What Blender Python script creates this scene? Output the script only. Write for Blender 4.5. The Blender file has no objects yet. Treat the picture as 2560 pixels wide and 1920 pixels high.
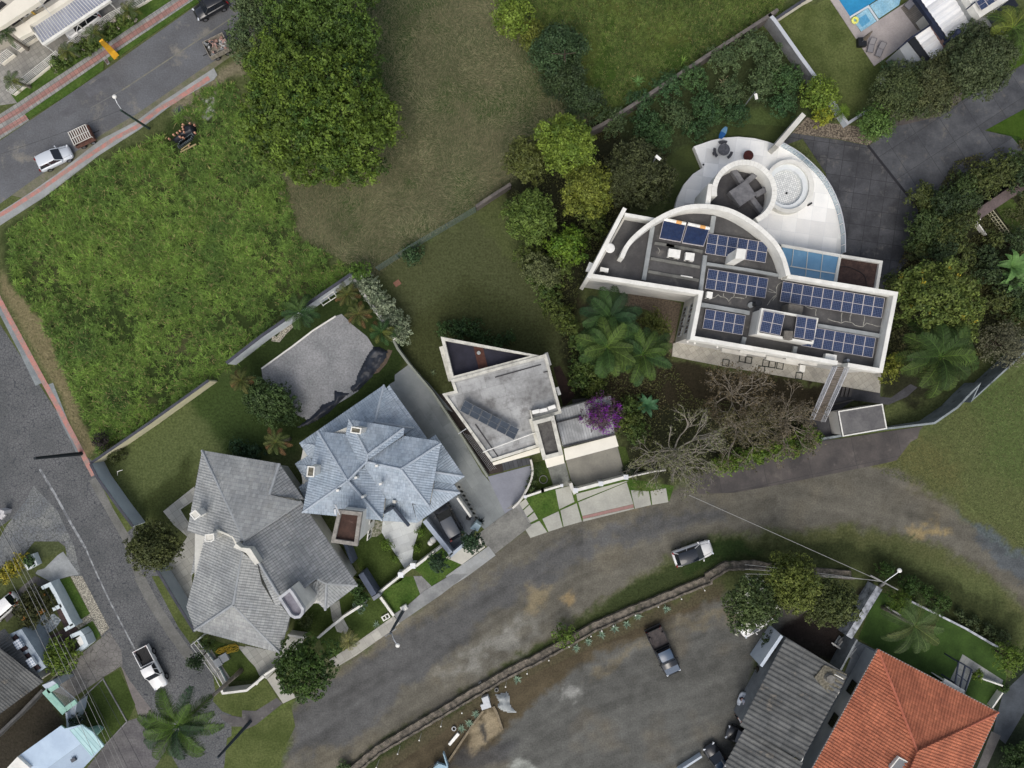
import bpy,math,random
import numpy as np
from mathutils import Vector,Matrix
from mathutils.geometry import tessellate_polygon
R = math.radians
C = bpy.context.scene.collection
SC = bpy.context.scene
# ---------------------------------------------------------------- camera, sky, sun, exposure
H = 80.8            # drone height in metres
PPM = 22.0          # photograph pixels per metre on the ground
NX,NY = 1285.0,985.0   # point of the photograph straight below the drone
cam = bpy.data.cameras.new('camera')
camo = bpy.data.objects.new('camera',cam)
C.objects.link(camo)
camo.location = (0,0,H)
cam.sensor_fit = 'HORIZONTAL'
cam.angle = 2*math.atan(1280/PPM/H)
cam.shift_x = -(NX - 1280)/2560
cam.shift_y = (NY - 960)/2560
cam.clip_end = 2000
SC.camera = camo
SUN_EL,SUN_AZ = R(54),math.atan2(-0.98,-0.15)   # direction towards the sun (x, y)
world = bpy.data.worlds.new('World')
SC.world = world
world.use_nodes = True
wn = world.node_tree.nodes
sky = wn.new('ShaderNodeTexSky')
sky.sky_type = 'NISHITA'
sky.sun_disc = False
sky.sun_elevation = SUN_EL
sky.sun_rotation = math.pi/2 - SUN_AZ
sky.dust_density = 4.0
sky.air_density = 0.8
sky.ozone_density = 1.0
hs_ = wn.new('ShaderNodeHueSaturation')   # thin high cloud: a paler sky
hs_.inputs['Saturation'].default_value = 0.55
world.node_tree.links.new(sky.outputs[0],hs_.inputs['Color'])
world.node_tree.links.new(hs_.outputs[0],wn['Background'].inputs[0])
wn['Background'].inputs[1].default_value = 0.13
sl = bpy.data.lights.new('sun','SUN')
sl.energy = 0.5
sl.angle = R(40)
sl.color = (1.0,0.93,0.82)
so = bpy.data.objects.new('sun',sl)
C.objects.link(so)
so.location = (-30,-60,60)
so.rotation_euler = Vector((math.cos(SUN_AZ)*math.cos(SUN_EL),math.sin(SUN_AZ)*math.cos(SUN_EL),math.sin(SUN_EL))).to_track_quat('Z','Y').to_euler()
SC.view_settings.view_transform = 'Standard'
SC.view_settings.look = 'None'
SC.view_settings.gamma = 1
SC.view_settings.exposure = 0.56
SC.cycles.max_bounces = 6

# ---------------------------------------------------------------- helpers
rnd = random.Random(7)
rng = np.random.default_rng(11)
VW = dict(A=(440,1100,4.608),B=(440,1340,4.608),L=(720,940,4.608),W=(1440,300,3.253),X=(1660,680,3.687),
          K=(1080,820,4.254),D=(0,1360,7.9),E=(0,1640,6.9125),F=(0,0,6.9125),G=(2080,0,4.608),
          M=(1720,1640,4.53),N=(1020,1700,3.969),Q=(860,1180,3.1725),R=(540,660,2.644),S=(380,280,5.2875),
          U=(2040,1380,2.44),O=(0,0,0.86406),P=(0,0,1.0))
for c_ in range(4):
    for r_ in range(4):
        VW['t%d%d' % (c_,r_)] = (640*c_,480*r_,3.4563)

def q(view,*a):
    """points noted in a close-up of the survey photograph -> photograph pixels"""
    x0,y0,s = VW[view]
    return [(x0 + a[i]/s,y0 + a[i + 1]/s) for i in range(0,len(a),2)]

def P(p,z=0.0):
    """survey pixel seen at height z -> place in metres"""
    k = (H - z)/H/PPM
    return ((p[0] - NX)*k,(NY - p[1])*k)

def PW(pts,z=0.0):
    return [P(p,z) for p in pts]

def wp(view,z,*a):
    return PW(q(view,*a),z)

def one(view,x,y,z=0.0):
    return P(q(view,x,y)[0],z)

def c(r,g,b,k=1.0):
    f = lambda v: (v/255/12.92) if v/255 <= 0.04045 else ((v/255 + 0.055)/1.055)**2.4
    return (min(f(r)*k,.95),min(f(g)*k,.95),min(f(b)*k,.95),1)

def area2(p):
    return sum(p[i][0]*p[(i + 1) % len(p)][1] - p[(i + 1) % len(p)][0]*p[i][1] for i in range(len(p)))/2

def ccw(p):
    p = [tuple(v[:2]) for v in p]
    return p if area2(p) > 0 else p[::-1]

def scale_poly(p,k):
    cx = sum(v[0] for v in p)/len(p);cy = sum(v[1] for v in p)/len(p)
    return [(cx + (v[0] - cx)*k,cy + (v[1] - cy)*k) for v in p]

def inset(p,d):
    """move every edge of a polygon inwards by d metres"""
    p = ccw(p);n = len(p);out = []
    for i in range(n):
        a,b,e = Vector(p[i - 1]),Vector(p[i]),Vector(p[(i + 1) % n])
        u = (b - a).normalized();v = (e - b).normalized()
        n1 = Vector((-u.y,u.x));n2 = Vector((-v.y,v.x))
        m = n1 + n2
        if m.length < 1e-4: m = n1
        m.normalize()
        k = d/max(0.35,m.dot(n1))
        out.append((b.x + m.x*k,b.y + m.y*k))
    return out

ORG = {}
class MB:
    def __init__(s):
        s.v = [];s.f = [];s.uv = None;s.col = None
    def add(s,vs,fs):
        n = len(s.v);s.v += [tuple(x) for x in vs];s.f += [tuple(i + n for i in f) for f in fs];return s
    def poly(s,pts,z=None):
        pts = ccw(pts) if z is not None else pts
        v3 = [(p[0],p[1],z if z is not None else p[2]) for p in pts]
        if len(v3) <= 4 and z is None: return s.add(v3,[tuple(range(len(v3)))])
        tr = tessellate_polygon([[Vector((p[0],p[1],0)) for p in v3]])
        fs = []
        for t in tr:
            a,b,d = (v3[i] for i in t)
            ar = (b[0] - a[0])*(d[1] - a[1]) - (d[0] - a[0])*(b[1] - a[1])
            fs.append(t if ar > 0 else (t[0],t[2],t[1]))
        return s.add(v3,fs)
    def prism(s,pts,z0,z1,bottom=False):
        p = ccw(pts);n = len(p)
        s.poly(p,z1)
        if bottom:
            m = MB();m.poly(p,z0);s.add(m.v,[f[::-1] for f in m.f])
        s.add([(x,y,z0) for x,y in p] + [(x,y,z1) for x,y in p],[(i,(i + 1) % n,n + (i + 1) % n,n + i) for i in range(n)])
        return s
    def ring(s,outer,inner,z0,z1):
        """closed wall between two outlines with the same number of points"""
        n = len(outer)
        s.add([(x,y,z0) for x,y in outer] + [(x,y,z1) for x,y in outer] + [(x,y,z1) for x,y in inner] + [(x,y,z0) for x,y in inner],
              [(i,(i + 1) % n,n + (i + 1) % n,n + i) for i in range(n)] + [(n + i,n + (i + 1) % n,2*n + (i + 1) % n,2*n + i) for i in range(n)]
              + [(2*n + i,2*n + (i + 1) % n,3*n + (i + 1) % n,3*n + i) for i in range(n)])
        return s
    def wall(s,path,t,z0,z1,closed=False,side=0):
        """wall along a path, t thick; side 0 centred, +1 to the left of the path, -1 to the right; z0, z1 may be lists"""
        n = len(path);L = [];Rr = []
        for i in range(n):
            a = Vector(path[i - 1]) if (i > 0 or closed) else None
            b = Vector(path[i]);d = Vector(path[(i + 1) % n]) if (i < n - 1 or closed) else None
            ns = []
            for u,v in ((a,b),(b,d)):
                if u is not None and v is not None and (v - u).length > 1e-6:
                    w = (v - u).normalized();ns.append(Vector((-w.y,w.x)))
            m = sum(ns,Vector((0,0))).normalized();k = 1/max(.4,m.dot(ns[0]))
            o1 = {0: t/2,1: t,-1: 0}[side];o2 = {0: -t/2,1: 0,-1: -t}[side]
            L.append(b + m*o1*k);Rr.append(b + m*o2*k)
        zz0 = z0 if isinstance(z0,(list,tuple)) else [z0]*n
        zz1 = z1 if isinstance(z1,(list,tuple)) else [z1]*n
        vs = []
        for i in range(n):
            vs += [(L[i].x,L[i].y,zz0[i]),(L[i].x,L[i].y,zz1[i]),(Rr[i].x,Rr[i].y,zz1[i]),(Rr[i].x,Rr[i].y,zz0[i])]
        fs = []
        for i in range(n if closed else n - 1):
            a = 4*i;b = 4*((i + 1) % n)
            fs += [(a + 1,a,b,b + 1),(a + 2,a + 1,b + 1,b + 2),(a + 3,a + 2,b + 2,b + 3)]
        if not closed:
            fs += [(0,1,2,3),(4*n - 1,4*n - 2,4*n - 3,4*n - 4)]
        return s.add(vs,fs)
    def box(s,cx,cy,z0,sx,sy,h,ang=0.0):
        ca,sa = math.cos(ang),math.sin(ang)
        pts = [(cx + x*ca - y*sa,cy + x*sa + y*ca) for x,y in ((-sx/2,-sy/2),(sx/2,-sy/2),(sx/2,sy/2),(-sx/2,sy/2))]
        return s.prism(pts,z0,z0 + h,True)
    def tube(s,path,r,n=6,cap=True):
        path = [Vector(p) for p in path];m = len(path)
        rr = r if isinstance(r,(list,tuple)) else [r]*m
        vs = []
        for i,p in enumerate(path):
            d = (path[min(i + 1,m - 1)] - path[max(i - 1,0)])
            d = d.normalized() if d.length > 1e-9 else Vector((0,0,1))
            a = d.cross(Vector((0,0,1)) if abs(d.z) < .9 else Vector((1,0,0))).normalized();b = d.cross(a)
            for k in range(n):
                t = 2*math.pi*k/n
                vs.append(tuple(p + (a*math.cos(t) + b*math.sin(t))*rr[i]))
        fs = [(i*n + k,i*n + (k + 1) % n,(i + 1)*n + (k + 1) % n,(i + 1)*n + k) for i in range(m - 1) for k in range(n)]
        if cap: fs += [tuple(range(n))[::-1],tuple(range((m - 1)*n,m*n))]
        return s.add(vs,fs)
    def cyl(s,x,y,z0,z1,r,n=16,r2=None):
        return s.tube([(x,y,z0),(x,y,z1)],[r,r if r2 is None else r2],n)
    def ball(s,x,y,z,r,n=10,sz=1.0):
        vs = [];fs = []
        for i in range(n// 2 + 1):
            a = math.pi*i/(n// 2)
            for k in range(n):
                t = 2*math.pi*k/n
                vs.append((x + r*math.sin(a)*math.cos(t),y + r*math.sin(a)*math.sin(t),z + r*sz*math.cos(a)))
        for i in range(n// 2):
            for k in range(n):
                fs.append((i*n + k,(i + 1)*n + k,(i + 1)*n + (k + 1) % n,i*n + (k + 1) % n))
        return s.add(vs,fs)
    def quadbox(s,pts4,h):
        """slab: four 3-D corners lifted by h along z"""
        s.add([p for p in pts4] + [(p[0],p[1],p[2] + h) for p in pts4],[(3,2,1,0),(4,5,6,7),(0,1,5,4),(1,2,6,5),(2,3,7,6),(3,0,4,7)])
        return s
    def obj(s,name,mat,parent=None,smooth=False):
        o3 = ORG.get(parent,(0,0,0)) if parent is not None else (0,0,0)
        me = bpy.data.meshes.new(name)
        me.from_pydata([(x - o3[0],y - o3[1],z - o3[2]) for x,y,z in s.v],[],s.f)
        if s.uv:
            ul = me.uv_layers.new(name='UVMap')
            ul.data.foreach_set('uv',np.array(s.uv,dtype=np.float32).ravel())
        if s.col:
            ca = me.color_attributes.new('col','FLOAT_COLOR','POINT')
            ca.data.foreach_set('color',np.array(s.col,dtype=np.float32).ravel())
        if smooth: me.polygons.foreach_set('use_smooth',[True]*len(me.polygons))
        me.materials.append(mat);me.update()
        o = bpy.data.objects.new(name,me);C.objects.link(o)
        if parent is not None:
            o.parent = parent;ORG[o] = o3
        return o

def tag(o,label,cat,group=None):
    o['label'] = label;o['category'] = cat
    if group: o['group'] = group
    return o

def thing(name,label,cat,loc=(0,0,0),group=None,rz=0):
    o = bpy.data.objects.new(name,None);C.objects.link(o)
    o.location = (loc[0],loc[1],loc[2] if len(loc) > 2 else 0);o.rotation_euler = (0,0,rz)
    o.empty_display_size = .2
    ORG[o] = tuple(o.location)
    return tag(o,label,cat,group)

def struct(name,mb,m):
    o = mb.obj(name,m);o['kind'] = 'structure';return o

def sheet(name,pts,m,z=0.004):
    return struct(name,MB().poly(pts,z),m)

def slab(name,pts,m,z=0.1):
    return struct(name,MB().prism(pts,-.02,z),m)

def dup(root,loc,rz=0.0,s=1.0,label=None,group=None):
    r = root.copy();C.objects.link(r);r.location = loc;r.rotation_euler = (0,0,rz)
    r.scale = (s,s,s) if not isinstance(s,tuple) else s
    if label: r['label'] = label
    if group: r['group'] = group
    for ch in list(root.children):
        d = ch.copy();C.objects.link(d);d.parent = r
        for g in list(ch.children):
            e = g.copy();C.objects.link(e);e.parent = d
    return r

def place(root,loc,rz=0.0,s=1.0):
    root.location = (loc[0],loc[1],loc[2] if len(loc) > 2 else 0);root.rotation_euler = (0,0,rz)
    root.scale = (s,s,s) if not isinstance(s,tuple) else s
    return root

def npmesh(name,V,F,col,mat,parent=None):
    """V (n,3), F (m,k), col (n,3)"""
    o3 = np.array(ORG.get(parent,(0,0,0)) if parent is not None else (0,0,0),dtype=np.float64)
    me = bpy.data.meshes.new(name)
    V = (V - o3).astype(np.float32);k = F.shape[1]
    me.vertices.add(len(V));me.vertices.foreach_set('co',V.ravel())
    me.loops.add(F.size);me.loops.foreach_set('vertex_index',F.ravel().astype(np.int32))
    me.polygons.add(len(F));me.polygons.foreach_set('loop_start',np.arange(0,F.size,k,dtype=np.int32))
    me.polygons.foreach_set('loop_total',np.full(len(F),k,dtype=np.int32))
    me.update(calc_edges=True)
    ca = me.color_attributes.new('col','FLOAT_COLOR','POINT')
    ca.data.foreach_set('color',np.concatenate([col,np.ones((len(col),1))],1).astype(np.float32).ravel())
    me.materials.append(mat)
    o = bpy.data.objects.new(name,me);C.objects.link(o)
    if parent is not None:
        o.parent = parent;ORG[o] = tuple(o3)
    return o

# ---------------------------------------------------------------- materials
def mat(name,a,b=None,scale=.6,speck=.12,sscale=5.0,rough=.85,bump=0.0,bscale=8.0,metal=0.0,attr=False,
        grid=None,uvt=None,trans=0.0,spec=.35,coat=0.0,stain=None,contrast=.12,voro=None,wave=None,leaf=0.0):
    m = bpy.data.materials.new(name);m.use_nodes = True
    nt = m.node_tree;N = nt.nodes;Lk = nt.links.new
    bs = N['Principled BSDF']
    bs.inputs['Roughness'].default_value = rough;bs.inputs['Metallic'].default_value = metal
    bs.inputs['Specular IOR Level'].default_value = spec
    if coat: bs.inputs['Coat Weight'].default_value = coat;bs.inputs['Coat Roughness'].default_value = .08
    if leaf: bs.inputs['Subsurface Weight'].default_value = 0.0
    geo = N.new('ShaderNodeNewGeometry')
    def noise(sc,det=4.0,rough_=.55):
        n = N.new('ShaderNodeTexNoise');n.inputs['Scale'].default_value = sc;n.inputs['Detail'].default_value = det
        n.inputs['Roughness'].default_value = rough_
        Lk(geo.outputs['Position'],n.inputs['Vector']);return n.outputs['Fac']
    def rng_(src,lo,hi,a_,b_):
        r = N.new('ShaderNodeMapRange');r.inputs[1].default_value = lo;r.inputs[2].default_value = hi
        r.inputs[3].default_value = a_;r.inputs[4].default_value = b_;Lk(src,r.inputs[0]);return r.outputs[0]
    def mix(f,x,y,mode='MIX'):
        n = N.new('ShaderNodeMix');n.data_type = 'RGBA';n.blend_type = mode
        for sock,v in ((n.inputs[0],f),(n.inputs[6],x),(n.inputs[7],y)):
            if hasattr(v,'links') or hasattr(v,'is_output'): Lk(v,sock)
            else: sock.default_value = v
        return n.outputs[2]
    if attr:
        at = N.new('ShaderNodeAttribute');at.attribute_name = 'col';col = at.outputs['Color']
        if b is not None: col = mix(rng_(noise(scale),.5 - contrast,.5 + contrast,0,1),col,b,'MULTIPLY')
    else:
        col = a
        if b is not None: col = mix(rng_(noise(scale,6.0,.6),.5 - contrast,.5 + contrast,0,1),a,b)
    if stain:
        sc_,colr,lo,hi = stain
        col = mix(rng_(noise(sc_,7.0,.68),lo,hi,0,.85),col,colr)
    if voro:
        v = N.new('ShaderNodeTexVoronoi');v.feature = 'DISTANCE_TO_EDGE';v.inputs['Scale'].default_value = voro[0]
        Lk(geo.outputs['Position'],v.inputs['Vector'])
        col = mix(rng_(v.outputs['Distance'],voro[1]*.4,voro[1],1,0),col,voro[2])
    if grid:
        sx,sy,ang,jw,jc = grid[:5];off = grid[5] if len(grid) > 5 else 0.0
        mp = N.new('ShaderNodeMapping');mp.inputs['Rotation'].default_value = (0,0,-ang);Lk(geo.outputs['Position'],mp.inputs['Vector'])
        bk = N.new('ShaderNodeTexBrick');bk.offset = off;bk.inputs['Scale'].default_value = 1
        bk.inputs['Mortar Size'].default_value = jw;bk.inputs['Mortar Smooth'].default_value = .3
        bk.inputs['Brick Width'].default_value = sx;bk.inputs['Row Height'].default_value = sy
        bk.inputs['Color1'].default_value = (.86,.86,.86,1);bk.inputs['Color2'].default_value = (1.1,1.1,1.1,1);bk.inputs['Mortar'].default_value = (1,1,1,1)
        Lk(mp.outputs[0],bk.inputs['Vector'])
        col = mix(1.0,col,bk.outputs['Color'],'MULTIPLY')
        col = mix(bk.outputs['Fac'],col,jc)
    if uvt:   # tile courses along V of the UV map, overlap shade painted as darker line
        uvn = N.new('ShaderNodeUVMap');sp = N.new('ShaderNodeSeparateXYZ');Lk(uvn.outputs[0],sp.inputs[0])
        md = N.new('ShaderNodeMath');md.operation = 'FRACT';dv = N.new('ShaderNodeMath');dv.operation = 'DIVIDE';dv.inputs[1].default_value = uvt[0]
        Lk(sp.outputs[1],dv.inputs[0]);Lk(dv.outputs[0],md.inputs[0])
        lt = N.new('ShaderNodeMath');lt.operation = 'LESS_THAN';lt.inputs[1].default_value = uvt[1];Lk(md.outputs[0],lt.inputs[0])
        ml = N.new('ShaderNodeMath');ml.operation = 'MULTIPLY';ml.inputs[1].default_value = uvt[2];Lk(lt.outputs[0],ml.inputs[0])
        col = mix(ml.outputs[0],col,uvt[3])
        vm = N.new('ShaderNodeVectorMath');vm.operation = 'DIVIDE';vm.inputs[1].default_value = (.28 if len(uvt) < 5 else uvt[4],uvt[0],1);Lk(uvn.outputs[0],vm.inputs[0])
        fl = N.new('ShaderNodeVectorMath');fl.operation = 'FLOOR';Lk(vm.outputs[0],fl.inputs[0])
        wn_ = N.new('ShaderNodeTexWhiteNoise');wn_.noise_dimensions = '2D';Lk(fl.outputs[0],wn_.inputs['Vector'])
        g = rng_(wn_.outputs['Value'],0,1,.84,1.14)
        cb = N.new('ShaderNodeCombineColor');[Lk(g,cb.inputs[i]) for i in range(3)]
        col = mix(1.0,col,cb.outputs[0],'MULTIPLY')
    if speck:
        g = rng_(noise(sscale,3.0,.7),.3,.7,1 - speck,1 + speck)
        cb = N.new('ShaderNodeCombineColor');[Lk(g,cb.inputs[i]) for i in range(3)]
        col = mix(1.0,col,cb.outputs[0],'MULTIPLY')
    if hasattr(col,'is_output'): Lk(col,bs.inputs['Base Color'])
    else: bs.inputs['Base Color'].default_value = col
    if bump:
        bp = N.new('ShaderNodeBump');bp.inputs['Strength'].default_value = bump;bp.inputs['Distance'].default_value = .08
        Lk(noise(bscale,6.0,.65),bp.inputs['Height']);Lk(bp.outputs[0],bs.inputs['Normal'])
    if trans: bs.inputs['Transmission Weight'].default_value = trans
    return m

# ---------------------------------------------------------------- roofs
def facet(mb,pts,ze,slope,rib=.28,amp=.045,lift=0.0):
    """one roof slope; pts are survey pixels, the first two lie on the eave; the rest get their height from the slope"""
    e0,e1 = Vector(P(pts[0],ze)),Vector(P(pts[1],ze))
    u = (e1 - e0).normalized();n = Vector((-u.y,u.x))
    cen = sum((Vector(P(p,ze)) for p in pts),Vector((0,0)))/len(pts)
    if (cen - e0).dot(n) < 0: n = -n
    w = []
    for p in pts:
        z = ze
        for _ in range(12):
            z = ze + slope*(Vector(P(p,z)) - e0).dot(n)
        x,y = P(p,z);w.append(Vector((x,y,z + lift)))
    o = w[0];U = Vector((u.x,u.y,0));Vv = Vector((n.x,n.y,slope)).normalized();Nn = U.cross(Vv)
    flip = Nn.z < 0
    if flip: Nn = -Nn
    ab = [((p - o).dot(U),(p - o).dot(Vv)) for p in w]
    if mb.uv is None: mb.uv = []
    st = rib/4
    prof = [0,1,1,0]
    for t in tessellate_polygon([[Vector((a,b,0)) for a,b in ab]]):
        T = sorted([ab[i] for i in t])
        (a0,b0),(a1,b1),(a2,b2) = T
        if a2 - a0 < 1e-4: continue
        def span(a):
            lo = b0 + (b2 - b0)*(a - a0)/(a2 - a0)
            if a <= a1: hi = b0 + (b1 - b0)*(a - a0)/(a1 - a0) if a1 > a0 + 1e-9 else b1
            else: hi = b1 + (b2 - b1)*(a - a1)/(a2 - a1) if a2 > a1 + 1e-9 else b1
            return (lo,hi) if lo < hi else (hi,lo)
        cuts = sorted(set([a0,a1,a2] + [k*st for k in range(math.ceil(a0/st),math.floor(a2/st) + 1)]))
        for i in range(len(cuts) - 1):
            x0,x1 = cuts[i],cuts[i + 1]
            if x1 - x0 < 1e-5: continue
            def hh(a):
                ph = (a/st) % 4;k = int(ph);fr = ph - k
                return amp*(prof[k % 4]*(1 - fr) + prof[(k + 1) % 4]*fr)
            l0,h0 = span(x0 + 1e-7);l1,h1 = span(x1 - 1e-7)
            qd = [(x0,l0),(x1,l1),(x1,h1),(x0,h0)]
            vs = [o + U*a + Vv*b + Nn*hh(a) for a,b in qd]
            if flip: vs = vs[::-1];qd = qd[::-1]
            mb.add(vs,[(0,1,2,3)])
            mb.uv += [(a,b) for a,b in qd]
    return w

def cap(mb,a,b,r=.15,lift=.05):
    a = Vector(a) + Vector((0,0,lift));b = Vector(b) + Vector((0,0,lift))
    n = max(2,int((b - a).length/.5));pts = [a.lerp(b,i/n) for i in range(n + 1)]
    return mb.tube(pts,[r*(1.0 + .12*(i % 2)) for i in range(n + 1)],6)
# ---------------------------------------------------------------- plants
LEAF = mat('leaf',None,attr=True,speck=.18,sscale=2.5,rough=.6,spec=.25)
BLADE = mat('blade',None,attr=True,speck=.1,sscale=1.2,rough=.65,spec=.2)
BARK = mat('bark',c(84,74,62),c(58,50,42),scale=3,rough=.95)
PALE_BARK = mat('pale_bark',c(150,142,130),c(112,104,92),scale=2,rough=.9)
DARK = mat('dark_void',c(30,30,31),speck=0)

TINT = np.array([.74,.79,.86])
def unit(v):
    return v/np.maximum(np.linalg.norm(v,axis=1,keepdims=True),1e-9)

def leaf_cards(pos,nrm,size,col,jit=.55):
    """one folded diamond leaf per point"""
    n = len(pos)
    nn = unit(nrm + rng.normal(0,jit,(n,3)))
    a = unit(np.cross(nn,rng.normal(0,1,(n,3))));b = np.cross(nn,a)
    s = (size*rng.uniform(.65,1.35,n))[:,None]
    V = np.stack([pos - a*s,pos - b*s*.55 + nn*s*.12,pos + a*s,pos + b*s*.55 + nn*s*.12],1).reshape(-1,3)
    F = np.arange(4*n).reshape(n,4)
    return V,F,np.repeat(col,4,axis=0)

def crown(lobes,dens,leaf,base,alt,clump=.42,per=14,flat=.25,yel=None,under=-.35):
    """lobes: (x, y, z, rx, ry, rz). leaves gathered in small rosettes over every lobe"""
    more = []
    for (x,y,z,rx,ry,rz) in lobes:
        if rx < 1.15: more.append((x,y,z,rx,ry,rz));continue
        more.append((x,y,z - rz*.1,rx*.72,ry*.72,rz*.72))
        for k in range(9):
            a = k*2.4 + rx*7;e = (.15,.45,.8,1.15)[k % 4];s = float(rng.uniform(.3,.46))
            more.append((x + rx*.68*math.cos(a)*math.cos(e),y + ry*.68*math.sin(a)*math.cos(e),z + rz*.72*math.sin(e),rx*s,ry*s,rz*s*1.1))
    lobes = more
    PS,NS,CS = [],[],[]
    base = np.array(base[:3]);alt = np.array(alt[:3])
    for (x,y,z,rx,ry,rz) in lobes:
        ar = 2*math.pi*(rx*ry + rx*rz + ry*rz)/3*1.35
        m = max(4,int(ar*dens/per))
        d = unit(rng.normal(0,1,(m,3)))
        d[:,2] = np.where(d[:,2] < under,-d[:,2],d[:,2])
        rad = rng.uniform(.80,1.04,(m,1))*(1 + .10*np.sin(d[:,:1]*5 + x)*np.cos(d[:,1:2]*4 + y))
        cc = np.array([x,y,z]) + d*np.array([rx,ry,rz])*rad
        lobe = base*(1 - .5) + (base*.5 + (alt - base)*rng.uniform(0,1))
        lobe = lobe*rng.uniform(.74,1.2)
        kk = rng.uniform(.72,1.3,(m,1));w = rng.uniform(0,1,(m,1))**2
        cl = (lobe*(1 - w) + alt*w)*kk
        if yel is not None:
            pick = rng.random(m) < yel[1]
            cl[pick] = np.array(yel[0][:3])*rng.uniform(.7,1.2,(pick.sum(),1))
        p = np.repeat(cc,per,0);dd = np.repeat(d,per,0)
        off = unit(rng.normal(0,1,(m*per,3)))*(rng.uniform(.15,1,(m*per,1))**.6)*clump
        off = off + dd*clump*.35
        PS.append(p + off);NS.append(unit(dd*.55 + off/clump*.5 + np.array([0,0,flat])))
        CS.append(np.repeat(cl,per,0)*rng.uniform(.8,1.22,(m*per,1)))
    return leaf_cards(np.concatenate(PS),np.concatenate(NS),leaf,np.clip(np.concatenate(CS)*TINT,0.001,.9))

def limb(mb,a,b,r0,r1,bend=.15,n=5):
    a,b = Vector(a),Vector(b);L = (b - a).length
    off = Vector((rnd.uniform(-1,1),rnd.uniform(-1,1),rnd.uniform(-.2,.6)))*L*bend
    pts = [a.lerp(b,i/n) + off*math.sin(math.pi*i/n) for i in range(n + 1)]
    mb.tube(pts,[r0 + (r1 - r0)*i/n for i in range(n + 1)],6,cap=False)

def tree(name,label,ctr,zc,r,cat='tree',group=None,leaf=.17,dens=26,base=c(64,78,30,1.5),alt=c(110,122,44,1.3),nl=9,lobes=None,
         clump=.42,per=14,hz=.75,trunk=True,spread=.55,yel=None,lobe_r=(.36,.5),bark=None,seed=None,under=-.35):
    """ctr: survey pixel of the crown centre seen at height zc; r: crown radius in metres"""
    st = rnd.getstate()
    if seed is not None: rnd.seed(seed)
    x,y = P(ctr,zc)
    root = thing(name,label,cat,(x,y,0),group)
    if lobes is None:
        lobes = [(x,y,zc + r*hz*.15,r*.55,r*.55,r*.55*hz)]
        for i in range(nl):
            a = 2*math.pi*(i + rnd.uniform(-.3,.3))/nl;d = r*spread*rnd.uniform(.75,1.1);s = r*rnd.uniform(*lobe_r)
            lobes.append((x + d*math.cos(a),y + d*math.sin(a),zc + r*hz*rnd.uniform(-.45,.2),s,s,s*hz*1.05))
        for i in range(nl// 2):
            a = rnd.uniform(0,6.28);d = r*.33*rnd.uniform(.4,1.1);s = r*rnd.uniform(lobe_r[0],lobe_r[1])*.9
            lobes.append((x + d*math.cos(a),y + d*math.sin(a),zc + r*hz*rnd.uniform(.15,.55),s,s,s*hz))
    else:
        k = (H - zc)/H/PPM
        lobes = [(P(p,z)[0],P(p,z)[1],z,rr,rr,rr*hz) for p,z,rr in lobes]
    V,F,Cc = crown(lobes,dens,leaf,base,alt,clump,per,yel=yel,under=under)
    lo = V[:,2] < .03
    V[lo,2] = .03 + rng.uniform(0,.12,lo.sum())
    npmesh('crown',V,F,Cc,LEAF,root)
    if trunk:
        mb = MB();top = Vector((x,y,max(.3,zc - r*hz*.25)))
        rt = max(.06,r*.055)
        mb.tube([(x,y,-.05),(x + .05*r*.3,y,top.z*.5),tuple(top)],[rt*1.35,rt,rt*.8],8)
        for l in lobes[:12]:
            limb(mb,(x,y,top.z*rnd.uniform(.45,.8)),(l[0],l[1],l[2]),rt*.5,rt*.12)
        mb.obj('trunk',bark or BARK,root)
    rnd.setstate(st)
    return root

def shrub(name,label,ctr,zc,r,**k):
    k.setdefault('nl',6);k.setdefault('leaf',.12);k.setdefault('dens',34);k.setdefault('clump',.25);k.setdefault('per',10)
    k.setdefault('cat','shrub');k.setdefault('hz',.7);k.setdefault('under',-.1)
    return tree(name,label,ctr,zc,r,**k)

def blades(name,B0,az,L,lean,w,col,mt=None,kind='stuff',droop=.35):
    """curved grass blades. B0 (n,3) roots, az heading, L length, lean outwards share"""
    n = len(B0)
    d = np.stack([np.cos(az),np.sin(az),np.zeros(n)],1);s = np.stack([-np.sin(az),np.cos(az),np.zeros(n)],1)
    up = np.array([0,0,1.0]);L = L[:,None];lean = lean[:,None];w = w[:,None]
    rise = np.sqrt(np.maximum(0,1 - lean**2))
    p0 = B0;p1 = B0 + d*L*lean*.42 + up*L*rise*.62
    p2 = B0 + d*L*lean*1.0 + up*L*(rise*.95 - droop*lean)
    p2[:,2] = np.maximum(p2[:,2],.05)
    V = np.stack([p0 - s*w*.5,p0 + s*w*.5,p1 - s*w*.5,p1 + s*w*.5,p2 - s*w*.12,p2 + s*w*.12],1).reshape(-1,3)
    i = np.arange(n)[:,None]*6
    F = np.concatenate([i + np.array([[0,1,3,2]]),i + np.array([[2,3,5,4]])],0)
    o = npmesh(name,V,F,np.repeat(col,6,0),mt or BLADE)
    if kind: o['kind'] = kind
    return o

def in_poly(x,y,poly):
    ins = np.zeros(len(x),bool);n = len(poly)
    for i in range(n):
        x1,y1 = poly[i];x2,y2 = poly[(i + 1) % n]
        cnd = ((y1 > y) != (y2 > y)) & (x < (x2 - x1)*(y - y1)/((y2 - y1) + 1e-12) + x1)
        ins ^= cnd
    return ins

def scatter(poly,n):
    xs = [p[0] for p in poly];ys = [p[1] for p in poly]
    x = rng.uniform(min(xs),max(xs),n);y = rng.uniform(min(ys),max(ys),n)
    k = in_poly(x,y,poly)
    return x[k],y[k]

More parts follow.
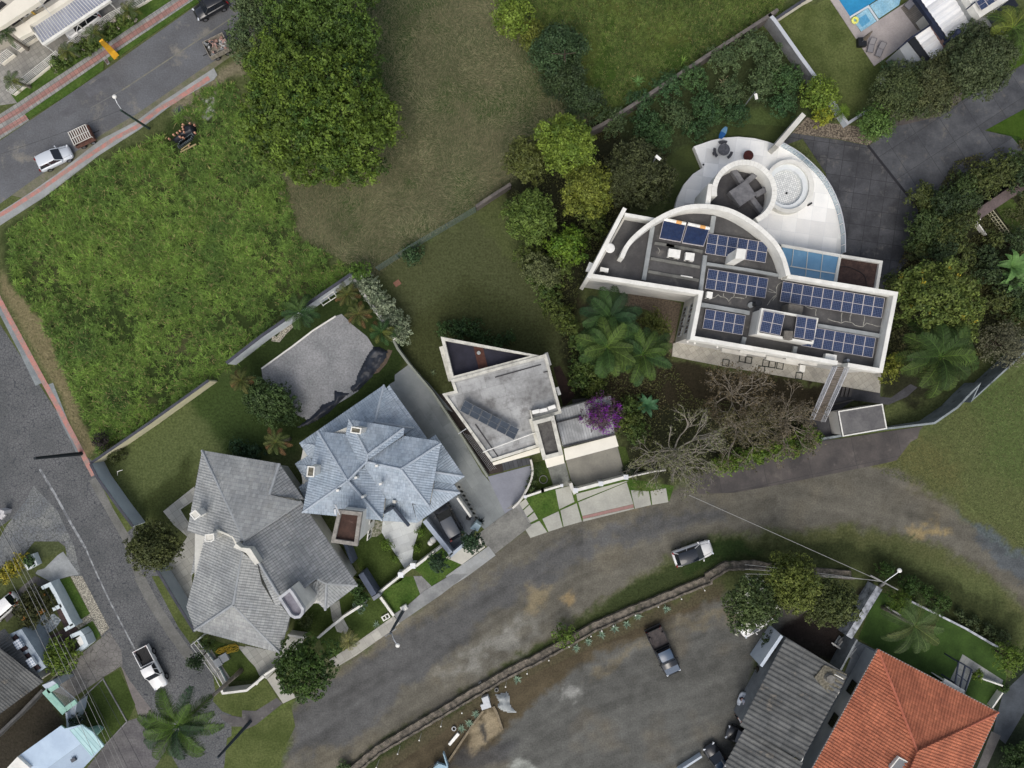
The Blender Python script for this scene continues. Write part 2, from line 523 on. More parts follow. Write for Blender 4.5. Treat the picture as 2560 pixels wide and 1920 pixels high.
def vnoise(x,y,s,seed=0):
    """smooth value noise, 0..1"""
    x = x*s + seed*17.3;y = y*s + seed*7.7
    xi = np.floor(x).astype(np.int64);yi = np.floor(y).astype(np.int64);fx = x - xi;fy = y - yi
    fx = fx*fx*(3 - 2*fx);fy = fy*fy*(3 - 2*fy)
    def h(a,b):
        v = (a*374761393 + b*668265263 + seed*1442695) & 0x7fffffff
        v = ((v ^ (v >> 13))*1274126177) & 0x7fffffff
        return ((v ^ (v >> 16)) & 0xffff)/65535.0
    return (h(xi,yi)*(1 - fx) + h(xi + 1,yi)*fx)*(1 - fy) + (h(xi,yi + 1)*(1 - fx) + h(xi + 1,yi + 1)*fx)*fy

def fbm(x,y,s,seed=0,o=4):
    t = 0;a = .5;w = 0
    for i in range(o):
        t = t + a*vnoise(x,y,s*2**i,seed + i);w += a;a*= .55
    return t/w

def tussocks(name,poly,n,per,L,col,alt,width=.07,hole=None,sz=.28,lean=(.45,.95),brown=.06,pw=1.0):
    x,y = scatter(poly,n)
    for h in (hole or []):
        k = ~in_poly(x,y,h);x,y = x[k],y[k]
    dn = fbm(x,y,.22,3)
    k = rng.random(len(x)) < np.clip((dn - .22)*6,.3,1);x,y,dn = x[k],y[k],dn[k]
    m = len(x)
    big = rng.uniform(.55,1.25,m)*(.7 + .7*np.clip((dn - .3)*2,0,1))
    base = np.array(col[:3])[None]*(1 - fbm(x,y,.35,9)[:,None]) + np.array(alt[:3])[None]*fbm(x,y,.35,9)[:,None]
    base = base*rng.uniform(.5,1.55,(m,1))
    az = rng.uniform(0,6.283,(m,per));head = rng.uniform(0,6.283,(m,1))
    az = np.where(rng.random((m,per)) < .35,head + rng.normal(0,.6,(m,per)),az).ravel()
    X = np.repeat(x,per) + rng.normal(0,sz*.4,m*per);Y = np.repeat(y,per) + rng.normal(0,sz*.4,m*per)
    LL = np.repeat(big,per)*L*rng.uniform(.55,1.1,m*per)
    le = rng.uniform(lean[0],lean[1],m*per)
    cc = np.repeat(base,per,0)*rng.uniform(.75,1.3,(m*per,1))
    br = rng.random(m*per) < brown
    cc[br] = np.array(c(150,138,92)[:3])*rng.uniform(.6,1.1,(br.sum(),1))
    return blades(name,np.stack([X,Y,np.zeros(len(X))],1),az,LL,le,width*rng.uniform(.6,1.3,m*per),np.clip(cc*np.array([1.04,1.06,1.1]),.002,.8))

def frond(mb,cols,L,az,el0,droop,wid,col,base=(0,0,0),nl=22,wl=.055,hang=.35):
    """a feather frond: arching rachis with leaflets"""
    d = Vector((math.cos(az),math.sin(az),0));s = Vector((-d.y,d.x,0))
    pts = [];p = Vector(base);el = el0;n = 9
    for i in range(n + 1):
        pts.append(p.copy());p = p + (d*math.cos(el) + Vector((0,0,math.sin(el))))*(L/n);el -= droop/n*(.6 + i/n)
    a = len(mb.v)
    mb.tube(pts,[.035*L/3*(1 - .75*i/n) + .008 for i in range(n + 1)],4,cap=False)
    nl = int(nl*1.7)
    for i in range(nl):
        t = .12 + .87*i/(nl - 1);f = t*n;k = min(int(f),n - 1)
        o = pts[k].lerp(pts[k + 1],f - k);fw = (pts[k + 1] - pts[k]).normalized()
        ll = wid*(math.sin(math.pi*min(1,t*.82 + .14))**.7)*rnd.uniform(.88,1.1)
        for sd in (-1,1):
            dr = (s*sd*.86 + fw*.55 + Vector((0,0,.22))).normalized()
            m1 = o + dr*ll*.55;tip = o + (s*sd*.8 + fw*.6 + Vector((0,0,-hang))).normalized()*ll
            w = fw*wl*.25*L/3
            m1 = m1 + Vector((0,0,rnd.uniform(-.1,.06)))*ll;tip = tip + fw*rnd.uniform(-.22,.22)*ll
            mb.add([o - w,o + w,m1 + w*1.3,m1 - w*1.3,tip],[(0,1,2,3),(3,2,4)])
    k_ = len(mb.v) - a;kr = (n + 1)*4;g0 = rnd.uniform(.45,.78);cols += [(col[0]*1.1,col[1]*1.1,col[2],1)]*kr
    for _ in range((k_ - kr)// 5):
        g = g0*rnd.uniform(.5,1.5);cols += [(col[0]*g,col[1]*g,col[2]*g,1)]*5

def palm(name,label,ctr,zc,L,nf=14,group=None,col=c(60,84,44,1.7),col2=None,wid=.75,rt=.16,base_px=None,el=(.1,.95),droop=1.5,nl=22,cat='palm tree',wl=.075,dead=0,bark=None):
    x,y = P(ctr,zc)
    bx,by = (x,y) if base_px is None else P(base_px,0)
    root = thing(name,label,cat,(bx,by,0),group)
    mb = MB();off = (x - bx,y - by)
    pts = [(bx + off[0]*t**1.3,by + off[1]*t**1.3,zc*t) for t in (0,.2,.4,.6,.8,1)]
    mb.tube(pts,[rt*1.5,rt*1.1,rt,rt,rt*.95,rt*.9],10);mb.obj('trunk',bark or PALE_BARK,root,True)
    fr = MB();cols = []
    for i in range(nf):
        a = i*2.399963 + rnd.uniform(-.15,.15);t = i/max(1,nf - 1)
        e = el[1] + (el[0] - el[1])*t + rnd.uniform(-.1,.1)
        cc = col if (col2 is None or rnd.random() < .5) else col2
        if i >= nf - dead: cc = c(120,92,60)
        frond(fr,cols,L*rnd.uniform(.85,1.08)*(.75 + .3*t),a,e,droop*rnd.uniform(.8,1.15),wid*L/3,cc,(x,y,zc),nl,wl)
    fr.col = cols;fr.obj('fronds',BLADE,root)
    return root

def bare_tree(name,label,ctr,zc,r,base=None,leafc=c(96,92,56,1.2),nleaf=1600,col=None,cat='tree',group=None,levels=4,nb=9,h0=1.2,thick=.15,leafsz=.1):
    x,y = P(ctr,zc)
    root = thing(name,label,cat,(x,y,0),group)
    mb = MB();tips = []
    def grow(p,d,L,rad,lv):
        n = 3;pts = [p];q_ = p;dd = d
        for i in range(n):
            dd = (dd + Vector((rnd.uniform(-.25,.25),rnd.uniform(-.25,.25),rnd.uniform(-.12,.2)))).normalized()
            q_ = q_ + dd*(L/n);pts.append(q_)
        mb.tube(pts,[rad,rad*.85,rad*.72,rad*.6],4 if lv < 3 else 5,cap=False)
        if lv == 0: tips.append(q_);tips.append(pts[1]);return
        for k in range(rnd.choice((2,3,3)) if lv > 1 else 3):
            an = rnd.uniform(.3,.85);ax = Vector((rnd.uniform(-1,1),rnd.uniform(-1,1),rnd.uniform(-1,1))).normalized()
            nd = (Matrix.Rotation(an*rnd.choice((-1,1)),3,ax) @ dd)
            nd.z = nd.z*.8 + .08
            grow(pts[-1] if k < 2 else pts[-2],nd.normalized(),L*rnd.uniform(.62,.82),rad*.6,lv - 1)
    mb.tube([(x,y,-.05),(x,y,h0*.5),(x,y,h0)],[thick*1.6,thick*1.3,thick*1.2],8)
    Ls = r/(1 + .7 + .5 + .36 + .25)
    for i in range(nb):
        a = 2*math.pi*i/nb + rnd.uniform(-.2,.2);e = rnd.uniform(.35,1.0) if i % 3 else 1.25
        grow(Vector((x,y,h0*rnd.uniform(.75,1))),Vector((math.cos(a)*math.cos(e),math.sin(a)*math.cos(e),math.sin(e))),Ls*1.35*rnd.uniform(.85,1.15),thick*.62,levels)
    mb.obj('branches',col or PALE_BARK,root)
    if nleaf:
        T = np.array([tuple(t) for t in tips]);k = rng.integers(0,len(T),nleaf)
        pos = T[k] + rng.normal(0,.22,(nleaf,3));pos[:,2] = np.maximum(pos[:,2],.1)
        V,F,Cc = leaf_cards(pos,np.tile([0,0,1.0],(nleaf,1)),leafsz,np.array(leafc[:3])[None]*rng.uniform(.5,1.3,(nleaf,1)),1.0)
        npmesh('leaves',V,F,Cc,LEAF,root)
    return root

def rosette(name,label,ctr,r,n=18,col=c(110,130,110),cat='plant',group=None,w=.09,up=.5):
    x,y = P(ctr,.3)
    B = np.zeros((n,3));B[:,0] = x;B[:,1] = y;B[:,2] = .05
    az = np.arange(n)*2.4 + rng.uniform(-.1,.1,n)
    o = blades(name,B,az,np.full(n,r*1.1)*rng.uniform(.7,1.1,n),rng.uniform(.55,.95,n),np.full(n,w),np.array(col[:3])[None]*rng.uniform(.7,1.25,(n,1)),kind=None,droop=.1)
    return tag(o,label,cat,group)

# ---------------------------------------------------------------- vehicles
GLASS = mat('car_glass',c(22,28,36),speck=0,rough=.06,spec=.8)
TYRE = mat('tyre',c(26,26,27),speck=0,rough=.8)
RIM = mat('rim',c(150,152,156),speck=0,rough=.3,metal=.8)
LAMP = mat('lamp_lens',c(205,210,215),speck=0,rough=.15)
TAIL = mat('tail_lens',c(130,22,22),speck=0,rough=.2)
TRIM = mat('black_trim',c(24,25,27),speck=.05,rough=.6)
def paint(name,col,rough=.28):
    return mat(name,col,speck=0,rough=rough,spec=.5,coat=.6)
W_PAINT = paint('white_paint',c(228,228,226))
S_PAINT = paint('silver_paint',c(196,202,208))
K_PAINT = paint('black_paint',c(24,26,30))
N_PAINT = paint('navy_paint',c(56,76,98),.5)
G_PAINT = paint('grey_roof_paint',c(60,66,74),.5)

def loft(mb,st):
    """st: list of (x, half width, z low, z high, shoulder) cross-sections"""
    n = 8;vs = []
    for (x,w,z0,z1,sh) in st:
        vs += [(x,-w*.86,z0),(x,-w,z0 + (z1 - z0)*.35),(x,-w*.97,z0 + (z1 - z0)*.75),(x,-w*sh,z1),(x,w*sh,z1),(x,w*.97,z0 + (z1 - z0)*.75),(x,w,z0 + (z1 - z0)*.35),(x,w*.86,z0)]
    fs = []
    for i in range(len(st) - 1):
        for k in range(n):
            a = i*n + k;b = i*n + (k + 1) % n
            fs.append((a,a + n,b + n,b))
    m = len(st) - 1
    fs += [tuple(range(n)),tuple(m*n + k for k in range(n))[::-1]]
    mb.add(vs,[f[::-1] for f in fs])
    return mb

def wheels(root,L,W,r=.33,fx=.31,rx=-.29):
    for sx in (fx,rx):
        for sy in (-1,1):
            y = sy*(W/2 - .1)
            m = MB();m.tube([(sx*L,y - .11,r),(sx*L,y + .11,r)],r,18);w = m.obj('wheel',TYRE,root)
            m = MB();m.tube([(sx*L,y + sy*.112,r),(sx*L,y + sy*.125,r)],r*.62,14);m.obj('rim',RIM,w)

def lamps(root,L,W,zf=.68,zr=.85):
    for sy in (-1,1):
        m = MB();m.box(L*.462,sy*W*.35,zf - .07,.16,W*.16,.13,sy*-.5);m.obj('headlight',LAMP,root)
        m = MB();m.box(-L*.483,sy*W*.39,zr - .12,.12,W*.13,.24,sy*.25);m.obj('tail_light',TAIL,root)

def mirrors(root,x,W,z,p):
    for sy in (-1,1):
        m = MB();m.box(x,sy*(W/2 + .07),z,.1,.2,.13,sy*.25);m.obj('mirror',p,root)

def cabin(root,xs,W,zb,zt,p,roofmat=None,glassm=None,pan=False,inset_=.14):
    """xs: rear base, rear top, front top, front base"""
    a,b,d,e = xs;w0 = W/2*.9;w1 = W/2*.74
    m = MB()
    m.add([(a,-w0*.9,zb),(e,-w0*.94,zb),(e,w0*.94,zb),(a,w0*.9,zb),(b,-w1,zt),(d,-w1,zt),(d,w1,zt),(b,w1,zt)],
          [(0,1,5,4),(1,2,6,5),(2,3,7,6),(3,0,4,7),(4,5,6,7)])
    m.obj('windows',glassm or GLASS,root)
    m = MB()
    n = 7;vs = []
    for i in range(n):
        t = i/(n - 1);x = b - .05 + (d - b + .1)*t;zz = zt + .055*math.sin(math.pi*t) + .012
        k = 1 - .05*abs(2*t - 1)**3
        vs += [(x,-w1*1.02*k,zz - .03),(x,-w1*.86*k,zz + .03),(x,0,zz + .045),(x,w1*.86*k,zz + .03),(x,w1*1.02*k,zz - .03)]
    fs = [(i*5 + k,(i + 1)*5 + k,(i + 1)*5 + k + 1,i*5 + k + 1) for i in range(n - 1) for k in range(4)]
    m.add(vs,fs);m.obj('roof',roofmat or p,root,True)
    m = MB()   # pillars
    for sy in (-1,1):
        for (x0,x1,yb) in ((e,d,.94),(a,b,.9)):
            m.tube([(x0,sy*w0*yb,zb),(x1,sy*w1,zt)],.045,4)
        m.tube([((a + e)/2,sy*w0*.95,zb),((b + d)/2,sy*w1,zt)],.04,4)
        m.tube([(a,sy*w0*.9,zb),(e,sy*w0*.94,zb)],.04,4)
    m.obj('pillars',p,root)

def make_car(name,label,p,L=4.3,W=1.78,h=1.5,suv=False,roofmat=None,tail=.0,cat='car'):
    root = thing(name,label,cat)
    zb = .88 if not suv else 1.0;lo = .22 if not suv else .3
    m = MB()
    loft(m,[(-L*.505,W*.28,lo + .2,zb - .22,.85),(-L*.498,W*.38,lo + .12,zb - .12,.88),(-L*.485,W*.45,lo + .02,zb - .04,.9),(-L*.44,W*.49,lo,zb,.92),(-L*.3,W*.5,lo,zb + .02,.93),(0,W*.5,lo,zb,.93),
             (L*.2,W*.5,lo,zb - .02,.92),(L*.3,W*.495,lo,zb - .08,.9),(L*.4,W*.475,lo,zb - .15,.85),(L*.455,W*.435,lo + .02,zb - .21,.82),(L*.485,W*.36,lo + .06,zb - .29,.78),(L*.502,W*.24,lo + .14,zb - .36,.75)])
    m.obj('body',p,root,True)
    cabin(root,(-L*(.46 - tail),-L*(.38 - tail),L*.06,L*.235),W,zb - .02,h,p,roofmat)
    wheels(root,L,W,.31 if not suv else .35)
    lamps(root,L,W,zb - .26,zb - .02);mirrors(root,L*.19,W,zb + .03,p)
    m = MB()
    for sy in (-1,1): m.tube([(L*.205,sy*W*.36,zb - .0),(L*.44,sy*W*.28,zb - .17)],.012,4)
    m.box(L*.485,0,lo + .1,.06,W*.5,.16);m.box(-L*.49,0,lo + .1,.06,W*.55,.14)
    m.obj('grille',TRIM,root)
    return root

def make_pickup(name,label,p,L=5.2,W=1.82,bedmat=None,roofmat=None,frame=None,bumper=False):
    root = thing(name,label,'pickup truck')
    zb = 1.02;lo = .38
    m = MB()
    loft(m,[(-L*.1,W*.5,lo,zb,.93),(L*.1,W*.5,lo,zb,.93),(L*.22,W*.5,lo,zb - .02,.92),(L*.34,W*.49,lo,zb - .07,.9),(L*.43,W*.47,lo,zb - .12,.88),(L*.485,W*.43,lo + .03,zb - .22,.86),(L*.5,W*.36,lo + .12,zb - .3,.86)])
    loft(m,[(-L*.49,W*.48,lo,.72,.97),(-L*.1,W*.49,lo,.72,.97)])
    m.obj('body',p,root,True)
    m = MB();t = .07
    x0,x1 = -L*.495,-L*.1
    for sy in (-1,1): m.box((x0 + x1)/2,sy*(W/2 - t/2 - .01),.6,x1 - x0,t,.5)
    m.box(x0 + t/2,0,.6,t,W - 2*t,.5);m.box(x1 - t/2 + .01,0,.6,t,W - 2*t,.52)
    m.obj('bed_sides',frame or p,root)
    m = MB();m.box((x0 + x1)/2,0,.7,x1 - x0 - 2*t,W - 2*t,.05)
    nb = 9
    for i in range(nb): m.box((x0 + x1)/2,-W/2 + .2 + (W - .4)*i/(nb - 1),.75,x1 - x0 - .3,.05,.02)
    m.obj('bed_floor',bedmat or TRIM,root)
    for sy in (-1,1):
        m = MB();m.box(-L*.3,sy*(W/2 - .2),.75,.8,.22,.2);m.obj('wheel_arch',bedmat or TRIM,root)
    cabin(root,(-L*.09,-L*.06,L*.12,L*.235),W,zb - .02,1.62,p,roofmat)
    wheels(root,L,W,.37,.33,-.29);lamps(root,L,W,.8,.85);mirrors(root,L*.2,W,1.06,TRIM)
    if bumper:
        m = MB();m.box(-L*.52,0,.4,.22,W*.98,.22);m.obj('rear_bumper',TRIM,root)
    return root

def put_px(root,p,z,head,s=1.0):
    """p survey pixel of the middle of the car, head: second survey pixel towards its nose"""
    a = P(p,z);b = P(head,z)
    return place(root,(a[0],a[1],0.012),math.atan2(b[1] - a[1],b[0] - a[0]),s)
# ---------------------------------------------------------------- ground (one painted sheet, split into ground and gravel road)
def axis(lo,hi,st):
    a = np.arange(lo,hi + st,st)
    return np.concatenate([[lo - 900,lo - 300,lo - 90,lo - 25,lo - 6],a,[a[-1] + 6,a[-1] + 25,a[-1] + 90,a[-1] + 300,a[-1] + 900]])
gx = axis(-66,66,.25);gy = axis(-50,52,.25)
GX,GY = np.meshgrid(gx,gy);X = GX.ravel();Y = GY.ravel()
wob = (fbm(X,Y,.5,21) - .5)*2.2 + (fbm(X,Y,2.0,5) - .5)*1.4
wob2 = (fbm(X,Y,.5,31) - .5)*2.2 + (fbm(X,Y,2.0,15) - .5)*1.4
def sdf(poly,x,y):
    d = np.full(len(x),1e9);n = len(poly)
    for i in range(n):
        x1,y1 = poly[i];x2,y2 = poly[(i + 1) % n];ex,ey = x2 - x1,y2 - y1
        t = np.clip(((x - x1)*ex + (y - y1)*ey)/(ex*ex + ey*ey + 1e-9),0,1)
        d = np.minimum(d,(x - x1 - t*ex)**2 + (y - y1 - t*ey)**2)
    d = np.sqrt(d);return np.where(in_poly(x,y,poly),-d,d)
COL = np.tile(np.array(c(80,84,54)[:3]),(len(X),1))
g1 = fbm(X,Y,.12,2)[:,None]
COL = COL*(.75 + .5*g1)
def layer(pts,col,soft=.6,wobble=1.0,op=1.0,patch=None):
    xs = [p[0] for p in pts];ys = [p[1] for p in pts];mg = soft + 3
    k = (X > min(xs) - mg) & (X < max(xs) + mg) & (Y > min(ys) - mg) & (Y < max(ys) + mg)
    i = np.nonzero(k)[0]
    if not len(i): return
    d = sdf(pts,X[i] + wob[i]*wobble,Y[i] + wob2[i]*wobble)
    a = np.clip(.5 - d/(2*soft),0,1);a = a*a*(3 - 2*a)*op
    if patch: a = a*np.clip((fbm(X[i],Y[i],patch[0],patch[2]) - patch[1])*6 + .5,0,1)
    COL[i] = COL[i]*(1 - a[:,None]) + np.array(col[:3])[None]*a[:,None]
def lay(view,a,col,soft=.6,wobble=1.0,op=1.0,patch=None):
    layer(wp(view,0,*a),col,soft,wobble,op,patch)
dry = (500,-60,1110,-60,1130,90,1290,250,1100,400,800,600,640,505,590,380)
lay('O',dry,c(84,84,62),.8)
lay('O',dry,c(58,74,40),.8,1,.8,(.22,.5,4))
lay('O',dry,c(106,98,78),.8,1,.7,(.3,.58,6))
REED = [(0,505),(90,430),(200,355),(330,300),(430,190),(500,180),(560,350),(610,400),(640,520),(700,545),(755,590),(480,795),(205,985),(90,720),(20,625)]
REEDW = PW([(x/.86406,y/.86406) for x,y in REED])
layer(REEDW,c(48,58,30),.8)
layer(REEDW,c(74,72,50),.8,1,.8,(.25,.6,8))
lay('O',(0,590,100,700,205,975,180,985,130,850,0,625),c(118,106,82),.4,.4)
lay('t00',(1480,900,1850,660,2060,500,2100,640,1880,760,1900,900,1700,1120,1500,1000),c(118,108,92),.5,.6)
lay('t00',(1700,990,1760,850,1850,820,1870,960,1760,1080),c(160,158,154),.3,.5)
lay('t00',(1490,950,1560,905,1590,950,1530,990),c(74,76,80),.15,.2)
green = (1100,-40,1700,-40,1690,30,1300,265,1190,170,1100,30)
lay('O',green,c(58,74,32),.7)
lay('O',green,c(82,84,44),.7,1,.7,(.25,.55,14))
lay('O',(1300,290,1670,50,1750,130,1830,260,1720,270,1600,250,1480,330,1400,380),c(58,64,42),.7)
lay('O',(1470,330,1620,240,1740,250,1640,320,1520,330,1440,440,1380,450,1400,380),c(74,84,50),.5)
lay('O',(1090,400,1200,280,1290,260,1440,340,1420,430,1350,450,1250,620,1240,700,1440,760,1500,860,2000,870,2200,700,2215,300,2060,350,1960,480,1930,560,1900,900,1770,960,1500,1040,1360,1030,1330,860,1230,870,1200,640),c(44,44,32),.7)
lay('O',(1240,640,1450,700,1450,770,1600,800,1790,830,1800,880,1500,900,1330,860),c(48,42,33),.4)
lay('O',(815,580,1030,465,1100,560,1200,650,1232,870,1190,860,960,850,880,780,880,720),c(74,76,52),.5)
lay('O',(880,700,1000,600,1190,700,1230,860,960,850,940,900,880,780),c(60,62,38),1.6,1,.8)
lay('O',(1650,30,1750,0,1860,170,1920,120,1990,200,1830,260,1660,60),c(72,80,46),.4)
lay('O',(2070,200,2220,130,2220,320,2120,280,2000,340,2060,230),c(48,66,28),.4)
# gravel road and its verges
road = (600,1720,655,1490,770,1420,880,1330,960,1260,1080,1180,1150,1135,1330,1075,1500,1045,1700,1012,1880,990,1985,1040,2120,1150,2215,1215,2330,1300,2300,1420,2215,1310,2110,1230,1990,1165,1830,1130,1610,1150,1520,1170,1430,1215,1350,1270,1230,1345,1120,1420,1000,1505,880,1570,780,1640,730,1720)
ROADW = wp('O',0,*road)
lay('O',(700,1760,960,1560,1230,1395,1560,1245,1660,1180,1950,1180,2140,1270,2260,1420,2260,1100,1900,1000,1600,1150,1300,1250,900,1500,650,1700),c(84,84,56),1.2)
layer(ROADW,c(98,95,88),.8,.9)
layer(ROADW,c(106,100,88),1.0,.9,.5,(.16,.56,41))
lay('O',(620,1640,660,1500,1000,1290,1200,1180,1420,1110,1560,1090,1560,1120,1300,1190,1060,1330,900,1480,760,1600),c(88,88,89),.8,1.2)
lay('O',(930,1480,1000,1400,1090,1350,1160,1330,1130,1400,1010,1460),c(130,129,125),1.2,1.3,.7,(.7,.5,44))
lay('O',(1130,1320,1150,1265,1190,1265,1180,1290,1150,1325),c(134,122,98),.6,.8,.7)
lay('O',(1210,1290,1235,1270,1240,1300),c(150,130,96),.4,.8,.8)
lay('O',(1330,1100,1390,1075,1420,1085,1350,1105),c(136,122,94),.4,1,.7)
lay('O',(1950,1140,2030,1130,2050,1150,1960,1160),c(140,124,90),.5,1.2,.8)
lay('O',(2080,1110,2150,1150,2300,1250,2300,1350,2180,1240),c(84,88,92),.5,1.2)
lay('O',(640,1440,770,1415,880,1335,980,1250,1000,1270,860,1370,700,1480),c(110,104,90),.6,.8,.5)
lay('O',(725,1720,780,1640,990,1505,1120,1425,1230,1350,1350,1275,1430,1225,1560,1165,1560,1240,1440,1285,1230,1380,1000,1540,880,1620,760,1700),c(56,62,38),.7,1.0)
lay('O',(1560,1165,1830,1165,2000,1230,2200,1330,2200,1440,2050,1330,1900,1250,1700,1200,1560,1240),c(54,58,36),.9)
lay('O',(1450,1190,1600,1165,1640,1190,1480,1240),c(44,56,30),.5)
lay('O',(1960,1000,2070,880,2215,780,2300,780,2300,1200,2215,1180,2100,1100),c(90,94,60),.9)
lay('O',(2100,850,2215,780,2300,780,2300,1100,2140,1000),c(80,94,54),1.6,1.4,.7)
lay('O',(1900,990,1990,935,2080,1010,2070,1060,1950,1020),c(96,92,60),1.2,1.4,.9)
# parking plot
lay('O',(760,1720,900,1600,1100,1480,1230,1420,1440,1330,1560,1285,1700,1300,1800,1330,1820,1400,1680,1370,1640,1400,1560,1720),c(92,92,90),.5,.6)
lay('O',(760,1720,900,1600,1100,1480,1230,1420,1440,1330,1560,1285,1700,1300,1800,1330,1820,1400,1680,1370,1640,1400,1560,1720),c(104,98,88),.5,.6,.6,(.2,.56,51))
lay('O',(740,1720,880,1600,1060,1480,1230,1390,1440,1300,1560,1260,1570,1295,1440,1345,1250,1440,1100,1560,1050,1660,960,1700),c(80,72,58),.6,.9)
lay('O',(1280,1450,1440,1350,1620,1300,1640,1340,1560,1340,1420,1370,1290,1470),c(118,108,88),.7,1.2,.6)
lay('O',(1215,1485,1240,1478,1262,1490,1240,1505,1215,1500),c(150,150,148),.5,.8,.9)
lay('N',(560,740,640,480,740,400,800,300,860,300,930,520,830,600,700,690,620,770),c(136,124,104),.25,.5)
lay('N',(700,470,750,420,780,560,800,640,740,600),c(70,68,66),.2,.4)
lay('N',(960,880,1090,790,1200,820,1270,900),c(150,152,148),.25,.4)
lay('N',(400,870,540,640,600,700,720,700,900,640,1100,600,1000,800,700,900),c(74,74,76),.6,.6,.8)
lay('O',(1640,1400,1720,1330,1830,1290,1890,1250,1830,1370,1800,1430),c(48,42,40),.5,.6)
# left side
lay('O',(-20,880,20,960,62,1030,75,1070,60,1120,25,1150,-20,1180),c(76,80,48),.3,.3)
lay('t02',(230,1460,300,1370,440,1320,540,1330,560,1400,500,1450,370,1510,320,1540),c(74,78,54),.15,.2)
lay('O',(470,1590,540,1560,640,1500,620,1590,600,1720,470,1720),c(84,92,52),.4,.4)
lay('O',(-20,1430,60,1440,140,1560,120,1700,-20,1720),c(56,50,44),.4,.4)
lay('O',(230,990,300,930,520,800,620,860,640,980,440,990,420,1040,360,1100,300,1130),c(84,90,58),.4,.4)
lay('O',(400,850,520,790,570,830,640,980,520,990,450,930),c(58,70,38),.8,.8)
lay('O',(250,1000,330,1130,380,1140,420,1060,420,980,300,1090),c(52,58,32),.8,.8,.8)
lay('O',(500,780,700,640,760,600,880,730,870,830,640,960,560,900),c(44,54,28),.4,.4)
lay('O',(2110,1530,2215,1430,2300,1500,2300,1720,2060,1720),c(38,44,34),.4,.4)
GRND = mat('ground_mix',None,attr=True,speck=.36,sscale=4.2,rough=1,spec=.1,bump=.4,bscale=6,b=(.8,.82,.78,1),scale=1.7,contrast=.16)
ROADM = mat('road_mix',None,attr=True,speck=.26,sscale=5.5,rough=1,spec=.1,bump=.3,bscale=7,b=(.84,.84,.84,1),scale=1.2,contrast=.2)
COL*= np.array([1.08,1.16,1.08])
ang_ = np.where(X < 8,R(31),np.where(X < 30,R(18),R(-12)));ca_,sa_ = np.cos(ang_),np.sin(ang_)
streak = (fbm(X*ca_ + Y*sa_,(Y*ca_ - X*sa_)*7,.16,91) - .5)[:,None]
grit = (fbm(X,Y,1.1,95) - .5)[:,None]
nx_,ny_ = len(gx),len(gy)
inroad = in_poly(X + wob*.9,Y + wob2*.9,ROADW)
Z = np.zeros(len(X))
ii = (np.arange(ny_ - 1)[:,None]*nx_ + np.arange(nx_ - 1)[None]).ravel()
Fq = np.stack([ii,ii + 1,ii + 1 + nx_,ii + nx_],1)
rf = inroad[Fq].sum(1) >= 3
V3 = np.stack([X,Y,Z],1)
plot = in_poly(X,Y,wp('O',0,760,1720,1100,1480,1230,1420,1440,1330,1560,1285,1700,1300,1800,1330,1820,1400,1680,1370,1640,1400,1560,1720))
hard = inroad | plot
COL[hard] = (COL*np.array([.97,.91,.93])*(1 + .75*streak + .45*grit))[hard]
def part_mesh(name,F,m_=None):
    u,inv = np.unique(F,return_inverse=True)
    o = npmesh(name,V3[u],inv.reshape(F.shape),COL[u],m_ or GRND);o['kind'] = 'structure';return o
pf = (plot[Fq].sum(1) >= 3) & ~rf
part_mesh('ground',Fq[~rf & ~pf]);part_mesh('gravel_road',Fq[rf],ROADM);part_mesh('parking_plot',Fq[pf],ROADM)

# ---------------------------------------------------------------- grasses
tussocks('tall_grass',[(x*.985,y) for x,y in REEDW],16000,18,.8,c(104,128,52,1.25),c(56,78,36,1.2),width=.05,hole=[wp('S',0,180,120,620,120,640,480,330,560,180,420)])
GRW = wp('O',0,*green)
tussocks('wild_grass',GRW,12000,14,.42,c(92,106,48,1.1),c(60,78,36,1.1),width=.035)
def hay(name,poly,n,L,cols,lean=(.92,1.0),w=.035):
    x,y = scatter(poly,n);n = len(x)
    a0 = fbm(x,y,.12,61)*9;az = a0 + rng.normal(0,.55,n)
    cw = rng.random(n)[:,None];cc = np.array(cols[0][:3])[None]*cw + np.array(cols[1][:3])[None]*(1 - cw)
    cc = cc*(.7 + .65*fbm(x,y,.3,66)[:,None])*rng.uniform(.75,1.25,(n,1))
    return blades(name,np.stack([x,y,np.full(n,.01)],1),az,L*rng.uniform(.5,1.2,n),rng.uniform(lean[0],lean[1],n),w*rng.uniform(.7,1.4,n),cc,droop=.05)
DRYW = wp('O',0,*dry)
UG = wp('O',0,1090,400,1200,280,1290,260,1440,340,1350,450,1250,620,1240,700,1440,760,1500,860,1740,880,1760,950,1500,1030,1370,1010,1340,860,1230,850,1200,640)
UG2 = wp('O',0,1900,640,2060,350,2215,300,2215,700,2060,840,1920,800)
def cover(name,polys,n,a,b,z=.35,s=.11):
    xy = [scatter(pl,n) for pl in polys];x = np.concatenate([v[0] for v in xy]);y = np.concatenate([v[1] for v in xy]);k = fbm(x,y,.5,77) > rng.uniform(.34,.58,len(x));x,y = x[k],y[k];m = len(x)
    t = fbm(x,y,.4,71)[:,None];cc = (np.array(a[:3])[None]*(1 - t) + np.array(b[:3])[None]*t)*rng.uniform(.6,1.4,(m,1))
    V,F,C2 = leaf_cards(np.stack([x,y,rng.uniform(.03,z,m)],1),np.tile([0,0,1.0],(m,1)),s,cc,.7);V[:,2] = np.maximum(V[:,2],.02)
    o = npmesh(name,V,F,C2,LEAF);o['kind'] = 'stuff'
cover('undergrowth',(UG,UG2),60000,c(58,70,34,1.2),c(84,78,48,1.1))
hay('dry_grass',DRYW,110000,.42,(c(134,128,98),c(74,86,54)))
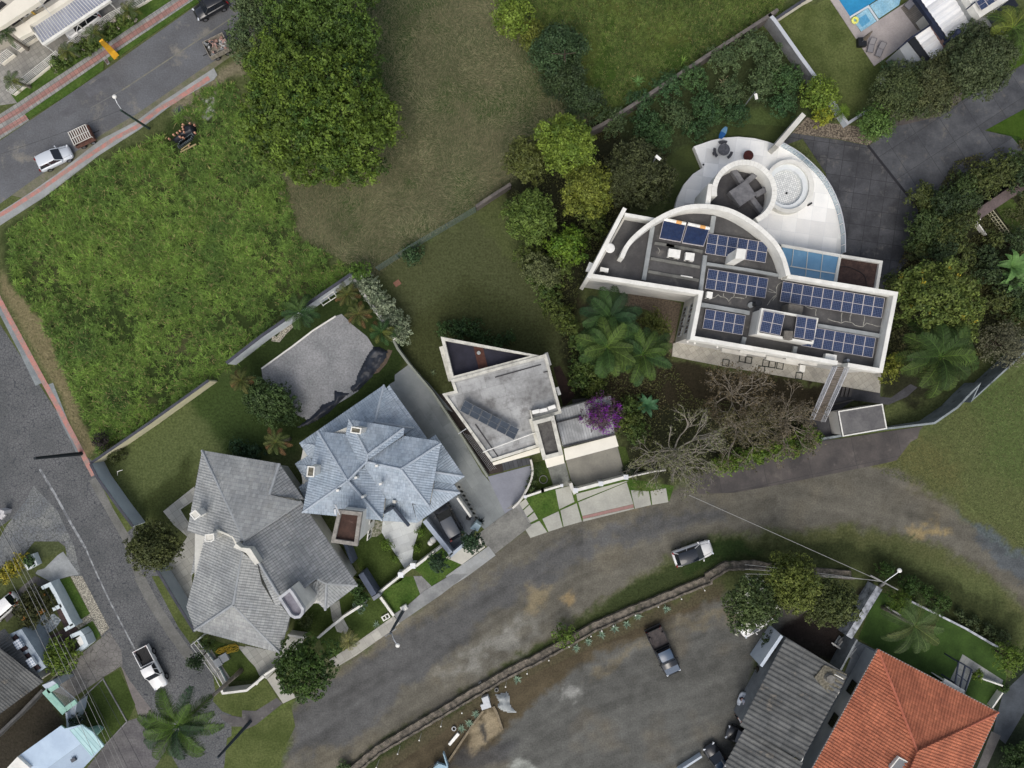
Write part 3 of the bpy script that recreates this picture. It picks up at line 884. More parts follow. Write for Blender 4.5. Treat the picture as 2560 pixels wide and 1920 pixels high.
hay('verge_grass',wp('O',0,0,600,100,720,205,985,190,990,130,860,0,640),5000,.3,(c(140,128,96),c(84,90,52)))
hay('meadow_grass',wp('O',0,1900,1020,2070,880,2215,790,2215,1190,2080,1080),30000,.2,(c(124,126,84),c(84,96,56)),(.7,.98),.03)
hay('roadside_grass',wp('O',0,760,1640,1000,1510,1230,1365,1430,1240,1540,1200,1560,1240,1440,1280,1230,1378,1000,1530,880,1610,800,1655),22000,.22,(c(88,96,54),c(52,66,34)),(.6,.95),.03)
# ---------------------------------------------------------------- streets, pavements, lawns, paved yards
ASPH = mat('asphalt',c(100,102,105),c(88,89,91),scale=.25,speck=.2,sscale=6,rough=.95,stain=(.35,c(128,124,114),.56,.7))
COBB = mat('cobble',c(103,104,104),c(88,90,90),scale=.3,speck=.2,sscale=4.5,rough=.95,bump=.5,bscale=6,voro=(3.2,.06,c(66,68,72)))
PAVE = mat('pavement',c(150,150,146),c(128,128,124),scale=.5,speck=.1,grid=(.5,.5,R(33),.03,c(104,104,100)))
PLAIN = mat('concrete_walk',c(152,155,154),c(128,130,128),scale=.4,speck=.08,stain=(.8,c(170,170,164),.55,.75))
REDT = mat('red_tactile',c(158,118,108),c(144,110,104),scale=.8,speck=.14,grid=(.5,.5,R(33),.03,c(112,92,86)))
REDP = mat('red_paint',c(176,124,114),c(150,128,120),scale=1.6,speck=.12,contrast=.08)
LAWN = mat('lawn',c(60,84,34),c(76,96,44),scale=.7,speck=.32,sscale=4.5,rough=1,spec=.1,bump=.6,bscale=12)
LAWN2 = mat('dull_lawn',c(90,98,58),c(72,82,44),scale=.35,speck=.32,sscale=4.5,rough=1,spec=.1,bump=.5,bscale=10)
LAWND = mat('dark_lawn',c(56,70,32),c(70,84,42),scale=.45,speck=.32,sscale=4.5,rough=1,spec=.1,bump=.5,bscale=10)  # darker, less vivid green grass
def road_mb(): return MB()
# upper street
sheet('street',wp('t00',0,-400,1450,0,1215,260,1040,900,610,1720,30,1850,-60,2700,-500,2700,-20,2300,230,2010,420,1760,590,1180,985,860,1180,300,1545,0,1760,-400,1960),ASPH,.004)
LINE = mat('worn_line',c(122,120,104),c(104,104,100),scale=2,speck=.1)
sheet('lane_marking',wp('t00',0,1050,776,2100,84,2106,92,1054,786),LINE,.008)
sheet('lane_marking',wp('t00',0,780,930,1050,776,1054,784,784,938),mat('faded_line',c(108,107,102),c(102,103,104),scale=2),.008)
PATCHD = mat('road_patch',c(84,85,88),c(96,97,100),scale=.8,speck=.14)
sheet('road_patch',wp('t00',0,720,780,850,680,930,650,990,680,940,740,850,800,780,850),PATCHD,.008)
sheet('road_patch',wp('t00',0,480,1000,620,900,660,960,590,1010),PATCHD,.008)
GUT = mat('gutter_strip',c(98,100,76),c(112,108,94),scale=1.2,speck=.2)
sheet('gutter',wp('t00',0,280,1560,860,1175,1180,985,1760,585,2010,430,2040,455,1850,590,1400,885,1190,1045,870,1215,500,1500,200,1710,100,1690),GUT,.008)
# upper pavement with its tactile stripe
slab('pavement',wp('t00',0,-300,1180,155,892,1500,-5,1640,-100,1870,-100,1700,-5,220,990,255,1040,-300,1400),PAVE,.08)
def strip(name,view,a,w,m,z):
    """band of width w (close-up pixels) along a path"""
    p = wp(view,0,*a);mb = MB();ww = w/VW[view][2]/PPM/2
    L = [];Rr = []
    for i in range(len(p)):
        u = Vector(p[min(i + 1,len(p) - 1)]) - Vector(p[max(i - 1,0)]);u.normalize()
        L.append((p[i][0] - u.y*ww,p[i][1] + u.x*ww));Rr.append((p[i][0] + u.y*ww,p[i][1] - u.x*ww))
    for i in range(len(p) - 1): mb.poly([L[i],Rr[i],Rr[i + 1],L[i + 1]],z)
    return struct(name,mb,m)
strip('pavement_stripe','t00',(-200,1160,150,968,450,770,1000,400,1620,-10),46,REDT,.084)
strip('pavement_stripe','t00',(-200,1280,0,1150,235,1012),44,REDT,.084)
slab('lawn',wp('t00',0,100,820,153,890,1500,-8,1560,-60,1420,-60,1320,-3,1200,75,650,440,280,690),LAWN,.1)
slab('lawn',wp('t00',0,218,990,255,1026,600,812,900,598,900,520),LAWN,.1)
slab('lawn',wp('t00',0,930,505,948,530,1030,490,1720,22,1860,-80,1800,-80,1680,0),LAWN,.1)
# lower pavement
slab('pavement',wp('t00',0,275,1659,500,1500,870,1208,1180,1048,1400,885,1850,590,1880,650,1850,690,1500,895,1220,1110,860,1340,470,1640,390,1700,0,1950,-100,2000,-100,1900),PLAIN,.07)
strip('pavement_stripe','t00',(-100,1920,70,1822,350,1640,700,1395,1000,1195,1180,1100,1400,930),34,REDP,.074)
strip('pavement_stripe','t00',(1400,930,1500,880,1650,780,1810,675),40,REDP,.074)
# left street in cobbles
sheet('cobbled_street',wp('O',0,-60,600,0,700,185,985,205,1000,290,1135,350,1245,410,1370,450,1440,500,1540,500,1590,540,1640,560,1720,420,1720,330,1560,300,1500,215,1370,180,1290,140,1180,60,1120,40,1110,-60,1180,-60,890,-5,900),COBB,.004)
sheet('cobbled_street',wp('t02',0,60,1220,230,1000,290,880,500,1100,640,1400,700,1659,600,1659,560,1360,300,1360,200,1480,0,1600,-100,1500),mat('pale_cobble',c(126,128,124),c(96,100,104),scale=.35,speck=.25,sscale=4,voro=(3.0,.07,c(80,82,82))),.008)
WL = mat('white_dust',c(152,155,156),c(104,106,108),scale=1.6,speck=.25,contrast=.08)
strip('lane_marking','t02',(345,735,480,960,600,1180,740,1420),20,WL,.012)
strip('lane_marking','t02',(740,1420,845,1659,960,1900,1170,2300),13,WL,.012)
strip('path','t01',(-40,900,0,985,200,1370,340,1660),70,mat('edge_walk',c(132,138,138),c(112,118,120),scale=.6,speck=.14),.012)
strip('path','t02',(430,0,560,330,640,480,690,590),60,bpy.data.materials['edge_walk'],.012)
strip('pavement_stripe','t01',(-40,860,0,940,200,1310,390,1660),44,REDP,.02)
strip('pavement_stripe','t02',(390,0,500,200,660,500,810,790),44,REDP,.02)
DIRTY = mat('sidewalk_old',c(112,112,108),c(96,96,92),scale=.5,speck=.2)
strip('pavement','t02',(800,820,900,1000,1090,1330,1200,1659),70,DIRTY,.012)
strip('pavement','t03',(1200,0,1330,250,1480,480,1640,700),90,DIRTY,.012)
sheet('lawn',wp('t02',0,890,900,960,990,1150,1240,1100,1280,980,1080),LAWN2,.016)
sheet('lawn',wp('t03',0,1310,0,1380,0,1520,240,1700,520,1650,590,1540,440),LAWN2,.016)
# bottom-left yards
CONC = mat('worn_concrete',c(134,134,132),c(110,110,108),scale=.6,speck=.14,stain=(.9,c(84,84,84),.56,.72))
CONCD = mat('dark_concrete',c(96,94,92),c(78,76,76),scale=.5,speck=.14,stain=(1.0,c(120,118,114),.56,.72))
sheet('driveway',wp('D',0,880,480,1140,220,1250,150,1560,600,1350,640,1000,750,700,580,740,520),mat('pale_drive',c(152,156,156),c(130,134,134),scale=.7,speck=.12),.016)
sheet('driveway',wp('t03',0,180,100,300,0,430,50,350,100,60,400,0,300),CONCD,.012)
sheet('lawn',wp('t03',0,420,60,600,10,780,330,640,420),LAWN,.016)
sheet('lawn',wp('t03',0,680,470,800,385,870,510,740,620),LAWN,.02)
PEBB = mat('pebbles',c(176,172,156),c(96,92,84),scale=9,speck=.3,sscale=7,contrast=.06)
sheet('pebble_bed',wp('t03',0,610,0,710,0,945,450,880,515,800,385,680,460,640,415,780,325),PEBB,.024)
sheet('driveway',wp('t03',0,945,480,1050,640,1060,770,900,870,620,1060,380,960,640,730,740,640),mat('cracked_drive',c(122,120,116),c(100,98,96),scale=.5,speck=.16,voro=(1.6,.04,c(86,84,80))),.012)
sheet('lawn',wp('t03',0,890,880,1030,810,1170,1110,1110,1250,905,1470,680,1090),LAWND,.016)
sheet('path',wp('t03',0,1040,760,1120,900,1330,1180,1200,1220,1160,1100),mat('pinkish_walk',c(122,116,112),c(104,100,98),scale=.5,speck=.18),.012)
sheet('path',wp('t03',0,1110,1250,1330,1180,1500,1400,1300,1720,700,1720,905,1470),mat('brick_walk',c(104,102,102),c(84,82,84),scale=.5,speck=.3,sscale=5),.016)
kr = MB()
for a in ((890,880,1100,1255),(900,880,690,1075),(1100,1255,900,1470)):
    kr.wall(wp('t03',0,*a),.12,0,.12)
tag(kr.obj('kerb',CONC),'thin grey kerb framing the green lawn beside the power lines','kerb')
# grey house grounds
TILEP = mat('pale_tiles',c(168,168,160),c(152,152,146),scale=.4,speck=.06,grid=(.75,.75,R(34),.02,c(128,130,124)))
slab('paved_path',wp('t02',0,1680,885,1410,1100,1500,1215,1620,1320,1420,1610,1480,1659,1660,1659,1720,1300,1620,1180,1560,1085,1700,990),TILEP,.03)
slab('paved_path',wp('t03',0,1480,0,1660,0,1660,200,1560,200),TILEP,.03)
slab('paved_path',wp('B',0,700,1260,1200,1350,1330,1090,1490,1150,1400,1400,1230,1420,1000,1600,840,1430),TILEP,.03)
slab('paved_path',wp('t13',0,-95,600,210,660,215,700,180,800,95,890,30,860),TILEP,.034)
slab('driveway',wp('t13',0,95,890,170,830,240,960,360,1040,235,1100),mat('entry_concrete',c(170,168,158),c(156,154,146),scale=.6,speck=.06),.05)
sheet('lawn',wp('t03',0,1720,560,1860,560,2070,620,2240,830,2230,900,1990,910),LAWND,.016)
sheet('path',wp('t03',0,1700,590,1760,580,1830,640,1990,880,1940,950,1830,820),CONC,.02)
sheet('lawn',wp('t03',0,1830,780,1990,1010,2240,950,2212,1170,2120,1220,2000,1200,1920,1170,1840,1080,1860,990),LAWN2,.016)
sheet('path',wp('t03',0,1900,1190,2110,1225,2230,1150,2300,1120,2300,1200,2130,1300,2010,1300,1920,1240),CONCD,.02)
sheet('lawn',wp('t13',0,0,930,90,895,180,1050,0,1165),LAWN2,.02)
sheet('path',wp('t13',0,-120,1160,0,1165,180,1050,230,1100,0,1285,-120,1340),CONCD,.024)
sheet('lawn',wp('t13',0,-250,1400,0,1290,300,1110,320,1200,340,1300,250,1480,190,1700,-280,1700),LAWN2,.012)
sheet('lawn',wp('t13',0,340,300,530,230,640,250,730,200,870,90,1000,210,940,240,540,530,330,480),LAWND,.016)
slab('paved_path',wp('t13',0,640,260,720,210,740,340,800,450,780,500,700,480,660,380),TILEP,.03)
sheet('lawn',wp('t13',0,540,530,700,420,840,310,940,240,1070,180,1190,350,630,720),LAWND,.02)
slab('pavement',wp('t13',0,1190,345,1245,405,1160,480,860,690,700,785,630,725,860,580),mat('white_walk',c(172,170,160),c(156,154,146),scale=.5,speck=.08,grid=(1.0,1.0,R(31),.02,c(140,138,130))),.07)
# front of the blue house
sheet('lawn',wp('t12',0,780,1390,880,1360,960,1300,1080,1270,1180,1450,1290,1600,1250,1659,970,1659,900,1600),LAWND,.016)
sheet('lawn',wp('t13',0,830,0,1290,0,1255,40,1060,140,990,60,920,-40),LAWND,.016)
sheet('lawn',wp('t13',0,1070,160,1270,10,1380,0,1450,140,1300,250,1190,330,1120,250),LAWN,.016)
sheet('lawn',wp('t13',0,1430,0,1650,0,1520,95),LAWN,.02)
sheet('lawn',wp('t12',0,1370,1600,1600,1420,1690,1490,1770,1560,1640,1660,1500,1700),LAWN,.016)
sheet('lawn',wp('t12',0,1440,1175,1480,1190,1600,1390,1360,1550,1345,1500,1370,1390),LAWND,.016)
slab('paved_path',wp('t12',0,1100,1150,1440,1150,1440,1180,1400,1290,1365,1400,1350,1500,1370,1560,1290,1600,1160,1400,1085,1280),mat('white_stone_path',c(196,200,198),c(184,188,188),scale=.8,speck=.05,grid=(1.4,.9,R(20),.012,c(160,164,164),.4)),.04)
sheet('gravel_patch',wp('t12',0,1030,1185,1100,1185,1085,1290,1040,1320,950,1320),mat('mossy_gravel',c(150,148,136),c(92,96,74),scale=3,speck=.3,contrast=.08),.02)
slab('pavement',wp('t12',0,1640,1659,2010,1400,2070,1480,1830,1659,1700,1740),PLAIN,.07)
slab('pavement',wp('t13',0,1190,330,1310,255,1450,130,1700,-20,1830,-20,1600,160,1240,405),mat('stained_walk',c(140,142,140),c(116,118,118),scale=.6,speck=.1,stain=(.9,c(98,98,98),.56,.72)),.078)
sheet('path',wp('t13',0,1360,0,1430,0,1520,90,1600,160,1450,250,1420,160),CONC,.03)
slab('driveway',wp('t12',0,1640,1500,1800,1380,1930,1320,1980,1410,1780,1560),mat('pale_entry',c(188,186,174),c(178,176,166),scale=.8,speck=.05),.075)
sheet('lawn',wp('t12',0,1925,1330,1960,1290,2012,1390,1985,1415),LAWN2,.02)
slab('driveway',wp('t12',0,1900,1310,2180,1100,2250,1060,2380,1220,2240,1330,2060,1470),mat('mottled_concrete',c(128,128,122),c(108,108,104),scale=.5,speck=.18,stain=(.6,c(84,84,80),.55,.7)),.06)
slab('driveway',wp('L',0,1230,0,1290,-60,1500,0,1960,650,2240,1120,2700,1680,2300,1800,2090,1610,1930,1390,1890,1250,1610,725,1160,100,1230,60),mat('smooth_driveway',c(138,143,142),c(122,127,127),scale=.3,speck=.05,stain=(.5,c(96,100,100),.56,.75),grid=(3.2,1.1,R(-57),.012,c(112,118,118),.4)),.03)
slab('driveway',wp('t11',0,1200,1580,1320,1490,1500,1659,1700,1900,1200,1700),mat('smooth_driveway_end',c(136,140,140),c(120,126,126),scale=.4,speck=.05),.034)
slab('carport_floor',wp('t12',0,1480,1130,1740,960,1860,1130,1950,1210,1700,1480,1640,1430),mat('carport_concrete',c(116,122,128),c(102,108,114),scale=.4,speck=.06,grid=(1.6,1.6,R(57),.015,c(84,88,94))),.05)
STEP = mat('stepping_slabs',c(136,138,134),c(122,124,120),scale=.8,speck=.08)
for i in range(9):
    a = q('t12',1745 + i*21,870 + i*38)[0];b = P(a,.05)
    st_ = MB();st_.box(b[0],b[1],-.01,.82,.5,.07,R(-30));o = tag(st_.obj('stepping_slab',STEP),'grey stepping slab in the row beside the smooth driveway, %s from the top' % ['first','second','third','fourth','fifth','sixth','seventh','eighth','ninth'][i],'paving slab','stepping slabs along the driveway')
# garden of the gravel court
GRAV = mat('court_gravel',c(142,143,144),c(124,126,127),scale=.4,speck=.3,sscale=5,rough=1,bump=.3,bscale=12)
struct('gravel_court',MB().poly(wp('R',0,300,690,790,345,830,330,900,400,1000,480,1050,560,940,840,880,880,760,950,620,1040,540,1000,420,880,310,760),.02),GRAV)
strip('gravel_strip','R',(370,490,410,500,450,450,500,400),40,PEBB,.024)
sheet('soil',wp('t11',0,940,1600,1060,1500,1140,1360,1180,1370,1130,1480,1060,1560),mat('bare_soil',c(98,84,72),c(84,74,62),scale=1,speck=.2),.016)
# concrete house front
slab('driveway',wp('t22',0,460,640,910,530,975,790,560,895,510,830),mat('garage_floor',c(138,136,126),c(124,122,114),scale=.4,speck=.08,stain=(.7,c(108,106,100),.58,.74)),.03)
slab('paved_path',wp('t22',0,300,690,460,680,500,830,500,880,360,890),mat('mottled_path',c(128,130,124),c(106,108,102),scale=1.2,speck=.14),.03)
sheet('lawn',wp('t22',0,180,680,300,660,350,880,140,960,90,940,170,780),LAWND,.016)
sheet('lawn',wp('t22',0,910,540,980,540,1050,780,1000,800),LAWND,.016)
sheet('lawn',wp('t22',0,115,985,370,905,1010,820,1400,880,1360,1010,600,1180,160,1330,20,1100),LAWN,.016)
SL = mat('slab_concrete',c(166,166,156),c(150,150,142),scale=.4,speck=.08)
for a in ((375,912,500,880,540,1018,408,1082),(555,950,985,838,1005,838,567,1012),(572,1022,990,850,1048,1036,607,1140),(418,1092,558,1030,603,1188,446,1233),
          (262,1165,402,1100,438,1236,315,1276),(105,1240,236,1182,304,1280,160,1330),(1026,918,1180,925,1202,1045,1062,1078),(1196,925,1330,900,1350,1020,1212,1044)):
    slab('paving_slab',wp('t22',0,*a),SL,.045)
for a in ((10,1075,118,990,145,1035,38,1135),(46,1140,150,1045,186,1098,76,1186),(84,1196,192,1108,225,1165,105,1222)):
    slab('paving_slab',wp('t22',0,*a),SL,.045)
slab('pavement_stripe',wp('t22',0,607,1142,1048,1038,1052,1066,612,1166),mat('pink_band',c(150,116,110),c(142,112,106),scale=1,speck=.1),.05)
slab('kerb_band',wp('t22',0,612,1168,1052,1068,1056,1078,616,1188),SL,.046)
slab('driveway',wp('K',0,590,1582,1045,1462,1062,1520,1040,1640,930,1850,790,2000),mat('lilac_concrete',c(132,135,144),c(124,127,136),scale=.6,speck=.06),.04)
slab('driveway',wp('t12',0,2160,1080,2260,1010,2380,1210,2250,1070),CONC,.064)
DECKW = mat('wood_deck',c(84,74,68),c(66,58,54),scale=1,speck=.14,grid=(4,.16,R(14),.02,c(36,32,30)))
sheet('paved_path',wp('K',0,740,1420,1045,1380,1045,1450,760,1520),mat('dark_pavers',c(76,78,82),c(66,68,72),scale=1,grid=(.5,1.2,R(14),.03,c(44,46,48))),.02)
sheet('wooden_deck',wp('K',0,1290,420,1360,400,1520,720,1400,850,1350,640),mat('red_deck',c(62,44,38),c(46,34,30),scale=1,grid=(2,.14,R(-10),.02,c(26,22,20))),.02)
sheet('path',wp('K',0,1490,760,1680,740,1700,790,1500,830),CONCD,.024)
# dark concrete apron and lane to the gate
APR = mat('apron',c(88,83,80),c(68,65,64),scale=.35,speck=.1,stain=(.5,c(118,112,104),.56,.74),grid=(5.2,8,R(12),.03,c(62,60,60)))
slab('apron',wp('t32',0,-700,790,-260,660,0,620,440,500,1060,405,1340,365,1310,400,1290,470,1230,500,1110,660,980,690,560,775,140,860,-300,940,-640,950),APR,.05)
DRV = mat('stone_paving',c(78,79,82),c(56,57,60),scale=.4,speck=.14,sscale=5,stain=(.7,c(104,102,98),.56,.74),grid=(1.75,1.75,R(-8),.03,c(46,47,50)))
slab('courtyard_paving',wp('t30',0,100,1270,210,1150,620,1210,870,1260,1180,1659,1250,2200,1000,2500,600,2300,500,1500,300,1200),DRV,.03)
DRV2 = mat('stone_drive',c(84,86,89),c(62,64,68),scale=.4,speck=.14,sscale=5,stain=(.6,c(110,106,98),.56,.74),grid=(3.2,3.2,R(33),.03,c(54,55,58)))
slab('driveway',wp('t30',0,870,1262,1100,1090,1480,1010,1660,880,1800,790,2040,660,2212,550,2600,300,2600,700,2180,960,1870,1130,2100,1180,2250,1350,1700,1560,1300,1800,1250,2150,1180,1680),DRV2,.034)
slab('driveway',wp('t30',0,870,1262,990,1150,1100,900,1300,920,1620,640,1690,690,1670,870,1480,1008,1100,1095),mat('brown_paving',c(92,86,82),c(76,72,70),scale=.5,speck=.14,grid=(2.6,2.6,R(-8),.03,c(56,52,50))),.038)
strip('drain_channel','t30',(860,1255,1180,1659,1320,1820),22,mat('drain_dark',c(38,38,42),speck=0),.042)
sheet('lawn',wp('t30',0,1670,870,1700,680,1960,480,2300,300,2300,500,2040,640,1800,785),mat('bright_lawn',c(50,72,22),c(62,82,30),scale=.5,speck=.2,rough=1,spec=.1),.045)
sheet('lawn',wp('t30',0,1880,1125,2190,955,2600,800,2600,1500,2250,1260,2160,1180),bpy.data.materials['bright_lawn'],.045)
sheet('rock_bed',wp('t30',0,210,1150,330,1010,480,1060,680,1080,800,1100,900,1220,870,1258,620,1205),mat('rock_bed',c(132,122,106),c(70,62,54),scale=6,speck=.3,contrast=.08),.04)
sheet('gravel_strip',wp('X',0,-380,170,-60,230,160,290,90,660,75,770,30,700,30,500,-150,350,-400,300),mat('brown_pebbles',c(118,106,90),c(74,64,54),scale=5,speck=.3,contrast=.1),.012)
# lawns of the pool villa
slab('lawn',wp('t30',0,75,180,500,-5,560,-60,1500,-60,1300,500,1230,570,1060,815,690,1060,480,745),LAWN2,.03)
sheet('lawn',wp('W',0,870,700,800,725,700,790,760,600,700,420,740,300,960,180,1160,140,1280,30,1560,40,1720,60,1620,200,1200,300,1050,380,860,560),mat('moss_lawn',c(68,78,40),c(54,64,32),scale=.5,speck=.18,rough=1),.012)
# right-hand lawn of the tiled house
slab('lawn',wp('t33',0,940,130,1240,210,2000,630,2060,860,2030,1000,1940,1140,1700,1020,950,640,780,540),mat('deep_lawn',c(46,68,24),c(58,82,32),scale=.6,speck=.2,rough=1),.03)
slab('paved_path',wp('t33',0,1680,675,2030,900,2010,950,1840,880,1770,830,1700,1020,1560,920),mat('pale_terrace',c(150,152,148),c(138,140,136),scale=.6,speck=.06,grid=(.5,.9,R(-30),.02,c(118,120,118))),.05)
sheet('driveway',wp('t33',0,2030,1010,2250,800,2500,900,2212,1180,2050,1450,1940,1360,1985,1180),mat('blue_asphalt',c(72,78,84),c(58,63,68),scale=.6,speck=.12),.02)
sheet('path',wp('t33',0,1930,1340,2010,1380,1860,1720,1780,1720),CONCD,.024)
# ---------------------------------------------------------------- buildings: materials
WHITE = mat('white_wall',c(202,200,193),c(184,183,177),scale=.5,speck=.03,rough=.8)
COPING = mat('white_coping',c(226,225,217),c(210,209,201),scale=.8,speck=.04,rough=.7,stain=(2.2,c(170,166,152),.62,.8))
OFFW = mat('offwhite_wall',c(206,204,196),c(186,184,176),scale=.5,speck=.05)
DECK = mat('roof_membrane',c(88,87,86),c(66,65,65),scale=.35,speck=.12,stain=(.9,c(116,112,106),.57,.76))
DECKB = mat('dirty_membrane',c(72,71,72),c(54,53,55),scale=.5,speck=.14,stain=(1.2,c(98,96,92),.58,.76))
BEAM = mat('roof_beam',c(150,154,154),c(132,136,136),scale=.7,speck=.06)
PANE = mat('window_glass',c(44,52,62),speck=0,rough=.08,spec=.8)
DPANE = mat('dark_glass',c(26,28,30),speck=0,rough=.15,spec=.6)
ALU = mat('aluminium',c(200,203,206),speck=.03,rough=.4,metal=.3)
ACW = mat('ac_white',c(232,231,224),c(216,215,208),scale=2,speck=.03,rough=.5)
STEEL = mat('galvanised',c(150,154,158),c(128,132,136),scale=2,speck=.05,rough=.45,metal=.5)
BLACK = mat('black_metal',c(28,30,34),speck=.05,rough=.5)
SOLAR = mat('solar_cells',c(34,50,82),c(28,42,72),scale=1.5,speck=.04,rough=.18,spec=.7)
CELLGAP = mat('cell_line',c(112,122,148),speck=0,rough=.4)
PFR = mat('panel_frame',c(196,190,188),speck=0,rough=.4,metal=.2)
JNT = mat('joint_line',c(196,194,184),speck=0)
ORD = ['first','second','third','fourth','fifth','sixth','seventh','eighth','ninth','tenth','eleventh','twelfth','thirteenth','fourteenth','fifteenth']

def arcpts(view,pts,sub=6,closed=False):
    """smooth curve through close-up points, as survey pixels"""
    p = q(view,*pts);n = len(p);out = []
    rngi = range(n if closed else n - 1)
    for i in rngi:
        a,b,d,e = p[(i - 1) % n] if (closed or i > 0) else p[0],p[i],p[(i + 1) % n],p[(i + 2) % n] if (closed or i < n - 2) else p[-1]
        for k in range(sub):
            t = k/sub
            out.append(tuple(.5*(2*b[j] + (d[j] - a[j])*t + (2*a[j] - 5*b[j] + 4*d[j] - e[j])*t*t + (3*b[j] - a[j] - 3*d[j] + e[j])*t**3) for j in (0,1)))
    if not closed: out.append(p[-1])
    return out

def window(parent,a,b,z0,z1,n,proud=.03,mull=1,fm=None,pm=None,depth=.05):
    """window in a wall running from a to b (world xy) whose outward side is n"""
    a,b = Vector(a),Vector(b);n = Vector(n).normalized();L = (b - a).length;u = (b - a)/L
    fr = MB();ft = .07
    def bar(s0,s1,h0,h1,off):
        p0 = a + u*s0;p1 = a + u*s1
        fr.prism([p0 + n*.005,p1 + n*.005,p1 + n*off,p0 + n*off],h0,h1,True)
    bar(0,L,z0,z0 + ft,proud + depth);bar(0,L,z1 - ft,z1,proud + depth)
    for k in range(mull + 2):
        s = (L - ft)*k/(mull + 1);bar(s,s + ft,z0 + ft,z1 - ft,proud + depth)
    w = fr.obj('window',fm or COPING,parent)
    pn = MB();p0,p1 = a + u*ft,b - u*ft
    pn.prism([p0 + n*.006,p1 + n*.006,p1 + n*proud,p0 + n*proud],z0 + ft,z1 - ft,True)
    pn.obj('pane',pm or PANE,w)
    return w

# ---------------------------------------------------------------- large white house
ZP,ZD = 8.0,6.6
big = thing('white_house','large white flat-roofed house with a curved wall, round turret and many solar panels','house',one('X',900,400,ZP))
lw_top = q('W',385,765,650,806);arc_px = arcpts('W',(372,1120,420,1020,500,930,640,822,790,744,930,706,1070,702,1200,722,1310,762,1450,846,1560,938,1640,1030,1690,1130,1728,1262),6)
i0 = min(range(len(arc_px)),key=lambda i: (arc_px[i][0] - q('W',640,822)[0][0])**2 + (arc_px[i][1] - q('W',640,822)[0][1])**2)
outline = q('W',398,758) + q('W',640,800) + arc_px[i0:] + q('X',2148,190,2010,918,252,606) + q('W',1024,1404,112,1272)
OW = PW(outline,ZP)
m = MB();m.prism(inset(OW,.1),-.02,ZD);m.obj('body',WHITE,big)
dk = MB();dk.poly(inset(OW,.3),ZD + .01);dk.obj('roof_deck',DECK,big)
# parapets: straight runs, z from deck to coping
def para(view,a,t=.4,z0=ZD - .3,z1=ZP,closed=False,side=0):
    mb = MB();mb.wall(PW(q(view,*a) if isinstance(a,tuple) else a,z1),t,z0,z1,closed,side);return mb
pm_ = MB()
pm_.wall(PW(q('W',396,768,645,812),ZP),.36,ZD - .3,ZP)
pm_.wall(PW(q('W',112,1264) + q('W',1019,1404) + q('X',262,606,1600,838),ZP),.42,ZD - .3,ZP)
pm_.wall(PW(q('X',1695,856,2000,908,2138,200,1140,38),ZP),.42,ZD - .3,ZP)
pm_.obj('parapet',COPING,big)
sw = MB();a_,b_ = PW(q('W',396,715,62,1340),0),None
e0 = P(q('W',397,718)[0],ZP);e1 = P(q('W',100,1285)[0],ZP)
sw.wall([e0,e1],.42,-.02,ZP + .12);sw.obj('side_wall',COPING,big)
# curved fin wall
fin = MB();fin.wall(PW(arc_px,8.7),.46,ZD,8.7);fin.obj('curved_wall',COPING,big)
for i in range(3,len(arc_px) - 1,3):
    a,b = Vector(P(arc_px[i],8.7)),Vector(P(arc_px[i + 1],8.7));u = (b - a).normalized();fj = MB()
    fj.box(a.x,a.y,8.701,.02,.46,.006,math.atan2(u.y,u.x));fj.obj('coping_joint',JNT,big)
# beams and steps on the deck
for a,w in (((625,862,552,1300),.8),((1122,780,1100,920),.85),((1052,1100,1014,1392),.75),((1062,1168,1400,1218),.55),((1400,1218,1700,1272),.55)):
    bm = MB();bm.wall(PW(q('W',*a),ZD + .35),w*.55,ZD,ZD + .35);bm.obj('roof_beam',BEAM,big)
for a in ((345,300,790,378),(745,600,728,665),(1420,494,2000,590),(1215,685,1200,755)):
    bm = MB();bm.wall(PW(q('X',*a),ZD + .35),.42,ZD,ZD + .352);bm.obj('roof_beam',BEAM,big)
LEDG = mat('roof_ledge',c(118,118,112),c(96,96,92),scale=1,speck=.1)
for a in ((608,1125,1008,1196),(588,1232,1000,1304),(735,1016,1030,1070),(640,1000,800,1026)):
    stp = MB();stp.wall(PW(q('W',*a),ZD + .15),.3,ZD,ZD + .15);stp.obj('roof_ledge',LEDG,big)
ckm = mat('sealed_crack',c(170,168,158),c(132,130,122),scale=3,speck=.1)
def crack(view,a,w=.07):
    p = PW(q(view,*a),ZD + .02);o = [];ck = MB()
    for i in range(len(p) - 1):
        A,B_ = Vector(p[i]),Vector(p[i + 1]);n = max(2,int((B_ - A).length/.3))
        for k in range(n): o.append(A.lerp(B_,k/n) + Vector((rnd.uniform(-.09,.09),rnd.uniform(-.09,.09))))
    o.append(Vector(p[-1]))
    for i in range(len(o) - 1):
        u = (o[i + 1] - o[i]);u = u.normalized() if u.length > 1e-6 else Vector((1,0));nn = Vector((-u.y,u.x))*w/2
        ck.poly([o[i] + nn,o[i] - nn,o[i + 1] - nn,o[i + 1] + nn],ZD + .02)
    ck.obj('sealed_crack',ckm,big)
for a in ((1510,425,1560,450,1640,465,1700,455,1760,490,1830,500,1870,475,2005,500),(1640,370,1636,465),(1722,385,1715,455),(1300,320,1410,345,1400,405),(1845,405,1835,500),
          (1085,95,1050,120,1030,210,950,305),(450,245,500,215,560,240,600,270,640,225,740,245),(550,190,560,240),(645,200,640,230),(760,215,750,240),(960,160,1030,190)):
    crack('X',a)
for a in ((665,1035,690,1060,670,1085),(1560,1385,1640,1410,1600,1470)): crack('W',a,.05)
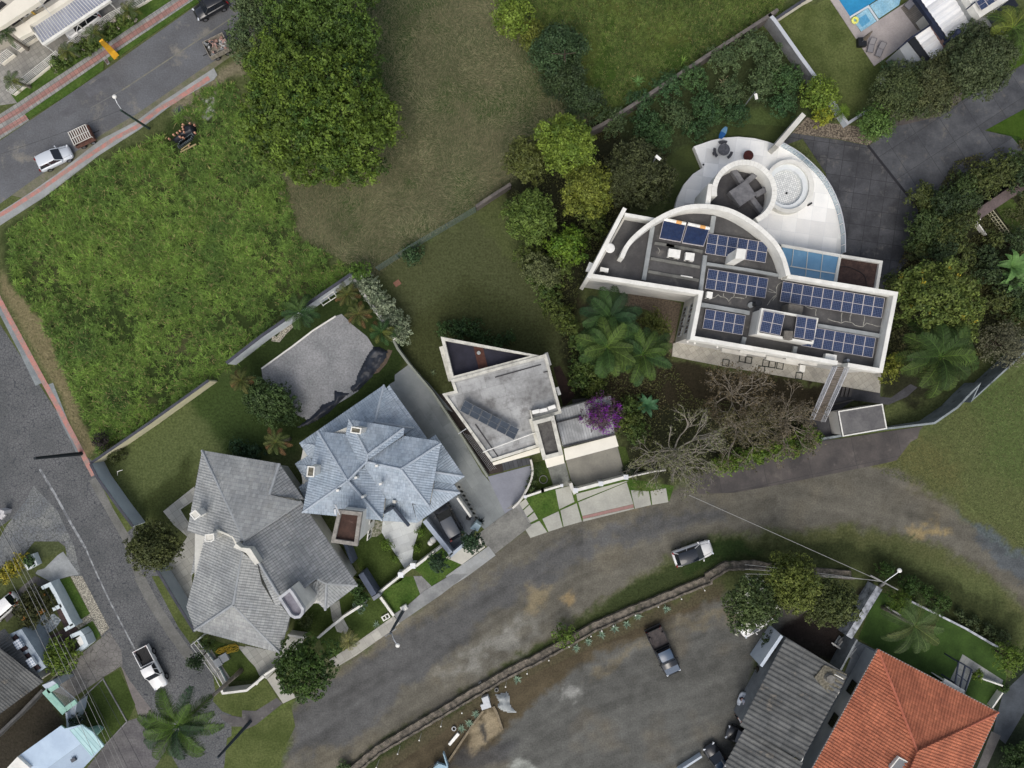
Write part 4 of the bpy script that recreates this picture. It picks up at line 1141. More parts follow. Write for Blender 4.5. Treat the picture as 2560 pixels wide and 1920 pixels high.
# windows on the left-facing wall and floor slabs
wA,wB = Vector(P(q('W',1024,1404)[0],ZP)),Vector(P(q('X',252,606)[0],ZP))
un = (wB - wA).normalized();nn = Vector((un.y,-un.x))
if nn.x > 0: nn = -nn
Lw = (wB - wA).length
for z0,z1 in ((1.2,2.6),(4.3,5.7)):
    for k in range(3):
        s = Lw*(.16 + .25*k);window(big,wA + un*s + nn*-.1,wA + un*(s + Lw*.2) + nn*-.1,z0,z1,nn,.12,1,BEAM)
# awning slabs, wall lights on the garden front
fA,fB = Vector(P(q('X',252,606)[0],ZP)),Vector(P(q('X',2010,918)[0],ZP));uf = (fB - fA).normalized();nf = Vector((uf.y,-uf.x))
if nf.y > 0: nf = -nf
Lf = (fB - fA).length
for s0,s1,zz in ((.24,.38,2.6),(.3,.44,5.2),(.49,.67,2.6),(.55,.72,5.2)):
    mb = MB();p0,p1 = fA + uf*Lf*s0 - nf*.1,fA + uf*Lf*s1 - nf*.1
    mb.prism([p0,p1,p1 + nf*.42,p0 + nf*.42],zz,zz + .1,True);mb.obj('window_awning',OFFW,big)
    window(big,p0 + uf*.3,p1 - uf*.3,zz - 1.5,zz - .1,nf,.13,3)
for s in (.03,.07,.195,.44,.845,.86):
    mb = MB();p0 = fA + uf*Lf*s + nf*.0;mb.ball(p0.x,p0.y,4.0,.14,8);mb.obj('wall_light',ACW,big)
# penthouse block
pb = MB();PT = PW(q('X',902,332,1425,425,1376,664,856,572),9.6)
pb.prism(inset(PT,.08),ZD - .05,9.2);pb.obj('rooftop_block',WHITE,big)
pc = MB();pc.ring(ccw(PT),inset(PT,.2),9.0,9.6);pc.obj('parapet',COPING,big)
pdk = MB();pdk.poly(inset(PT,.15),9.22);pdk.obj('roof_deck',DECKB,big)
pt2 = MB();pt2.prism(PW(q('X',1152,290,1285,312,1272,395,1140,372),8.6),ZD,8.6);pt2.obj('stair_block',mat('mottled_roof',c(112,108,100),c(96,92,86),scale=3,speck=.2),big)
pt3 = MB();pt3.prism(PW(q('X',1112,540,1192,545,1183,626,1105,612),9.9),9.0,9.9);pt3.obj('roof_hatch',bpy.data.materials['mottled_roof'],big)
ch = MB();ch.prism(PW(q('W',1310,1045,1386,1052,1372,1132,1296,1124),10.2),ZD,10.2);ch.obj('chimney',COPING,big)
# turret with cross beams
tc = q('W',1371,588)[0];n_ = 44
def ell(view,cx,cy,rx,ry,n=n_,a0=0,a1=360):
    return [q(view,cx + rx*math.cos(R(a0 + (a1 - a0)*i/(n if a1 - a0 == 360 else n - 1))),cy + ry*math.sin(R(a0 + (a1 - a0)*i/(n if a1 - a0 == 360 else n - 1))))[0] for i in range(n)]
tw = MB();tw.prism(PW(ell('W',1370,588,262,262),8.5),-.02,6.0);tw.obj('turret',WHITE,big)
tw = MB();tw.wall(PW(ell('W',1370,588,245,245,40,-187,66),8.5),.52,5.9,8.5);tw.obj('turret_ring_wall',COPING,big)
for i in range(34):
    tj = MB();an = R(-185 + 250*i/33);p = P(q('W',1370 + 245*math.cos(an),588 + 245*math.sin(an))[0],8.5);tj.box(p[0],p[1],8.501,.52,.025,.008,-an);tj.obj('coping_joint',JNT,big)
td = MB();td.poly(PW(ell('W',1368,592,225,225),6.3),6.3);td.poly(PW(q('W',1085,560,1300,600,1480,800,1420,840,1085,700),6.3),6.29);td.obj('roof_deck',DECKB,big)
tbm = mat('turret_beam',c(112,112,114),c(92,92,95),scale=1.5,speck=.12)
for a in ((1270,385,1360,520),(1480,425,1380,510),(1570,550,1460,610),(1420,620,1520,750)):
    tb = MB();tb.wall(PW(q('W',*a),7.0),.55,6.2,7.0);tb.obj('turret_beam',tbm,big)
tb = MB();tb.prism(PW(q('W',1245,582,1386,488,1466,612,1334,702),7.3),6.2,7.3);tb.obj('turret_slab',tbm,big)
lk = MB();lk.wall(PW(q('W',1097,520,1070,692),8.4),.5,3,8.4);lk.obj('link_wall',COPING,big)
lb = MB();lb.prism(PW(q('W',1090,560,1400,620,1450,800,1300,760,1075,700),6.25),2.9,6.25);lb.obj('link_block',DECKB,big)
# terrace
ter = q('W',958,215,1100,166,1200,144,1320,136,1450,148,1560,176) + arcpts('W',(1650,208,1780,282,1900,385,2000,495,2080,630,2130,770,2160,940,2164,1108),4) + q('W',1670,1020,1500,900,1200,760,800,725,830,620,880,520,950,440,1030,388)
TW = PW(ter,.8)
TERR = mat('terrace_white',c(244,243,238),c(234,234,230),scale=.5,speck=.02,rough=.7,grid=(1.6,1.6,R(-8),.012,c(214,216,215)),stain=(1.0,c(176,178,178),.66,.85))
tr = MB();tr.prism(TW,-.02,.8);tr.obj('terrace',TERR,big)
rl = MB();ra = PW(arcpts('W',(1655,212,1780,286,1900,389,2000,500,2075,632,2124,772,2152,940,2154,1090),6),.8)
rg = MB();rg.wall(ra,.02,.82,1.85)
GLS = mat('railing_glass',c(120,150,168),speck=0,rough=.1,trans=.35)
rl.wall(PW(arcpts('W',(1655,212,1780,286,1900,389,2000,500,2075,632,2124,772,2152,940,2154,1090),6),.8),.09,1.85,1.92)
for i in range(0,len(ra),3): rl.box(ra[i][0],ra[i][1],.8,.06,.06,1.05)
rlo = rl.obj('railing',ALU,big);rg.obj('railing_glass',GLS,rlo)
# round hot tub on the terrace
tub = thing('round_tub','white raised round plunge pool beside the turret on the white terrace','plunge pool',one('W',1735,540,1.7))
t1,t2 = ell('W',1735,538,203,218),ell('W',1728,538,170,186)
m = MB();m.ring(PW(t1,1.7)[::-1],PW(t2,1.7)[::-1],.7,1.7);m.obj('rim',COPING,tub)
t3 = ell('W',1715,545,132,146)
m = MB();m.ring(PW(t2,1.4)[::-1],PW(t3,1.4)[::-1],.8,1.35);m.obj('bench',mat('tub_bench',c(222,226,226),c(212,217,218),scale=1,speck=.02),tub)
m = MB();m.poly(PW(t3,.9),.86);m.obj('tub_floor',mat('tub_floor',c(226,226,222),c(216,217,214),scale=1,speck=.03,grid=(.22,.22,R(20),.02,c(160,168,170)),stain=(1.4,c(120,122,118),.64,.8)),tub)
m = MB();px_,py_ = one('W',1712,595,.9)
m.cyl(px_,py_,0.86,.96,.12,12)
m.obj('drain',BLACK,tub)
# glass roof and planted roof beside it
gl = MB();gp = q('W',1672,1026,2148,1106,2106,1312,1744,1256);gl.prism(PW(gp,3.3),3.2,3.3)
SKY = mat('blue_glass',c(108,154,186),c(94,140,174),scale=.5,speck=.03,rough=.08,spec=.7,stain=(.6,c(140,176,196),.58,.8))
go = gl.obj('glass_roof',SKY,big)
gf = MB()
for a,w in (((1670,1020,2150,1104),.32),((1740,1188,2112,1250),.1),((2150,1100,2108,1316),.3),((1772,1040,1754,1190),.05),((1888,1058,1868,1270),.05),((2010,1080,1985,1290),.05)):
    gf.wall(PW(q('W',*a),3.4),w,3.29,3.4 + w*.05)
gf.obj('frame',COPING,go)
pr = MB();pr.prism(wp('X',3.2,1600,-30,1975,20,1950,160,1580,90),-.02,3.0);pr.obj('annex',WHITE,big)
pr = MB();pr.poly(wp('t31',3.1,630,560,968,614,930,832,590,776),3.1);pr.obj('gravel_roof',mat('brown_gravel',c(80,62,56),c(62,48,44),scale=2,speck=.3,sscale=6),big)
pr = MB();pr.wall(PW(q('t31',630,552,978,606,940,838),3.5),.34,2.9,3.5);pr.wall(PW(q('t31',622,560,590,775),3.45),.2,2.9,3.45);pr.obj('parapet',COPING,big)
hs = MB();hp = arcpts('t31',(625,580,620,640,700,650,790,690,840,740,850,830),6);hs.tube([(*P(p,3.15),3.15) for p in hp],.03,5)
tag(hs.obj('hose',BLACK),'black hose lying across the brown gravel roof','hose')
# garden patio under the front, with its step
pa = MB();pa.prism(wp('X',.3,85,655,75,775,250,812,600,880,1000,945,1450,1020,1990,1115,2004,925,1400,830,300,640),-.02,.3)
PATI = mat('patio_tiles',c(172,168,156),c(156,152,142),scale=.5,speck=.1,grid=(.62,.62,R(34),.016,c(132,130,122)),stain=(.8,c(130,124,112),.62,.8))
struct('patio',pa,PATI)
FRM = mat('dark_green_frame',c(38,44,40),speck=.08)
for i,(x,y) in enumerate(((570,836),(725,800),(780,812),(940,842),(998,852),(898,897),(1070,865),(1245,958),(1562,1016))):
    px,py = one('X',x,y,.35);mb = MB();w = .56
    ps = [(px + w*math.cos(R(45 + 90*k - 9)),py + w*math.sin(R(45 + 90*k - 9))) for k in range(4)]
    mb.ring(ccw(ps),ccw(scale_poly(ps,.8)),.3,.36);o = mb.obj('square_frame',FRM)
    tag(o,'dark square frame let into the pale patio, %s from the left along the white house' % ORD[[0,1,2,4,5,3,6,7,8][i]],'floor frame','dark square frames in the patio')
# roof stair down to the gate
stair = thing('roof_stair','long white metal stair with twin railings running down from the house roof','staircase',one('X',1400,1350,0))
tp0,tp1 = Vector(P(q('X',1565,872)[0],7.2)),Vector(P(q('X',1680,872)[0],7.2));bt0,bt1 = Vector(P(q('X',1350,1360)[0],.4)),Vector(P(q('X',1455,1378)[0],.4))
SM = mat('stair_metal',c(178,180,184),c(158,160,164),scale=2,speck=.05,rough=.5)
for A,B_,s in ((tp0,bt0,-1),(tp1,bt1,1)):
    for k,zz in enumerate((.05,.55,.95)):
        mb = MB();mb.tube([(A.x,A.y,7.0 + zz),(B_.x,B_.y,.25 + zz)],.06 if k else .1,5);mb.obj('handrail' if k else 'stringer',SM,stair)
    mb = MB()
    for i in range(9):
        t = i/8;p = A.lerp(B_,t);z = 7.0 + (.25 - 7.0)*t;mb.tube([(p.x,p.y,z),(p.x,p.y,z + .95)],.025,4)
    mb.obj('railing_post',SM,stair)
mb = MB();ns = 32
for i in range(ns):
    t = (i + .5)/ns;a = tp0.lerp(bt0,t);b = tp1.lerp(bt1,t);z = 7.0 + (.25 - 7.0)*t;d = (bt0 - tp0).normalized()*.085
    mb.prism([a - d,b - d,b + d,a + d],z,z + .04,True)
mb.obj('tread',mat('tread',c(112,104,96),c(92,86,80),scale=2,speck=.1),stair)
# solar panels
def make_panel(w=1.0,h=1.98):
    root = thing('photovoltaic_module','x','solar panel')
    m = MB();m.ring([(-w/2,-h/2),(w/2,-h/2),(w/2,h/2),(-w/2,h/2)],[(-w/2 + .035,-h/2 + .035),(w/2 - .035,-h/2 + .035),(w/2 - .035,h/2 - .035),(-w/2 + .035,h/2 - .035)],0,.045)
    m.box(0,0,.012,w - .07,.045,.034);m.obj('frame',PFR,root)
    m = MB();m.poly([(-w/2 + .03,-h/2 + .03),(w/2 - .03,-h/2 + .03),(w/2 - .03,h/2 - .03),(-w/2 + .03,h/2 - .03)],.03);m.obj('cells',SOLAR,root)
    m = MB()
    for i in range(1,6): m.box(-w/2 + w*i/6,0,.031,.012,h - .08,.003)
    for i in range(1,12):
        if i != 6: m.box(0,-h/2 + h*i/12,.0315,w - .08,.01,.0025)
    m.obj('cell_line',CELLGAP,root)
    return root
proto = None
def array(view,n,pts,z,where,grp):
    """n panels side by side filling the quad (tl, tr, br, bl)"""
    global proto
    tl,tr_,br,bl = [Vector(P(p,z)) for p in q(view,*pts)]
    ang = math.atan2((tr_ - tl).y,(tr_ - tl).x);W_ = ((tr_ - tl).length + (br - bl).length)/2/n;Hh = ((bl - tl).length + (br - tr_).length)/2
    for i in range(n):
        t = (i + .5)/n;ce = (tl.lerp(tr_,t) + bl.lerp(br,t))/2
        if proto is None: proto = make_panel();o = proto
        else: o = dup(proto,(0,0,0))
        place(o,(ce.x,ce.y,z),ang,(W_*.985,Hh/1.98,1))
        o['label'] = 'solar panel %s from the left in the %s' % (ORD[i],where);o['group'] = grp
array('W',6,(1080,921,1570,1000,1535,1160,1044,1085),ZD + .45,'six inside the curved wall','solar panels inside the curved wall')
array('W',6,(1080,1211,1569,1290,1533,1449,1043,1371),ZD + .45,'six below the curved wall','solar panels below the curved wall')
array('X',10,(1102,88,2045,243,1995,423,1058,270),ZD + .45,'row of ten by the upper parapet','solar panels of the long upper row')
array('X',4,(388,340,760,403,715,580,350,518),ZD + .45,'row of four','solar panels in the left corner')
array('X',7,(1305,498,1960,610,1912,790,1258,678),ZD + .45,'lower right row of seven','solar panels in the lower right corner')
array('X',2,(925,355,1120,398,1065,582,872,548),9.75,'left rooftop block pair','solar panels on the rooftop block, left pair')
array('X',2,(1228,408,1422,437,1368,636,1190,597),9.75,'right rooftop block pair','solar panels on the rooftop block, right pair')
# evacuated tube collectors
TUBES = mat('collector_tube',c(44,66,108),c(34,54,92),scale=3,speck=.05,rough=.2)
for k,a in enumerate(((712,812,888,850,852,992,680,962),(905,850,1080,888,1036,1026,864,998))):
    z = ZD + .5;tl,tr_,br,bl = [Vector(P(p,z)) for p in q('W',*a)]
    root = thing('tube_collector','solar water heater with blue glass tubes and a white header, %s of the pair' % ('left' if k == 0 else 'right'),'water heater',(tl.x,tl.y,ZD),'solar water heaters inside the curved wall')
    m = MB();n = 22
    for i in range(n):
        t = (i + .5)/n;a1 = tl.lerp(tr_,t);b1 = bl.lerp(br,t);m.tube([(a1.x,a1.y,z + .25),(b1.x,b1.y,z)],.035,5)
    m.obj('glass_tubes',TUBES,root)
    m = MB();m.tube([(tl.x,tl.y,z + .3),(tr_.x,tr_.y,z + .3)],.17,8);m.obj('header_tank',ACW,root)
    m = MB();m.tube([(bl.x,bl.y,z),(br.x,br.y,z)],.05,5);m.tube([(tl.x,tl.y,z + .2),(bl.x,bl.y,z - .04)],.04,5);m.tube([(tr_.x,tr_.y,z + .2),(br.x,br.y,z - .04)],.04,5)
    m.obj('frame',PFR,root)
    m = MB();a1 = tl.lerp(tr_,.55);b1 = tl.lerp(tr_,.8);m.tube([(a1.x,a1.y,z + .3),(b1.x,b1.y,z + .3)],.176,8);m.obj('header_label',mat('orange_label',c(214,160,96),speck=.05),root)
# air conditioners
def make_ac(w=.95,d=.42,h=.65):
    root = thing('air_conditioner','x','air conditioner')
    m = MB();m.box(0,0,.08,w,d,h);m.obj('case',ACW,root)
    m = MB();m.tube([(-.12,-d/2 - .012,.42),(-.12,-d/2 + .0,.42)],.23,16);m.obj('fan_grille',BLACK,root)
    m = MB()
    for s in (-1,1): m.box(s*w*.35,0,0,.06,d + .1,.08)
    m.obj('foot',BLACK,root)
    return root
acp = make_ac();acn = [0]
def ac(view,a,b,z,label,s=1.0,grp='air conditioners on the roofs'):
    """a, b: left and right end of the unit"""
    A,B_ = Vector(P(q(view,*a)[0],z + .7)),Vector(P(q(view,*b)[0],z + .7));ce = (A + B_)/2
    o = acp if acn[0] == 0 else dup(acp,(0,0,0));acn[0] += 1
    place(o,(ce.x,ce.y,z),math.atan2((B_ - A).y,(B_ - A).x),((B_ - A).length/.95,s,1));o['label'] = label;o['group'] = grp
ac('W',(752,1078),(848,1092),ZD,'wide white air conditioner on the roof left of the solar rows',2.0)
ac('W',(890,1106),(962,1116),ZD,'white air conditioner right of the wide one below the tube collectors',1.9)
ac('W',(198,1212),(264,1224),ZD,'flat white air conditioner in the lower left corner of the white house roof',1.0)
ac('X',(394,208),(446,216),ZD,'small square air conditioner under the second row of six solar panels',1.6)
ac('X',(1488,775),(1590,790),ZD,'white air conditioner by the lower parapet near the roof stair',1.3)
ac('X',(1250,885),(1300,893),.3,'round-fan air conditioner on the patio below the white house',1.8)
ac('W',(96,1228),(124,1160),5.6,'white air conditioner hung outside the left end wall of the white house',1.0)
ac('K',(1066,900),(1143,880),7.0,'first white air conditioner from the left in the recess of the concrete roof',.9)
ac('K',(1148,885),(1226,866),7.0,'middle white air conditioner of the three in the recess of the concrete roof',.9)
ac('K',(1236,858),(1312,832),7.0,'right white air conditioner of the three in the recess of the concrete roof',.9)
ac('K',(1330,630),(1358,712),4.0,'white air conditioner fixed outside the right wall of the concrete house',.8)
# dish, flue, rod on the roof
dish = thing('satellite_dish','round white satellite dish at the left edge of the white house roof','satellite dish',one('W',262,1046,ZD))
m = MB();dx,dy = one('W',277,1041,8.1);m.cyl(dx,dy,8.05,8.1,.5,20,.42);m.obj('reflector',ACW,dish)
m = MB();m.tube([(dx,dy,8.05),(dx - .5,dy - .15,7.7),(*one('W',240,1050,ZP),ZP)],.04,5);m.obj('bracket',STEEL,dish)
m = MB();fx_,fy_ = one('X',872,285,8.2);m.cyl(fx_,fy_,ZD,8.2,.24,14);m.cyl(fx_,fy_,8.2,8.28,.34,14)
tag(m.obj('flue_pipe',BLACK),'black round flue pipe above the rooftop block','flue')
m = MB();a,b = one('W',850,1267,ZD),one('W',946,1283,ZD);m.tube([(*a,ZD + .09),(*b,ZD + .09)],.09,6)
tag(m.obj('white_tube',ACW),'short white plastic tube lying on the left part of the white house roof','tube')
m = MB();a = one('X',1690,815,7.2);m.cyl(a[0],a[1],ZD,7.4,.16,12);tag(m.obj('vent_pipe',STEEL),'short pale vent pipe at the head of the roof stair','pipe')
m = MB();a = one('X',812,300,7.2);m.cyl(a[0],a[1],ZD,ZD + .3,.3,14);tag(m.obj('roof_vent',BEAM),'low round grey roof vent left of the black flue','vent')
# thin garden wall up to the shrubs
m = MB();m.wall(wp('t30',3.0,75,1262,312,985),.55,0,3.0);tag(m.obj('garden_wall',OFFW),'thin white wall slanting up from the terrace to the shrubs','wall')
# gatehouse
gh = thing('gatehouse','small flat-roofed gatehouse with a grey concrete roof by the boundary wall','outbuilding',one('X',1820,1360,0))
gp_ = wp('X',2.9,1602,1282,2012,1214,2055,1445,1645,1518)
m = MB();m.prism(inset(gp_,.15),-.02,2.75);m.obj('body',WHITE,gh)
m = MB();m.prism(gp_,2.7,2.9,True);m.obj('roof',mat('gatehouse_roof',c(104,103,102),c(86,85,86),scale=.8,speck=.12,stain=(.9,c(140,138,132),.6,.78)),gh)
m = MB();m.ring(ccw(gp_),inset(gp_,.12),2.9,2.98);m.obj('roof_edge',COPING,gh)
struct('path',MB().poly(wp('X',0,1290,1370,1340,1360,1460,1380,1500,1250,1750,1180,1600,1280,1650,1520,1430,1565),.016),mat('dark_path',c(70,70,73),c(58,58,61),scale=.8,speck=.15))
struct('path',MB().poly(wp('t32',0,600,20,970,80,970,110,1060,120,1230,0,1290,30,1200,110,1040,180,740,140,560,180,520,270,340,310,330,450,500,500,520,300),.012),bpy.data.materials['dark_path'])
m = MB()
for i in range(5): m.wall(wp('t32',.3,590 + i*34,30,570 + i*34,110),.3,0,.2 + .02*i)
m.wall(wp('t32',.5,560,180,740,138),.12,0,.5)
tag(m.obj('garden_steps',mat('dark_steps',c(84,82,82),c(68,66,66),scale=1,speck=.1)),'dark garden steps between the roof stair and the gatehouse','steps')
# boundary wall on the right
WST = mat('stained_wall',c(138,146,148),c(112,120,122),scale=.6,speck=.1,stain=(.9,c(48,52,54),.56,.68))
bw = q('t32',440,500,1060,400,1440,338,1640,200,1745,90,1830,5) + q('O',2100,865,2215,760,2330,650)
m = MB();m.wall(PW(bw,2.9),.22,0,[.9 if i < 2 else 2.2 if i == 1 else 2.9 for i in range(len(bw))]);tag(m.obj('boundary_wall',WST),'long stained grey boundary wall curving along the right-hand meadow','wall')

# ---------------------------------------------------------------- concrete-roofed house
K_ = thing('concrete_house','house with a weathered pale concrete roof and a dark triangular skylight','house',one('K',750,800,0))
CR = mat('weathered_roof',c(164,165,163),c(132,132,130),scale=.4,speck=.14,sscale=3,stain=(.8,c(100,98,96),.54,.72),grid=(2.6,1.3,R(14),.012,c(118,118,116),.3))
EDGE = mat('stained_edge',c(206,204,192),c(178,176,166),scale=1.2,speck=.08,stain=(2.4,c(122,118,108),.58,.74))
ko = (198,552,1215,275,1380,905,1290,930,1068,992,1142,1262,630,1425,108,700,238,668)
KW = wp('K',7.0,*ko)
m = MB();m.prism(inset(KW,.35),-.02,6.75);m.obj('body',OFFW,K_)
m = MB();m.poly(inset(KW,.1),6.78);m.obj('roof',CR,K_)
m = MB();m.ring(ccw(KW),inset(KW,.3),6.5,7.0);m.obj('roof_edge',EDGE,K_)
tri = wp('K',6.9,92,92,1140,292,205,552)
m = MB();m.prism(inset(tri,.3),-.02,5.2);m.obj('annex',OFFW,K_)
m = MB();m.ring(ccw(tri),inset(tri,.32),5.0,6.9);m.obj('annex_parapet',EDGE,K_)
m = MB();m.poly(inset(tri,.28),5.9);m.obj('annex_roof',mat('dark_sheet',c(44,44,56),c(36,36,46),scale=1,speck=.08),K_)
m = MB();m.poly(wp('K',5.92,435,175,538,195,600,440,505,470),5.92);m.obj('annex_stripe',mat('rust_stripe',c(84,54,44),c(68,42,36),scale=2,speck=.15),K_)
m = MB();a = one('K',497,264,6.1);m.cyl(a[0],a[1],5.93,6.15,.2,12);m.obj('vent',BEAM,K_)
tw_ = wp('K',7.7,1070,992,1298,932,1396,1348,1180,1404)
m = MB();m.prism(inset(tw_,.1),-.02,7.3);m.obj('stair_tower',OFFW,K_)
m = MB();m.ring(ccw(tw_),inset(tw_,.4),7.0,7.7);m.obj('tower_parapet',EDGE,K_)
m = MB();m.poly(inset(tw_,.35),7.35);m.obj('tower_roof',mat('tower_roof',c(92,90,86),c(72,70,68),scale=2,speck=.2),K_)
m = MB();m.prism(wp('K',3.7,1385,850,1640,785,1700,770,1905,725,1945,1130,1395,1262,1330,1000),-.02,3.5);m.obj('garage',OFFW,K_)
m = MB();m.poly(wp('K',3.62,1300,885,1640,785,1900,722,1942,1128,1395,1262,1330,1010),3.62);m.obj('garage_roof',mat('ribbed_roof',c(176,178,178),c(140,142,142),scale=.8,speck=.08,grid=(12,.3,R(-76),.03,c(128,130,130))),K_)
m = MB();m.wall(wp('K',3.9,1325,1005,1580,940),.14,3.5,3.9);m.wall(wp('K',3.8,1400,1265,1945,1132),.2,3.4,3.8);m.obj('garage_parapet',DECKB,K_)
CANO = mat('canopy_white',c(232,228,214),c(224,220,206),scale=.6,speck=.02)
for a,z,nm in (((1402,1285,1950,1142,1985,1258,1422,1408),3.3,'garage_canopy'),((1198,1398,1396,1348,1410,1438,1224,1488),3.0,'porch_canopy'),((640,1432,1142,1268,1150,1325,655,1462),5.0,'front_fascia')):
    m = MB();m.prism(wp('K',z,*a),z - .25,z,True);m.obj(nm,CANO,K_)
gpts = [Vector(P(p,0)) for p in q('K',1430,1410,1990,1262)]
m = MB()
for a in ((1075,868,1055,985),): m.wall(wp('K',7.15,1045,872,1068,985,1300,922),.14,6.8,7.15)
m.obj('recess_curb',EDGE,K_)
m = MB();m.wall(wp('K',6.9,460,1022,712,1382),.12,6.79,6.83);m.wall(wp('K',6.9,670,524,1160,388),.12,6.79,6.83);m.wall(wp('K',6.9,1185,470,1235,460),.12,6.79,6.83);m.obj('roof_joint',DECKB,K_)
m = MB();m.tube([(*one('K',540,1325,7.1),7.1),(*one('K',560,1312,7.1),7.1),(*one('K',1096,1114,7.1),7.1)],.05,5);tag(m.obj('roof_pipe',ACW),'long thin white pipe crossing the concrete roof beside the collectors','pipe')
m = MB();m.wall(wp('K',5.5,100,195,200,560),.5,4.0,5.5);m.obj('side_fin',EDGE,K_)
m = MB();m.wall(wp('K',3.2,1215,262,1255,395),.35,0,3.2);m.obj('garden_fin',OFFW,K_)
COLL = mat('collector_face',c(62,70,80),c(52,60,70),scale=1.5,speck=.04,rough=.7,spec=.15)
for i in range(6):
    x0,y0 = 352 + i*97,770 + i*52;z = 7.35
    tl,tr_,br,bl = [Vector(P(p,z)) for p in q('K',x0,y0,x0 + 88,y0 + 46,x0 + 34,y0 + 158,x0 - 56,y0 + 110)]
    root = thing('solar_collector','flat slate-blue water collector on the concrete roof, %s from the upper left' % ORD[i],'solar collector',(tl.x,tl.y,6.8),'flat collectors in a slanting row on the concrete roof')
    m = MB();m.add([(tl.x,tl.y,z + .25),(tr_.x,tr_.y,z + .25),(br.x,br.y,z - .35),(bl.x,bl.y,z - .35)],[(3,2,1,0)]);m.quadbox([(p.x,p.y,zz) for p,zz in ((bl,z - .45),(br,z - .45),(tr_,z + .15),(tl,z + .15))],.09);m.obj('panel',COLL,root)
    m = MB()
    for A,B_,za,zb in ((tl,tr_,.27,.27),(tr_,br,.27,-.33),(br,bl,-.33,-.33),(bl,tl,-.33,.27),(tl.lerp(bl,.5),tr_.lerp(br,.5),-.02,-.02)): m.tube([(A.x,A.y,z + za),(B_.x,B_.y,z + zb)],.018,4)
    m.obj('frame',STEEL,root)
# curved driveway wall, side fence, courtyard lines
cw = arcpts('t22',(162,655,178,740,165,830,120,930,70,1010,5,1075),6)
m = MB();m.wall(PW(cw,1.1),.22,0,1.1);tag(m.obj('curved_wall',OFFW),'low curved pale wall along the lilac driveway of the concrete house','wall')
m = MB();m.wall(wp('K',1.7,-300,-140,0,255,1,670,300,1120,590,1580)[2:] if False else PW(q('R',1170,500,1200,560,1269,655) + q('K',0,678,300,1130,590,1582),1.5),.25,0,1.5)
tag(m.obj('garden_wall',mat('olive_wall',c(138,142,132),c(122,126,116),scale=.8,speck=.06)),'long olive-grey wall between the smooth driveway and the concrete house','wall')
m = MB();sa,sb = q('K',285,1125,560,1560);
for k in range(5):
    a = q('K',330 + k*22,1110 + k*8)[0];b = q('K',620 + k*16,1520 - k*6)[0];m.tube([(*P(a,2.4),2.4),(*P(b,2.4),2.4)],.009,4)
m.tube([(*one('K',280,1125,2.5),2.5),(*one('K',365,1070,3.2),3.2)],.05,5)
tag(m.obj('clothes_line',ALU),'thin drying lines strung in the narrow side yard of the concrete house','clothes line')
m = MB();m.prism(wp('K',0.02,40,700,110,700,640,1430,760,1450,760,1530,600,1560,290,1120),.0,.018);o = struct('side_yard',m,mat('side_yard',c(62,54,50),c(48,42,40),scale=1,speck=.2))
def slide_gate(label,a,z,name='sliding_gate',view='t22',nrib=0,t=.12):
    root = thing(name,label,'gate',P(q(view,*a)[0],0))
    p = PW(q(view,*a),z);m = MB();m.wall(p,t,.08,z);m.obj('leaf',COPING,root)
    m = MB()
    for i in range(len(p) - 1):
        A,B_ = Vector(p[i]),Vector(p[i + 1]);n = max(1,int((B_ - A).length/2))
        for k in range(n + 1): s = A.lerp(B_,k/n);m.box(s.x,s.y,0,t*1.5,t*1.5,z + .03)
    m.obj('post',ALU,root);return root
slide_gate('long white sliding gate across the garage drive of the concrete house',(550,920,985,805),1.6,t=.35)
slide_gate('white garden gate left of the garage drive',(115,975,265,925,430,878),1.3,t=.22)
m = MB();m.wall(wp('t22',1.2,1000,808,1220,758,1330,745),.15,0,1.2);tag(m.obj('front_wall',OFFW),'low white front wall running under the bare tree','wall')
m = MB();m.wall(wp('t22',1.6,508,858,520,900,545,950),.35,0,1.6);tag(m.obj('gate_pillar',OFFW),'white meter pillar between the garage drive and the front path','pillar')
# ---------------------------------------------------------------- blue-tiled house
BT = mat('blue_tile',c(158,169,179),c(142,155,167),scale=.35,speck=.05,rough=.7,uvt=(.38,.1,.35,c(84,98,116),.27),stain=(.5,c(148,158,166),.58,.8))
BRT = mat('blue_ridge',c(170,179,187),c(158,168,178),scale=1,speck=.05,rough=.7)
bh = thing('blue_house','house with a many-hipped pale blue tiled roof beside the dark car','house',one('L',900,1100,0))
def roof_part(name,parent,m_,ridge,fs,view,rib=.27,amp=.032):
    """fs: list of (z_eave, slope, points); returns world points of each slope"""
    out = []
    for ze,sl_,pts in fs:
        mb = MB();out.append(facet(mb,q(view,*pts),ze,sl_,rib,amp));mb.obj(name,m_,parent)
    return out
def ridges(parent,m_,pairs,r=.16):
    for a,b in pairs:
        mb = MB();cap(mb,a,b,r*.78);mb.obj('ridge_tiles',m_,parent)
def pz(view,x,y,z):
    return (*one(view,x,y,z),z)
